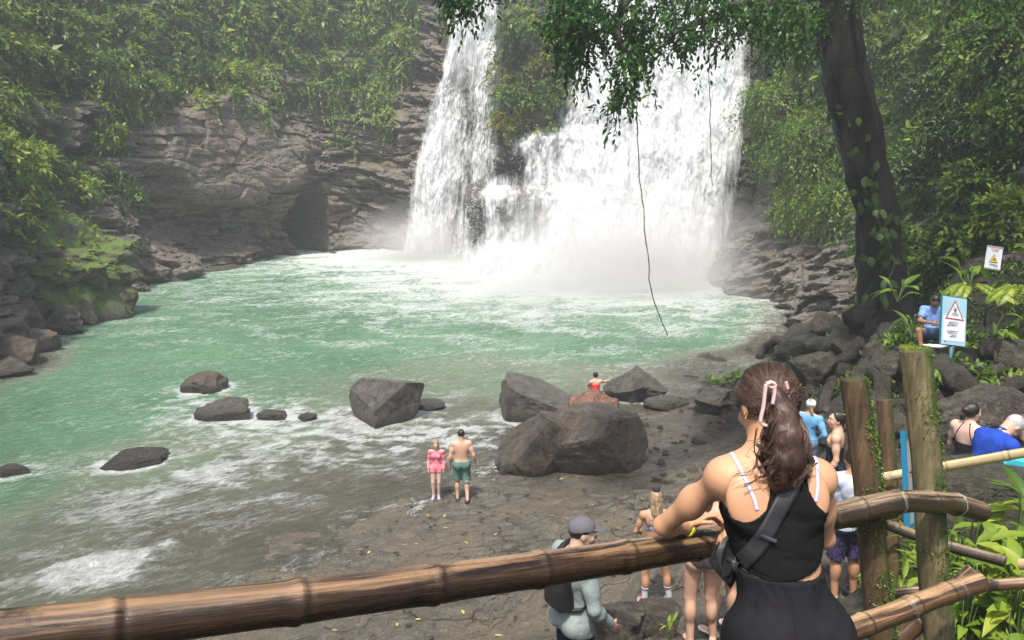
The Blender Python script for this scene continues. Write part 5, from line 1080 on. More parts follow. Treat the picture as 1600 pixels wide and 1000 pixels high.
M_EYEW = mat('eye_white', (.7,.68,.65), .2); M_IRIS = mat('iris', (.03,.02,.012), .15); M_LIP = mat('lips', (.38,.13,.11), .4)
def hair_mat(name, c, c2, c3):
    m = bpy.data.materials.new(name); m.use_nodes = True; nt = m.node_tree; b = nt.nodes['Principled BSDF']
    n1 = noise_(nt, mapped(nt, (60, 60, 7)), 1.0, 5, .7, .6); n2 = noise_(nt, mapped(nt), 9, 3); r = attr(nt, 'rnd')
    c_ = mix(nt, rng_(nt, n1, .35, .65), c, c2); c_ = mix(nt, mth(nt, 'MULTIPLY', rng_(nt, n2, .5, .7), .5), c_, c3); c_ = mix(nt, rng_(nt, r, .4, 1), c_, c3)
    nt.links.new(c_, b.inputs['Base Color']); b.inputs['Roughness'].default_value = .38; b.inputs['Specular IOR Level'].default_value = .5; b.inputs['Anisotropic'].default_value = .5
    bp = nt.nodes.new('ShaderNodeBump'); bp.inputs['Strength'].default_value = .7; bp.inputs['Distance'].default_value = .006; nt.links.new(n1, bp.inputs['Height']); nt.links.new(bp.outputs[0], b.inputs['Normal']); return m
HM = dict(brown=hair_mat('hair_brown', (.022,.011,.007), (.060,.030,.019), (.16,.088,.055)), black=hair_mat('hair_black', (.012,.01,.009), (.03,.024,.02), (.05,.04,.035)), blonde=hair_mat('hair_blonde', (.13,.08,.04), (.42,.31,.18), (.6,.48,.32)), grey=hair_mat('hair_grey', (.3,.29,.28), (.5,.49,.47), (.6,.59,.57)))
def cloth(name, c, c2=None, rough=.85, ns=6): return mat(name, c, rough, .2, noise=(ns, 4, c2 or tuple(k*.7 for k in c), .2), bump=(26, .35, .01))
def frame_of(u, s):
    u = unit(np.array(u, float)); s = unit(s-u*np.dot(u, s)); f = np.cross(u, s); return np.stack([s, f, u], 1)   # columns: side, front, up
def hand(fl, F, el, wr, side, res, curl=.5, hs=1.0, palm_n=None, k=.006):
    d = unit(wr-el); n = palm_n if palm_n is not None else np.array([side*-1., 0, 0.]); n = unit(n-d*np.dot(n, d)); ac = unit(np.cross(d, n))*side*-1.0
    pc = wr+d*.048*hs; M = np.stack([ac, n, d], 1); fl.ell(F, pc, np.array([.040, .016, .050])*hs, M, .012)
    rf = max(.0082*hs, res*.72)
    for i, (o, L) in enumerate(((-.029, .066), (-.010, .076), (.010, .071), (.028, .056))):
        b = wr+d*.085*hs+ac*o*hs; p = b; dd = d.copy()
        for j, fr in enumerate((.45, .32, .26)):
            dd = unit(dd*math.cos(curl*.9)+n*math.sin(curl*.9)) if j else unit(dd+n*curl*.35); q = p+dd*L*fr*hs; fl.cone(F, p, q, rf*(1.05-.1*j), rf*(.98-.12*j), k if j else .008); p = q
            c_, s_ = math.cos(curl*.6), math.sin(curl*.6); 
    tb_ = wr+d*.025*hs-ac*.030*hs; t1 = tb_+unit(d*.75-ac*.6+n*.35)*.038*hs; t2 = t1+unit(d*.9-ac*.15+n*.5)*.032*hs
    fl.cone(F, tb_, t1, rf*1.4, rf*1.15, .01); fl.cone(F, t1, t2, rf*1.15, rf*.95, k)
def person(label, foot, h, rz, J=None, sex='m', skin='light', bulk=1.0, res=.011, head_yaw=0, head_pitch=0, hair=None, clothes=(), shoes=None, group=None, curl=.5, face=True, cut=None, world=None, extra=None, hand_n=None, eyes=True):
    s = h/1.7; j = {k: np.array(v, float) for k, v in DEF.items()}
    if world: j = {k: np.array(v, float)/1.0 for k, v in world.items()}; s = 1.0
    else:
        for k, v in (J or {}).items(): j[k] = np.array(v, float)
    bs = h/1.7 if world else 1.0
    P_ = np.array([v for k, v in j.items() if not k.startswith('hd')]); fl = Fld(P_.min(0)-.3*bs, P_.max(0)+.3*bs, res/s if not world else res); r_s = fl.res
    up = unit(j['chest']-j['pelvis']); sd = j['shR']-j['shL']; T1 = frame_of(up, sd); T0 = frame_of(unit(j['waist']-j['pelvis'])+np.array([0, 0, .3]), j['hipR']-j['hipL']); T2 = frame_of(j['neck']-j['chest'], sd)
    G_ = {k: fl.new() for k in ('torso', 'head', 'armL', 'armR', 'legL', 'legR')}
    w_ = bulk*bs; t = G_['torso']; fm = sex == 'f'
    loc = lambda c, M, v: c+M@np.array(v, float)*bs
    fl.ell(t, loc(j['pelvis'], T0, (0,0,0)), np.array([.168 if fm else .158, .105, .105])*w_, T0, .05)
    fl.ell(t, loc(j['waist'], T1, (0,0,0)), np.array([.118 if fm else .138, .085 if fm else .098, .15])*w_, T1, .06)
    fl.ell(t, loc(j['chest'], T1, (0,.0,.0)), np.array([.142 if fm else .158, .095 if fm else .108, .17])*w_, T1, .05)
    fl.ell(t, loc(j['chest']*.45+j['neck']*.55, T2, (0,-.008,0)), np.array([.15, .075, .09])*w_, T2, .04)
    for q in (-1, 1):
        fl.ell(t, loc(j['pelvis'], T0, (q*.075,-.06,-.045)), np.array([.085, .075, .092])*w_, T0, .035)
        if fm: fl.ell(t, loc(j['chest'], T1, (q*.068,.085,.02)), np.array([.058, .05, .058])*w_, T1, .03)
        else: fl.ell(t, loc(j['chest'], T1, (q*.07,.065,.055)), np.array([.075, .045, .06])*w_, T1, .03)
        fl.ell(t, loc(j['chest'], T1, (q*.085,-.07,.06)), np.array([.062, .03, .085])*w_, T1, .03)   # shoulder blade
    for sde, q in (('L', -1), ('R', 1)):
        sh, el, wr = j['sh'+sde], j['el'+sde], j['wr'+sde]; A = G_['arm'+sde]
        nb = j['neck']*.8+j['chest']*.2
        fl.cone(t, nb+(j['head']-nb)*.25, sh*.85+nb*.15, .038*bs, .046*w_, .05); fl.cone(t, sh*.55+nb*.45, sh, .05*w_, .05*w_, .03)
        ka = (1.0 if not fm else .88)*(.95 if world else 1)
        fl.ell(A, sh, np.array([.058, .058, .062])*w_*ka, None, .02); fl.cone(A, sh, el, .050*w_*ka, .037*w_*ka, .02); m_ = sh*.5+el*.5; fl.ell(A, m_, np.array([.043, .045, .06])*w_*ka, None, .04)
        fl.cone(A, el, wr, .036*w_*ka, .025*bs, .018); fl.ell(A, el*.75+wr*.25, np.array([.042, .042, .042])*w_*ka, None, .03)
        hand(fl, A, (wr-j['hd'+sde] if 'hd'+sde in j else el), wr, q, r_s, curl if np.isscalar(curl) else curl[0 if sde == 'L' else 1], .95*bs*(.93 if fm else 1.0), hand_n[sde] if hand_n and sde in hand_n else None)
        hp, kn, an = j['hip'+sde], j['kn'+sde], j['an'+sde]; Lg = G_['leg'+sde]
        fl.cone(Lg, hp, kn, .088*w_*(.93 if world else 1.03 if fm else .98), .054*bs, .03); fl.cone(Lg, kn, an, .050*bs, .034*bs, .025)
        bk = unit(np.cross(an-kn, T0[:, 0])); fl.ell(Lg, kn*.68+an*.32+bk*.022*bs*(-1 if bk@T0[:, 1] > 0 else 1), np.array([.052, .055, .11])*bs, None, .03)
        fd = j.get('toe'+sde); fd = unit(T0[:, 1]*np.array([1, 1, 0])+np.array([q*.15, 0, 0])) if fd is None else unit(fd-an)
        fl.cone(Lg, an+np.array([0, 0, -.045*bs])-fd*.03*bs, an+fd*.13*bs+np.array([0, 0, -.062*bs]), .036*bs, .026*bs, .025); fl.ell(Lg, an+fd*.12*bs+np.array([0, 0, -.062*bs]), np.array([.042, .05, .024])*bs, None, .02)
    H = G_['head']; Mh = T2@rotz(R(head_yaw))@rotx(R(head_pitch)); HM_ = Mh; hc = j['head']
    hh = 1.0*bs
    L_ = lambda v: hc+HM_@np.array(v, float)*hh
    fl.cone(H, j['neck']-unit(j['head']-j['neck'])*.03*bs, L_((0,-.025,-.03)), (.052 if fm else .062)*bs, (.048 if fm else .057)*bs, .02)
    fl.ell(H, L_((0,-.012,.035)), np.array([.075,.093,.090])*hh, HM_, .02); fl.ell(H, L_((0,.022,-.015)), np.array([.062,.066,.092])*hh, HM_, .03); fl.ell(H, L_((0,.035,-.072)), np.array([.045,.045,.036])*hh, HM_, .03)
    if face:
        fl.cone(H, L_((0,.086,.018)), L_((0,.106,-.022)), .008*hh, .014*hh, .012); fl.ell(H, L_((0,.082,.040)), np.array([.05,.012,.012])*hh, HM_, .015)
        for q in (-1, 1):
            fl.ell(H, L_((q*.031,.093,.018)), np.array([.016,.012,.011])*hh, HM_, .008, 's'); fl.ell(H, L_((q*.038,.068,-.02)), np.array([.022,.018,.02])*hh, HM_, .02)
            fl.ell(H, L_((q*.075,-.008,.0)), np.array([.010,.021,.032])*hh, HM_@rotx(.2), .006)
        fl.ell(H, L_((0,.088,-.052)), np.array([.024,.011,.010])*hh, HM_, .008)
    B = G_['torso'].copy()
    for k, kk in (('head', .03), ('armL', .035), ('armR', .035), ('legL', .03), ('legR', .03)): B = smin(B, G_[k], kk*bs)
    X_ = fl.ax[0][:, None, None]; Y_ = fl.ax[1][None, :, None]; Z_ = fl.ax[2][None, None, :]
    env = dict(fl=fl, G=G_, B=B, j=j, x=X_, y=Y_, z=Z_, L=L_, T1=T1, T0=T0, bs=bs, HM=HM_)
    if world: tr = lambda V: V; org = np.array(foot, float)
    else: Rz = rotz(rz); org = np.array(foot, float); tr = lambda V: V@Rz.T*s+org
    root = empty('person', org); tag(root, label, 'person', group)
    def put(name, F, m, noise_a=0, ns=9, it=2, parent=None, kind_lab=None):
        V, Q = fl.mesh(F); V = smooth_mesh(V, Q, it)
        if not len(V): return None
        if noise_a:
            nv = np.broadcast_to(np.asarray(ns, float)*(1 if hasattr(ns, '__len__') else np.array([1, 1, .6])), (3,)); n = fbm(V[:, 0]*nv[0], V[:, 1]*nv[1], V[:, 2]*nv[2], 4, len(name)); n = n-np.abs(n)*.6; c = V[Q]; nn = np.cross(c[:, 2]-c[:, 0], c[:, 3]-c[:, 1]); vn = np.zeros_like(V)
            for i in range(4): np.add.at(vn, Q[:, i], nn)
            V = V+unit(vn)*(n*noise_a)[:, None]
        o = mesh_from(name, tr(V), Q, m); adopt(parent or root, o); o.location = (0, 0, 0) if False else o.location; return o
    env['put'] = put; env['tr'] = tr; env['root'] = root
    env['body'] = put('body', B, SK[skin], it=2)
    for c in clothes:
        Fc = None
        for tg in c['on']:
            q = G_[tg]; Fc = q.copy() if Fc is None else smin(Fc, q, .03*bs)
        lim = Fc-.045*bs; Fc = np.minimum(Fc-c.get('infl', .012)*bs, np.maximum(B-.006*bs, lim))
        if 'add' in c: Fc = c['add'](env, Fc)
        Fc = np.maximum(Fc, c['reg'](env)); put(c['name'], Fc.astype(np.float32), c['mat'], c.get('fold', 0), c.get('ns', 9), c.get('it', 2))
    hd = hair or {}
    st = hd.get('style')
    if st:
        F = fl.new(); th = hd.get('thick', .012); d_ = None
        fl.ell(F, L_((0,-.016,.038)), (np.array([.075,.093,.090])+th)*hh, HM_, .01)
        hx = (X_-hc[0])*HM_[0, 0]+(Y_-hc[1])*HM_[1, 0]+(Z_-hc[2])*HM_[2, 0]; hy = (X_-hc[0])*HM_[0, 1]+(Y_-hc[1])*HM_[1, 1]+(Z_-hc[2])*HM_[2, 1]; hz_ = (X_-hc[0])*HM_[0, 2]+(Y_-hc[1])*HM_[1, 2]+(Z_-hc[2])*HM_[2, 2]
        lowz = hd.get('low', -.045)*hh; F = np.maximum(F, np.minimum(np.maximum(hy-.055*hh, lowz-hz_+np.clip(hy, 0, 1)*1.2), 9)) if st != 'crown' else np.maximum(F, hz_*0+np.maximum(lowz-hz_, hz_-.06*hh))
        F = np.maximum(F, np.maximum(.035*hh+hy*1.2-.02*hh-hz_-.02*hh, -9)) if st in ('short', 'bun') else F
        for (a, b_, r1, r2) in hd.get('locks', ()): fl.cone(F, L_(a), L_(b_), r1*hh, r2*hh, .02)
        put('hair', F, HM[hd['col']], hd.get('fold', .004), 30, 1)
    if shoes:
        F = fl.new()
        for sde in 'LR':
            an = j['an'+sde]; F = np.minimum(F, np.maximum(G_['leg'+sde]-.009*bs, Z_-(an[2]+shoes.get('top', -.01)*bs)))
            so = put('shoe', np.maximum(np.minimum(fl.new(), np.maximum(G_['leg'+sde]-.010*bs, Z_-(an[2]+shoes.get('top', -.01)*bs))), -(Z_*0+1)), shoes['mat'], 0, it=1)
            if 'sock' in shoes: put('sock', np.maximum(G_['leg'+sde]-.006*bs, np.maximum(Z_-(an[2]+shoes['sock'][1]*bs), an[2]-.02*bs-Z_)), shoes['sock'][0], 0, it=1)
            if 'sole' in shoes: put('sole', np.maximum(G_['leg'+sde]-.014*bs, np.maximum(Z_-(an[2]-.062*bs), (an[2]-.1*bs)-Z_)), shoes['sole'], 0, it=1)
    if face and eyes:
        for q in (-1, 1):
            F = fl.new()
            for nm, c_, r_, m_ in (('eye', (q*.031,.081,.018), .0125, M_EYEW),):
                bm = bmesh.new(); bmesh.ops.create_uvsphere(bm, u_segments=12, v_segments=8, radius=r_*hh); V = np.array([v.co[:] for v in bm.verts])+L_(c_); Fq = [[v.index for v in f.verts] for f in bm.faces]; bm.free()
                e = mesh_from(nm, tr(V), [np.array([f for f in Fq if len(f) == 3]), np.array([f for f in Fq if len(f) == 4])], m_); adopt(root, e)
                bm = bmesh.new(); bmesh.ops.create_uvsphere(bm, u_segments=10, v_segments=8, radius=.0062*hh); V = np.array([v.co[:] for v in bm.verts])+L_((q*.031,.0895,.016)); Fq = [[v.index for v in f.verts] for f in bm.faces]; bm.free()
                i_ = mesh_from('iris', tr(V), [np.array([f for f in Fq if len(f) == 3]), np.array([f for f in Fq if len(f) == 4])], M_IRIS); i_.parent = e; i_.matrix_parent_inverse = e.matrix_parent_inverse.copy() if False else Matrix.Identity(4)
                adopt2(i_, e, root)
            g = Geo(); add_tube(g, tr(np.array([L_((q*.014,.093,.036)), L_((q*.032,.093,.043)), L_((q*.05,.080,.038))])), .0038*hh*s, 6); adopt(root, g.build('eyebrow', HM[hd.get('col', 'black')] if hd else HM['black']))
        g = Geo(); add_tube(g, tr(np.array([L_((-.022,.092,-.053)), L_((0,.0985,-.051)), L_((.022,.092,-.053))])), .0055*hh*s, 6); adopt(root, g.build('mouth', M_LIP))
    return env
def adopt2(o, par, root):
    o.parent = par; o.matrix_parent_inverse = (Matrix.Translation(root.location) @ par.matrix_parent_inverse).inverted() if True else o.matrix_parent_inverse
LEG = ['legL', 'legR', 'torso']; ARM = ['armL', 'armR', 'torso']
def zb(lo=None, hi=None):
    def f(e):
        r = -9*np.ones_like(e['z'])
        if lo is not None: r = np.maximum(r, lo-e['z'])
        if hi is not None: r = np.maximum(r, e['z']-hi)
        return r+0*e['x']+0*e['y']
    return f
def between(*fs): return lambda e: np.maximum.reduce([f(e)+0*e['x']*e['y'] for f in fs])
def arm_to(frac, sides='LR'):
    "keep only the part of the arms above frac of the upper arm (>1 : into the forearm)"
    def f(e):
        r = -9
        for sd in sides:
            j = e['j']; a, b = (j['sh'+sd], j['el'+sd]) if frac <= 1 else (j['el'+sd], j['wr'+sd]); fr = frac if frac <= 1 else frac-1
            d = unit(b-a); c = a+(b-a)*fr; pl = (e['x']-c[0])*d[0]+(e['y']-c[1])*d[1]+(e['z']-c[2])*d[2]
            near = e['G']['arm'+sd]-.03*e['bs']; q = np.minimum(pl, -near); q = np.minimum(q, e['G']['torso']+.02) if True else q
            r = np.maximum(r, q)
        return r
    return f
def sleeves_long(e): return arm_to(1.92)(e)
def necked(e, r=.062):
    j = e['j']; n = j['neck']; u = unit(j['head']-n); c = n+u*.005; dx, dy, dz = e['x']-c[0], e['y']-c[1], e['z']-c[2]; a = dx*u[0]+dy*u[1]+dz*u[2]; rr = np.sqrt(np.maximum(dx*dx+dy*dy+dz*dz-a*a, 0)); return np.minimum(a-.01, .075-rr)
def leg_hem(z0):
    def f(e): return z0-e['z']+0*e['x']+0*e['y']
    return f
def flare(amt, z0, z1):
    "widen the legs of shorts downwards"
    def f(e, F): return F-amt*sstep(z1, z0, e['z'])
    return f
def gpt(px, py, t):
    q = P(px, py, t); return q
M_TEALS = cloth('teal_swim_shorts', (.13,.25,.215), (.08,.16,.14)); M_PINK = cloth('pink_rash_guard', (.85,.16,.22), (.9,.3,.34)); M_BLACKC = cloth('black_cotton', (.012,.012,.013), (.022,.022,.024)); M_NAVY = cloth('navy_shorts', (.02,.025,.05)); M_GREYSH = cloth('sage_grey_shirt', (.27,.32,.30), (.2,.24,.23)); M_BLUE = cloth('royal_blue_shirt', (.02,.07,.42), (.012,.045,.28)); M_LBLUE = cloth('light_blue_shirt', (.16,.38,.62), (.11,.28,.5)); M_SBLUE = cloth('sky_blue_shirt', (.22,.36,.72), (.16,.28,.6)); M_WHITEC = cloth('white_shirt', (.62,.66,.72), (.5,.55,.62)); M_RED = cloth('red_swimsuit', (.75,.06,.05), (.6,.04,.04)); M_DKPL = cloth('dark_bikini', (.05,.042,.045)); M_BW = mat('striped_bikini', (.12,.2,.42), .8, noise=(30, 1, (.7,.74,.8), .04, (1, 1, 2)))
M_SHOE = mat('black_shoe', (.02,.02,.022), .5); M_SHOEL = mat('lilac_shoe', (.42,.36,.42), .6); M_SHOER = mat('red_sneaker', (.6,.08,.09), .5, noise=(14,2,(.8,.78,.76),.06)); M_SOCK = cloth('white_sock', (.62,.63,.66)); M_SOLE = mat('white_sole', (.75,.74,.72), .6); M_CAPG = cloth('grey_cap', (.14,.135,.15), (.11,.105,.12)); M_CAPW = cloth('white_cap', (.72,.75,.82)); M_JEAN = cloth('blue_grey_trousers', (.16,.24,.34)); M_BSHORT = cloth('dark_blue_shorts', (.05,.1,.19)); M_NYLON = mat('black_nylon', (.014,.014,.015), .5, bump=(160, .4, .002))
def cap(env, m, yaw=0, brim_dir=1):
    fl, L, HMx = env['fl'], env['L'], env['HM']; F = fl.new(); fl.ell(F, L((0,-.012,.045)), np.array([.088,.106,.092])*env['bs'], HMx, .01)
    hc = env['j']['head']; hz_ = (env['x']-hc[0])*HMx[0, 2]+(env['y']-hc[1])*HMx[1, 2]+(env['z']-hc[2])*HMx[2, 2]; hy = (env['x']-hc[0])*HMx[0, 1]+(env['y']-hc[1])*HMx[1, 1]+(env['z']-hc[2])*HMx[2, 1]
    F = np.maximum(F, .042*env['bs']-hz_-np.clip(-hy, 0, .1)*.35); F2 = fl.new(); fl.ell(F2, L((0,.10,.052)), np.array([.072,.085,.030])*env['bs'], HMx, .0)
    F2 = np.maximum(F2, np.abs(hz_-.058*env['bs']+np.clip(hy-.09, 0, 1)*.25)-max(.005*env['bs'], fl.res*.55)); F2 = np.maximum(F2, .05*env['bs']-hy)
    c = env['put']('cap', F.astype(np.float32), m, 0, it=2); b = env['put']('cap_brim', F2.astype(np.float32), m, 0, it=1)
WALK = dict(knL=(-.10,.06,.49), anL=(-.10,-.02,.09), knR=(.11,.0,.48), anR=(.12,-.22,.13), elL=(-.24,-.05,1.1), wrL=(-.26,.03,.87), elR=(.27,-.06,1.12), wrR=(.31,.03,.88))
# 1 shirtless man, 2 girl
f = G(722, 783, .04)
e = person('shirtless man in teal swim shorts walking away beside the girl in pink', f, 1.75, R(4), WALK, 'm', 'light', 1.14, .011, clothes=[dict(name='swim_shorts', on=LEG, infl=.022, mat=M_TEALS, reg=zb(.5, .99), add=flare(.02, .5, .8), fold=.012)], hair=dict(style='short', col='black', thick=.004, low=-.03, fold=0), shoes=dict(mat=M_SHOE, top=.0), head_pitch=-12)
f = G(683, 778, .03)
e = person('girl with long blonde hair in a pink long sleeved swim top looking down', f, 1.42, R(178), dict(anL=(-.05,.0,.09), anR=(.09,.03,.09), knL=(-.07,.04,.49), knR=(.1,.06,.5), wrL=(-.2,.05,.86), wrR=(.22,.05,.88)), 'f', 'pale', .92, .011, head_pitch=-22, hair=dict(style='long', col='blonde', thick=.014, low=-.08, locks=[((-.07,.01,.0),(-.085,.05,-.2),.03,.022),((.07,.01,.0),(.085,.04,-.2),.03,.022),((0,-.08,0),(0,-.07,-.22),.06,.05)]),
  clothes=[dict(name='swim_top', on=ARM+['legL', 'legR'], infl=.012, mat=M_PINK, reg=between(zb(.80, 1.42), sleeves_long), add=flare(.012, .8, 1.1), fold=.008)], shoes=dict(mat=M_SHOEL, top=.02))
# 3 cap man
p = P(905, 905, 5.95); top = P(908, 797, 5.95)[2]; gz = top-1.77
CAPJ = dict(elR=(.26,-.02,1.1), wrR=(.22,.17,.90), elL=(-.25,-.02,1.1), wrL=(-.22,.14,.88), neck=(0,.01,1.43), head=(0,.06,1.565), waist=(0,-.005,1.08), chest=(0,-.005,1.25))
e = person('man in a grey cap and sage shirt wearing a black backpack, below the handrail', (p[0]-.03, p[1], gz), 1.75, R(-58), CAPJ, 'm', 'light', 1.06, .0085, head_yaw=-26, head_pitch=-4, hair=dict(style='short', col='black', thick=.006, low=-.045),
  clothes=[dict(name='shirt', on=ARM+['legL', 'legR'], infl=.011, mat=M_GREYSH, reg=between(zb(.82, 1.455), sleeves_long), add=flare(.012, .85, 1.1), fold=.007, ns=10), dict(name='shorts', on=LEG, infl=.012, mat=M_NAVY, reg=zb(.5, .86), add=flare(.02, .5, .8), fold=.004)], shoes=dict(mat=M_SHOE))
cap(e, M_CAPG)
def backpack(e, label, m, w_=.24, h_=.34, d_=.13, cz=1.2, back=-.15):
    fl = e['fl']; F = fl.new(); x, y, z = e['x'], e['y'], e['z']
    q = [np.abs(x)-w_/2+.05, np.abs(y-back)-d_/2+.04+np.clip(z-cz, 0, 1)*.18, np.abs(z-cz)-h_/2+.05]; F = (np.sqrt(np.maximum(q[0], 0)**2+np.maximum(q[1], 0)**2+np.maximum(q[2], 0)**2)+np.minimum(np.maximum(np.maximum(q[0], q[1]), q[2]), 0)-.05).astype(np.float32)
    F = np.maximum(F, -(e['B']-.022)); V, Q = fl.mesh(F); V = smooth_mesh(V, Q, 1); root = empty('backpack', e['tr'](V).mean(0)); tag(root, label, 'backpack'); adopt(root, mesh_from('pack', e['tr'](V), Q, m))
    B2 = np.minimum(e['B'], .5); s_ = []
    for q_ in (-1, 1):
        r1 = np.maximum(np.maximum(B2-.034, -(B2-.014)), np.abs(x-q_*.095)-.022+0*y+0*z); r1 = np.maximum(r1, np.maximum(cz-.16-z, z-1.5)); r1 = np.maximum(r1, -(y+.09+0*x+0*z)*np.ones_like(r1)*np.where(z < 1.36, 1, -1)*1.0 if False else -9)
        V, Q = fl.mesh(r1.astype(np.float32)); 
        if len(V): adopt(root, mesh_from('shoulder_strap', e['tr'](smooth_mesh(V, Q, 1)), Q, m))
    r1 = np.maximum(np.maximum(B2-.036, -(B2-.014)), np.abs(z-(cz-.12+y*.35))-.014+0*x); r1 = np.maximum(r1, np.abs(x)-.165+0*y+0*z); r1 = np.maximum(r1, -(np.minimum(e['G']['armL'], e['G']['armR'])-.02)); V, Q = fl.mesh(r1.astype(np.float32)); adopt(root, mesh_from('waist_strap', e['tr'](smooth_mesh(V, Q, 1)), Q, m))
backpack(e, 'black backpack on the back of the man in the grey cap', M_NYLON)
# 4 blonde woman
f = gpt(1018, 946, 10.2)
def bik(z0, z1): return between(zb(z0, z1))
e = person('blonde woman from behind in a striped bikini top, black shorts and long white socks', f, 1.62, R(6), dict(hipR=(.09,0,.9), knR=(.19,.03,.49), anR=(.25,.0,.09), knL=(-.10,.03,.49), anL=(-.10,0,.09), elL=(-.25,.03,1.12), wrL=(-.14,.22,1.0), elR=(.25,.03,1.12), wrR=(.14,.22,1.0)), 'f', 'tan', .95, .0095, head_pitch=-8, hair=dict(style='long', col='blonde', thick=.016, low=-.07, locks=[((0,-.06,.0),(.0,-.1,-.17),.07,.055),((-.05,-.05,0),(-.05,-.08,-.17),.045,.03),((.05,-.05,0),(.055,-.08,-.17),.045,.03)], fold=.008),
  clothes=[dict(name='bikini_top', on=['torso'], infl=.006, mat=M_BW, reg=zb(1.165, 1.225)), dict(name='shorts', on=LEG, infl=.012, mat=M_BLACKC, reg=zb(.78, 1.0), fold=.004)], shoes=dict(mat=M_SHOER, top=.0, sock=(M_SOCK, .2), sole=M_SOLE))
for q_ in (-1, 1):
    r1 = np.maximum(np.maximum(e['B']-.010, -(e['B']-.0)), np.abs(e['x']-q_*(.06+(e['z']-1.2)*.18))-.007+0*e['y']); r1 = np.maximum(r1, np.maximum(1.21-e['z'], e['z']-1.5)); V, Q = e['fl'].mesh(r1.astype(np.float32))
    if len(V): adopt(e['root'], mesh_from('bikini_strap', e['tr'](V), Q, M_BW))
for sd in 'LR':
    an = e['j']['an'+sd]
    for dz in (.165, .185): e['put']('sock_stripe', np.maximum(e['G']['leg'+sd]-.009, np.abs(e['z']-(an[2]+dz))-.006+0*e['x']), M_NAVY, it=0)
hb = e['tr'](np.array([e['L']((0,-.03,.145)), e['L']((0,-.03,.175))])); g = Geo(); add_tube(g, np.array([hb[0], hb[0]*.7+hb[1]*.3, hb[0]*.2+hb[1]*.8, hb[1]]), [.045,.05,.05,.046], 16); adopt(e['root'], g.build('hair_bun', M_NYLON))
# 5, 6 women partly hidden behind the handrail
f = P(1092, 1010, 6.9)
e = person('woman in dark bikini bottoms seen from behind under the handrail', f, 1.64, R(-8), dict(knL=(-.1,.02,.49), anL=(-.085,-.02,.09), knR=(.085,.05,.49), anR=(.13,.06,.09), elL=(-.17,.1,1.14), wrL=(-.06,.28,1.12), elR=(.17,.1,1.14), wrR=(.06,.28,1.12)), 'f', 'light', 1.06, .009, hair=dict(style='long', col='brown', thick=.014, low=-.07, locks=[((0,-.06,0),(0,-.09,-.18),.06,.04)]),
  clothes=[dict(name='bikini_bottom', on=['torso'], infl=.008, mat=M_DKPL, reg=between(zb(.86, 1.03), lambda e: np.abs(e['x'])*.85-(e['z']-.82)*1.15-.0+0*e['y'])), dict(name='bikini_top', on=['torso'], infl=.007, mat=M_DKPL, reg=zb(1.17, 1.22))])
f = P(1128, 988, 7.5)
e = person('woman in a pink and white top and pale sandals mostly hidden by the leaning woman', f, 1.6, R(30), dict(knL=(-.1,.05,.49), anL=(-.13,0,.09)), 'f', 'light', .95, .0095, hair=dict(style='short', col='brown', thick=.014, low=-.07), clothes=[dict(name='top', on=ARM, infl=.01, mat=cloth('pale_pink_top', (.75,.55,.58), (.8,.72,.74)), reg=between(zb(.98, 1.4), arm_to(.4)), fold=.005), dict(name='shorts', on=LEG, infl=.012, mat=M_WHITEC, reg=zb(.78, 1.0))], shoes=dict(mat=M_SOLE, top=-.05))
# 7 white cap, 8 dark haired man, 9 white shirt
f = P(1262, 690, 13); f[2] = P(1256, 618, 13)[2]-1.62
e = person('person in a white cap and light blue top, one hand on the hip', f, 1.6, R(-40), dict(elR=(.31,-.08,1.13), wrR=(.18,.02,1.0), elL=(-.22,.08,1.15), wrL=(-.12,.25,1.1)), 'f', 'light', 1.0, .012, head_yaw=20, hair=dict(style='long', col='blonde', thick=.01, low=-.06, locks=[((0,-.08,0),(.03,-.14,-.1),.035,.02)]), clothes=[dict(name='top', on=ARM, infl=.016, mat=M_LBLUE, reg=between(zb(.98, 1.44), sleeves_long), fold=.01), dict(name='trousers', on=LEG, infl=.012, mat=M_JEAN, reg=zb(.12, 1.02), fold=.006)], shoes=dict(mat=M_SHOE)); cap(e, M_CAPW)
f = P(1306, 690, 10.6); f[2] = P(1306, 638, 10.6)[2]-1.76
e = person('bare shouldered man with swept back dark hair facing left beside the post', f, 1.74, R(62), dict(), 'm', 'light', 1.0, .0095, head_yaw=28, hair=dict(style='short', col='black', thick=.014, low=-.06, locks=[((0,-.09,.02),(0,-.09,-.08),.035,.025)]), clothes=[dict(name='shirt', on=['torso'], infl=.012, mat=M_BLACKC, reg=zb(.95, 1.24), fold=.006), dict(name='shorts', on=LEG, infl=.018, mat=M_NAVY, reg=zb(.5, 1.0), fold=.008)], shoes=dict(mat=M_SHOE))
f = P(1314, 938, 8.3)
e = person('black haired man in a white shirt and dark shorts seen from behind by the post', f, 1.73, R(8), dict(anR=(.13,-.0,.09), elL=(-.2,.08,1.1), wrL=(-.12,.26,1.05), elR=(.2,.08,1.1), wrR=(.12,.26,1.05)), 'm', 'tan', 1.03, .009, head_pitch=-14, hair=dict(style='short', col='black', thick=.016, low=-.06, fold=.008), clothes=[dict(name='shirt', on=ARM, infl=.02, mat=mat('white_striped_shirt', (.62,.67,.76), .85, noise=(16,1,(.48,.55,.68),.05,(1,1,.05)), bump=(20,.3,.01)), reg=between(zb(.87, 1.45), arm_to(.75)), add=flare(.014, .9, 1.2), fold=.008), dict(name='shorts', on=LEG, infl=.02, mat=mat('patterned_navy_shorts', (.012,.015,.04), .8, noise=(28,3,(.07,.05,.16),.06)), reg=zb(.5, 1.0), add=flare(.018, .5, .9), fold=.008)], shoes=dict(mat=M_SHOE))
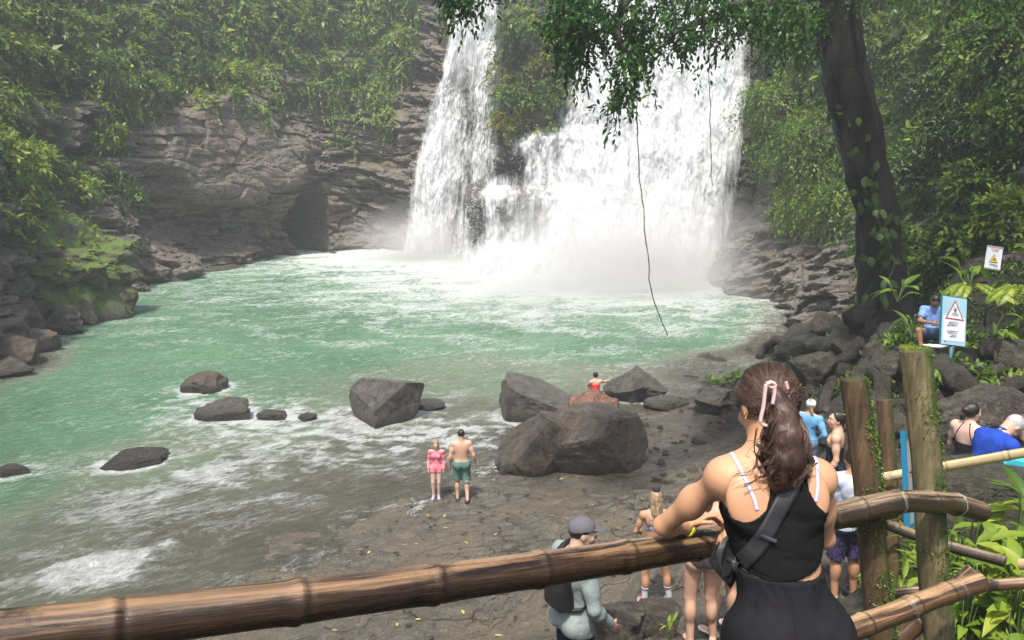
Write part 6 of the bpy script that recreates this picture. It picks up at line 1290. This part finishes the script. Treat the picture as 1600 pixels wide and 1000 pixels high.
# 10 sitting man
SIT = dict(pelvis=(0,-.02,.14), waist=(0,-.08,.27), chest=(0,-.08,.43), neck=(0,-.02,.61), head=(.01,.05,.745), shL=(-.17,-.05,.555), shR=(.17,-.05,.555), elL=(-.24,.12,.36), wrL=(-.05,.30,.36), elR=(.24,.12,.36), wrR=(.06,.32,.37), hipL=(-.09,.03,.12), knL=(-.30,.38,.33), anL=(-.30,.46,-.1), hipR=(.09,.03,.12), knR=(.28,.42,.24), anR=(.2,.5,-.12))
f = P(1455, 530, 15.0); 
e = person('man in a sky blue shirt sitting against the bank looking at his hands', f, 1.74, R(158), SIT, 'm', 'dark', 1.05, .012, head_pitch=-32, hair=dict(style='short', col='black', thick=.006, low=-.03), clothes=[dict(name='shirt', on=ARM, infl=.016, mat=M_SBLUE, reg=between(zb(.12, .63), arm_to(.7)), fold=.01), dict(name='shorts', on=['legL', 'legR', 'torso'], infl=.02, mat=M_BSHORT, reg=between(zb(None, .24), lambda e: np.maximum(e['y']-.3, 0*e['y']-9)+0*e['x']+0*e['z']), fold=.008)], shoes=dict(mat=M_SHOE))
g = Geo(); V, F, t = tube(catmull([f+[-.3,-.25,-.05], f+[0,-.3,-.07], f+[.3,-.2,-.03]], 16), [.03]*3+[.07]*10+[.03]*3, 12, flat=.5); g.add(V, F); tag(recenter(g.build('white_towel', mat('towel', (.72,.76,.72), .8))), 'pale folded towel hanging below the sitting man', 'towel')
# 11 dark haired woman, 12 bending man, 13 person at edge
f = P(1512, 690, 9.2); f[2] = P(1517, 624, 9.2)[2]-1.64
e = person('dark haired woman in a black swimsuit standing in profile behind the man in blue', f, 1.62, R(-62), dict(elL=(-.24,.04,1.1), wrL=(-.18,.26,1.05), elR=(.235,0,1.1), wrR=(.2,.22,.98)), 'f', 'pale', 1.1, .0095, head_yaw=-18, hair=dict(style='bun', col='black', thick=.014, low=-.05, locks=[((0,-.11,.06),(0,-.12,.05),.035,.03)]), clothes=[dict(name='swimsuit', on=['torso'], infl=.008, mat=M_BLACKC, reg=between(zb(.86, 1.42), lambda e: np.where(e['y'] < .0, e['z']-1.2, e['z']-1.33)+0*e['x']))])
for q_ in (-1, 1):
    r1 = np.maximum(np.maximum(e['B']-.010, -e['B']), np.abs(e['x']-q_*(.13-(e['z']-1.2)*.35))-.008+0*e['y']); r1 = np.maximum(r1, np.maximum(1.18-e['z'], e['z']-1.47)); V, Q = e['fl'].mesh(r1.astype(np.float32))
    if len(V): adopt(e['root'], mesh_from('swimsuit_strap', e['tr'](V), Q, M_BLACKC))
BEND = dict(waist=(0,-.01,1.08), chest=(0,.06,1.25), neck=(0,.17,1.405), head=(0,.285,1.49), shL=(-.175,.12,1.355), shR=(.175,.12,1.355), elL=(-.22,.16,1.09), wrL=(-.14,.38,1.0), elR=(.22,.16,1.09), wrR=(.14,.40,.98))
f = P(1540, 700, 8.0); f[2] = P(1580, 652, 8.0)[2]-1.585*1.03
e = person('grey haired man in a royal blue shirt bending over to look down', f, 1.75, R(-78), BEND, 'm', 'light', 1.0, .009, head_pitch=-38, hair=dict(style='short', col='grey', thick=.006, low=-.05, fold=.002), clothes=[dict(name='shirt', on=ARM, infl=.017, mat=M_BLUE, reg=between(zb(.84, None), arm_to(.85), necked), add=flare(.010, .9, 1.15), fold=.008), dict(name='shorts', on=LEG, infl=.02, mat=M_NAVY, reg=zb(.5, .98), fold=.008)], shoes=dict(mat=M_SHOE))
f = P(1612, 740, 8.6); f[2] = P(1600, 640, 8.6)[2]-1.6
e = person('person at the right edge in a patterned blue wrap reaching toward the man in blue', f, 1.62, R(80), dict(chest=(0,.05,1.24), neck=(0,.12,1.41), head=(0,.18,1.54), elL=(-.2,.16,1.12), wrL=(-.12,.38,1.08), elR=(.2,.16,1.12), wrR=(.12,.4,1.05)), 'f', 'pale', 1.0, .0105, head_pitch=-20, hair=dict(style='long', col='brown', thick=.012, low=-.06), clothes=[dict(name='wrap', on=LEG, infl=.03, mat=mat('blue_patterned_cloth', (.02,.06,.25), .8, noise=(20,2,(.35,.55,.75),.05)), reg=zb(.45, 1.05), add=flare(.03, .5, .9), fold=.01), dict(name='top', on=['torso'], infl=.01, mat=M_BLACKC, reg=zb(1.1, 1.36))])
g = Geo(); c_ = P(1592, 722, 7.4); bm = None
V, F = rock_mesh('bag', (.16,.09,.1), 5, (), 3, 4, .02); g.add(V+c_, F); bag = g.build('tote_bag', mat('turquoise_cloth', (.05,.55,.62), .6, bump=(12,.4,.02))); tag(recenter(bag), 'turquoise cloth bag held at the right edge above the bamboo plants', 'bag')
# 14, 15 swimmers
f = P(930, 615, 26.0); f[2] = -.86
e = person('swimmer in a red swimsuit waist deep, holding on to the domed boulder', f, 1.65, R(12), dict(elR=(.36,.16,1.3), wrR=(.6,.22,1.36), elL=(-.2,.2,1.2), wrL=(-.1,.35,1.05), chest=(0,.03,1.25), neck=(.01,.05,1.43), head=(.02,.09,1.56)), 'f', 'light', 1.15, .016, face=False, hair=dict(style='bun', col='black', thick=.016, low=-.06, locks=[((0,-.1,.08),(0,-.11,.07),.045,.04)]), clothes=[dict(name='swimsuit', on=['torso'], infl=.012, mat=M_RED, reg=zb(.8, 1.3))])
f = P(819, 604, 25.6); f[2] = -1.28
e = person('swimmer with only the dark wet head showing behind the wedge shaped boulder', f, 1.7, R(190), dict(), 'm', 'light', 1.0, .016, hair=dict(style='short', col='black', thick=.014, low=-.05))
# ------------------------------------------------------------------ the woman leaning on the handrail
FZ = 5.56
W = dict(pelvis=P(1232,978,2.12), waist=P(1218,890,2.13), chest=P(1208,808,2.16), neck=P(1197,706,2.21), head=P(1199,636,2.25),
  shL=P(1131,746,2.20), elL=P(1036,821,2.40), wrL=P(1074,824,2.53), shR=P(1277,749,2.19), elR=P(1288,842,2.30), wrR=P(1182,842,2.50), hdL=np.array([.9,.15,.42]), hdR=np.array([-1,.12,.12]))
pz = W['pelvis']
for q_, sd in ((-1, 'L'), (1, 'R')):
    W['hip'+sd] = pz+np.array([q_*.088, .01, -.05]); W['kn'+sd] = np.array([pz[0]+q_*.10, pz[1]+.03, FZ+.48]); W['an'+sd] = np.array([pz[0]+q_*.11, pz[1]-.02, FZ+.09])
M_BLK = mat('black_ribbed_top', (.007,.007,.007), .9, .08, noise=(8,4,(.012,.012,.013),.25), bump=(70,.3,.003)); M_SHORTS = mat('black_shorts', (.009,.009,.010), .85, .12, noise=(7,4,(.016,.0155,.017),.25), bump=(45,.35,.004))
xz = lambda px, py, t=2.12: P(px, py, t)
cL = xz(1152, 752); cR = xz(1296, 742); zn = P(1200, 702, 2.14)[2]
def armholes(e):
    x, z, y = e['x'], e['z'], e['y']; r = .087
    dL = np.hypot((x-cL[0])/.92, (z-cL[2])*.98)-r; dR = np.hypot((x-cR[0])/.85, (z-cR[2])*1.0)-r; a = -np.minimum(dL, dR)
    # open outwards so that the whole shoulder is bare
    a = np.maximum(a, np.maximum(cL[0]-.03-x, cL[2]-.055-z)*0-9+0*y); out = np.maximum(np.minimum(cL[0]-.01-x, z-cL[2]+.072), np.minimum(x-cR[0]-.0, z-cR[2]+.045)); return np.maximum(a, out)
def hem(e): return P(1200, 911, 2.05)[2]-e['z']+(e['x']-.7)**2*1.6+0*e['y']
xa, xb = xz(1116, 800)[0], xz(1302, 800)[0]
def sides(e): return np.maximum(np.maximum(np.where(e['z'] < cL[2]+.1, np.maximum(xa-e['x'], e['x']-xb), -9), np.where(e['y'] > nk[1]+.03, e['z']-zn+.10, -9)), np.maximum(e['G']['torso']-e['G']['armL'], e['G']['torso']-e['G']['armR'])+.008)
nk = W['neck']
def neckhole(e): return .070-np.sqrt((e['x']-nk[0])**2+((e['y']-nk[1])*.9)**2)+0*e['z']
def topz(e): return e['z']-zn-.035+0*e['x']+0*e['y']
def shorts_add(e, F):
    z = e['z']; return F-.004*sstep(W['pelvis'][2]+.1, W['pelvis'][2]-.12, z)-.002*np.sin((e['x']*1.0+e['y'])*330)*sstep(W['pelvis'][2]+.105, W['pelvis'][2]+.12, z)
wz = W['pelvis'][2]+.158
e = person('woman in a black tank top with clipped brown hair leaning on the handrail', (pz[0], pz[1], FZ), 1.66, 0, None, 'f', 'main', .95, .0046, head_yaw=14, head_pitch=-4, hair=None, world=W, curl=(1.15, .8),
  clothes=[dict(name='tank_top', on=['torso'], infl=.0065, mat=M_BLK, reg=between(hem, armholes, neckhole, topz, sides), fold=.0055, ns=(9, 9, 30), it=3),
           dict(name='shorts', on=LEG, infl=.012, mat=M_SHORTS, reg=zb(FZ+.52, wz), add=shorts_add, fold=.006, ns=(14, 14, 6), it=3)], shoes=dict(mat=M_SHOE), hand_n={'L': np.array([.35,-.55,-.75]), 'R': np.array([-.2,.2,-1.])}, eyes=True)
e['body'].name = 'body'; root = e['root']
from mathutils.bvhtree import BVHTree
def bvh_of(objs):
    V = []; F = []; o = 0
    for ob in objs:
        me = ob.data; n = len(me.vertices); c = np.empty(n*3, np.float32); me.vertices.foreach_get('co', c); V.append(c.reshape(-1, 3)); F += [[i+o for i in p.vertices] for p in me.polygons]; o += n
    return BVHTree.FromPolygons(np.concatenate(V).tolist(), F)
kids = [c for c in bpy.data.objects if c.parent == root and c.name.split('.')[0] in ('body', 'tank_top', 'shorts')]
tree_b = bvh_of(kids)
def hit(px, py, off=.003):
    d = P(px, py, 1.)-CAM; d = d/np.linalg.norm(d); r_ = tree_b.ray_cast(Vector(CAM), Vector(d))
    if r_[0] is None: return None
    n = np.array(r_[1]); n = -n if n@d > 0 else n; return np.array(r_[0])+n*off, n
def ribbon(name, pts, w_, th, m, off=.003, n=60, smooth=5):
    c = catmull([(a, b_, 0) for a, b_ in pts], n); q = []; nn = []
    for a in c:
        h_ = hit(a[0], a[1], off)
        if h_ is None:
            if q: h_ = (P(a[0], a[1], np.linalg.norm(q[-1]-CAM)/np.linalg.norm(P(a[0], a[1], 1.)-CAM)), nn[-1])
            else: continue
        q.append(h_[0]); nn.append(h_[1])
    q = np.array(q); nn = np.array(nn); k = np.ones(smooth)/smooth
    pad = lambda v: np.stack([np.convolve(np.pad(v[:, i], smooth//2, 'edge'), k, 'valid') for i in range(3)], 1)
    q = pad(q); nn = unit(pad(nn)); T_ = unit(np.gradient(q, axis=0)); S_ = unit(np.cross(T_, nn))
    prof = [(-.5, 0), (-.5, 1), (-.3, 1.35), (.3, 1.35), (.5, 1), (.5, 0)]
    V = np.stack([q+S_*w_*a+nn*th*b_ for a, b_ in prof], 1).reshape(-1, 3); F = grid_faces(len(q), 6, True)[:, ::-1]
    o = mesh_from(name, V, F, m); return o
M_BRA = mat('lilac_strap', (.48,.48,.66), .5, bump=(300,.2,.0008)); M_SKINMARK = None
for pts in ([(1140,703),(1152,724),(1166,752),(1178,780),(1183,797)], [(1266,700),(1275,722),(1277,745),(1277,766),(1274,784)]):
    adopt(root, ribbon('bra_strap', pts, .0095, .0016, M_BRA, .0015))
# cross-body bag: a thing of its own
bag = empty('crossbody_bag', P(1135, 880, 2.15)); tag(bag, 'black crossbody sling bag with a wide strap across the back of the leaning woman', 'bag')
adopt(bag, ribbon('strap', [(1262,712),(1248,735),(1232,768),(1215,800),(1198,832),(1180,858),(1158,880)], .047, .0022, M_NYLON, .003, 80, 9))
adopt(bag, ribbon('strap_slider', [(1186,834),(1200,841),(1213,846)], .012, .004, mat('black_plastic', (.03,.03,.032), .3), .006, 20))
adopt(bag, ribbon('buckle', [(1138,868),(1150,880),(1160,889)], .038, .009, mat('black_plastic', (.03,.03,.032), .3), .004, 20))
V, F = rock_mesh('bag', (.040,.06,.08), 3, [((-.9,-.3,0), .7)], 2, 5, .012, square=.35); a_ = R(22); Mx = np.array([[math.cos(a_), 0, math.sin(a_)], [0, 1, 0], [-math.sin(a_), 0, math.cos(a_)]]); V = V@Mx.T+P(1140, 876, 2.19)
adopt(bag, mesh_from('pouch', V, F, M_NYLON))
g = Geo()
for k in range(4): add_tube(g, catmull([P(1143-k*4, 832+k*3, 2.16-.004*k), P(1130-k*3, 856+k*3, 2.13-.0*k), P(1124+k*2, 884+k*4, 2.13)], 24), .0022, 6)
adopt(bag, g.build('zip', mat('zip_black', (.035,.035,.037), .35)))
# shorts details
adopt(root, ribbon('side_seam', [(1150,940),(1146,965),(1144,998)], .003, .001, M_SHORTS, .001, 30)); adopt(root, ribbon('centre_seam', [(1236,930),(1240,960),(1244,998)], .003, .001, M_SHORTS, .001, 30))
# wristband, earrings
wv = W['wrL']; dv = unit(W['wrL']-W['elL']); u_ = unit(np.cross(dv, [0, 0, 1.])); v_ = np.cross(dv, u_); g = Geo(); th = np.linspace(0, 2*math.pi, 49)
for off in (-.008, -.003, .002): 
    c_ = wv+dv*(off-.004); add_tube(g, c_+.0285*(np.cos(th)[:, None]*u_+np.sin(th)[:, None]*v_), .0032, 8, False)
adopt(root, g.build('wristband', mat('neon_wristband', (.62,.68,.05), .4)))
hc = W['head']
for (dx, dy, dz) in ((-.082, -.012, -.034), (-.083, -.006, -.024)):
    q = e['L']((dx, dy, dz)); g = Geo(); add_tube(g, q+.005*np.stack([0*th, np.cos(th), np.sin(th)], 1), .0012, 6, False); adopt(root, g.build('earring', mat('gold', (.8,.6,.3), .25, metal=1)))
# hair -------------------------------------------------------------
L = e['L']; fl = e['fl']; HMx = e['HM']; rg = np.random.default_rng(5)
hcx = L((0, -.014, .030)); er = np.array([.083, .102, .099])
gat = [P(1212, 612, 2.125), P(1216, 640, 2.115), P(1210, 655, 2.12)]
F = fl.new(); fl.ell(F, hcx, er-.004, HMx, .01)
def hl(i): return (e['x']-hcx[0])*HMx[0, i]+(e['y']-hcx[1])*HMx[1, i]+(e['z']-hcx[2])*HMx[2, i]
hy, hz_, hx = hl(1), hl(2), hl(0)
F = np.maximum(F, np.minimum(np.maximum(hy-.052-np.clip(hz_, 0, .1)*.5, -.075-hz_+np.clip(np.abs(hx)-.03, 0, 1)*.5), 9))
F = np.maximum(F, -np.maximum(0*F-9, np.minimum(.03-np.abs(hy-.02), np.minimum(np.abs(hx)-.06, -hz_-.0)))) 
pony = [P(1213,618,2.12), P(1224,650,2.09), P(1228,685,2.08), P(1229,718,2.075), P(1222,745,2.08), P(1214,766,2.09)]; pr = [.034,.048,.058,.060,.046,.02]
for k in range(5): fl.cone(F, pony[k], pony[k+1], pr[k]*.78, pr[k+1]*.78, .02)
hair_o = e['put']('hair', F, HM['brown'], .004, 30, 3)
g = Geo()
# strands combed over the skull to the clip
n = 1500
for i in range(n):
    a = rg.uniform(-2.5, 2.5); el = rg.uniform(-.55, 1.35)
    sx, sy, sz = math.sin(a)*math.cos(el), math.cos(a)*math.cos(el), math.sin(el)
    if sy > .45 and el < .5: continue
    if sy > -.1 and el < -.15: continue
    if el < -.2 and abs(a) < 1.9: continue
    s0 = np.array([sx, sy, sz]); g0 = gat[rg.integers(0, 3)]+rg.normal(0, .008, 3); gl = HMx.T@(g0-hcx)/er; gl = gl/np.linalg.norm(gl)
    t_ = np.linspace(0, 1, 18)[:, None]; om = math.acos(np.clip(s0@gl, -1, 1)); 
    if om < .15: continue
    sl_ = (np.sin((1-t_)*om)*s0+np.sin(t_*om)*gl)/math.sin(om); sl_ = sl_-np.array([0, 0, 1.])*np.sin(t_*np.pi)*.14*(1 if sz < .5 else .3); sl_ /= np.linalg.norm(sl_, axis=1)[:, None]
    lift = 1+.022*np.sin(t_*np.pi)+rg.uniform(-.012, .026)+.01*np.sin(t_*rg.uniform(3, 9)+rg.uniform(0, 6))
    p = hcx+(sl_*er*lift)@HMx.T; add_tube(g, p, np.linspace(.0009, .0012, 18)*rg.uniform(.6, 1.2), 4, False, a=float(np.clip(rg.normal(.42, .25), 0, 1)))
pc_ = catmull(pony, 40); prr = np.interp(np.linspace(0, 5, 40), range(6), pr)
for lk in range(64):
    a = rg.uniform(0, 6.28); rr = math.sqrt(rg.uniform(.35, 1.1)); L0 = rg.integers(0, 9); L1 = int(rg.uniform(24, 40)); m_ = 30; f_ = np.linspace(L0, L1-1, m_)
    c_ = np.stack([np.interp(f_, np.arange(40), pc_[:, k]) for k in range(3)], 1); r1 = np.interp(f_, np.arange(40), prr)*rr*np.linspace(.75, 1, m_); ph = rg.uniform(0, 6.28); fq = rg.uniform(.3, .5); gr_ = np.linspace(.15, 1, m_); tw = a+.35*np.sin(f_*.15+ph)
    core = c_+np.stack([np.cos(tw)*r1+.017*np.sin(f_*fq+ph)*gr_, np.sin(tw)*r1*.62+.014*np.cos(f_*fq+ph)*gr_, .004*np.sin(f_*fq*2+ph)], 1)
    if L1 < 39: core[-8:] += np.linspace(0, 1, 8)[:, None]**2*np.array([rg.normal(0, .022), rg.normal(0, .01), rg.normal(.004, .016)])
    tone = float(np.clip(rg.normal(.38, .25), 0, 1))
    for q_ in range(20):
        o_ = rg.normal(0, .0042, 3); sp = np.interp(np.linspace(0, 1, m_), [0, .15, .7, 1], [.6, 1, 1.1, .35])[:, None]
        add_tube(g, core+o_*sp+np.stack([np.sin(f_*.9+q_)*.0012]*3, 1), np.linspace(.0014, .0006, m_)*rg.uniform(.6, 1.3), 4, False, a=float(np.clip(tone+rg.normal(0, .12), 0, 1)))
# loose wisps
for i in range(46):
    a0 = pc_[rg.integers(6, 30)]+np.array([rg.choice([-1, 1])*.035, 0, 0]); d_ = np.array([rg.normal(0, .02)-.008, -.005, -rg.uniform(.05, .1)]); c1 = a0+d_*.5+rg.normal(0, .010, 3); p = catmull([a0, c1, a0+d_+rg.normal(0, .012, 3), a0+d_*1.2+np.array([rg.normal(0, .022), 0, .012])], 20)
    add_tube(g, p, .0007, 4, False, a=.5)
for q_ in ([(1182,668),(1178,700),(1184,720),(1170,738),(1150,742)], [(1190,690),(1182,720),(1190,742),(1176,752),(1163,760)], [(1256,700),(1258,716),(1268,726),(1278,722)]):
    for k in range(3): add_tube(g, catmull([P(a+rg.normal(0, 1.5), b_+rg.normal(0, 1.5), 2.06) for a, b_ in q_], 24), .0009, 4, False, a=.3)
adopt(root, g.build('hair_strands', HM['brown']))
# claw clip
M_CLIP = mat('rose_clip', (.62,.40,.36), .3, coat=.4); clip = Geo()
K = lambda px, py, d=0: P(px, py, 2.075-d)
for pts, r_ in (([(1197,600),(1195,615),(1193,635),(1189,652),(1188,660)], .0062), ([(1197,600),(1205,597),(1211,600)], .0065), ([(1211,600),(1210,615),(1207,632)], .0062), ([(1199,602),(1206,606),(1211,602)], .004), ([(1188,660),(1193,664),(1198,665)], .0055), ([(1228,596),(1229,602),(1231,608)], .0055)):
    kp = np.array([K(*q) for q in pts]); kt = np.linspace(0, len(kp)-1, 6*(len(kp)-1)+1); add_tube(clip, np.stack([np.interp(kt, range(len(kp)), kp[:, c__]) for c__ in range(3)], 1), r_*1.2, 10, flat=.7)
adopt(root, clip.build('claw_clip', M_CLIP))
# ------------------------------------------------------------------ air
def vol_mat(name, dens, col=(.93, .97, 1), soft=None):
    m = bpy.data.materials.new(name); m.use_nodes = True; nt = m.node_tree; nt.nodes.remove(nt.nodes['Principled BSDF'])
    v = nt.nodes.new('ShaderNodeVolumePrincipled'); v.inputs['Color'].default_value = (*col, 1); v.inputs['Density'].default_value = dens; v.inputs['Anisotropy'].default_value = .1
    if soft:
        tc = nt.nodes.new('ShaderNodeTexCoord'); ln = nt.nodes.new('ShaderNodeVectorMath'); ln.operation = 'LENGTH'; nt.links.new(tc.outputs['Object'], ln.inputs[0])
        n = noise_(nt, tc.outputs['Object'], 1.6, 3)
        r = rng_(nt, mth(nt, 'ADD', ln.outputs['Value'], mth(nt, 'MULTIPLY', mth(nt, 'SUBTRACT', n, .5), .8)), 1, .15, 0, 1)
        nt.links.new(mth(nt, 'MULTIPLY', mth(nt, 'MULTIPLY', r, r), dens), v.inputs['Density'])
    nt.links.new(v.outputs[0], nt.nodes['Material Output'].inputs['Volume']); return m
g = Geo(); g.box((0, 36, 14.5), (110, 96, 35)); hz = g.build('haze', vol_mat('haze_air', .0016), smooth=False); tag(hz, kind='stuff')
import bmesh
for (c, s_, d) in (((7.5, 47.5, 1.3), (11.5, 8, 6.2), .5), ((-7.5, 61, 1.0), (7, 5.5, 4.0), .35), ((3, 42, .6), (15, 11, 3.0), .10)):
    bm = bmesh.new(); bmesh.ops.create_icosphere(bm, subdivisions=3, radius=1); me = bpy.data.meshes.new('mist'); bm.to_mesh(me); bm.free()
    o = bpy.data.objects.new('mist', me); COL.objects.link(o); o.location = c; o.scale = s_; me.materials.append(vol_mat('mist_air', d, (1, 1, 1), soft=True)); tag(o, kind='stuff')
scene.cycles.volume_step_rate = 1.0; scene.cycles.volume_max_steps = 64
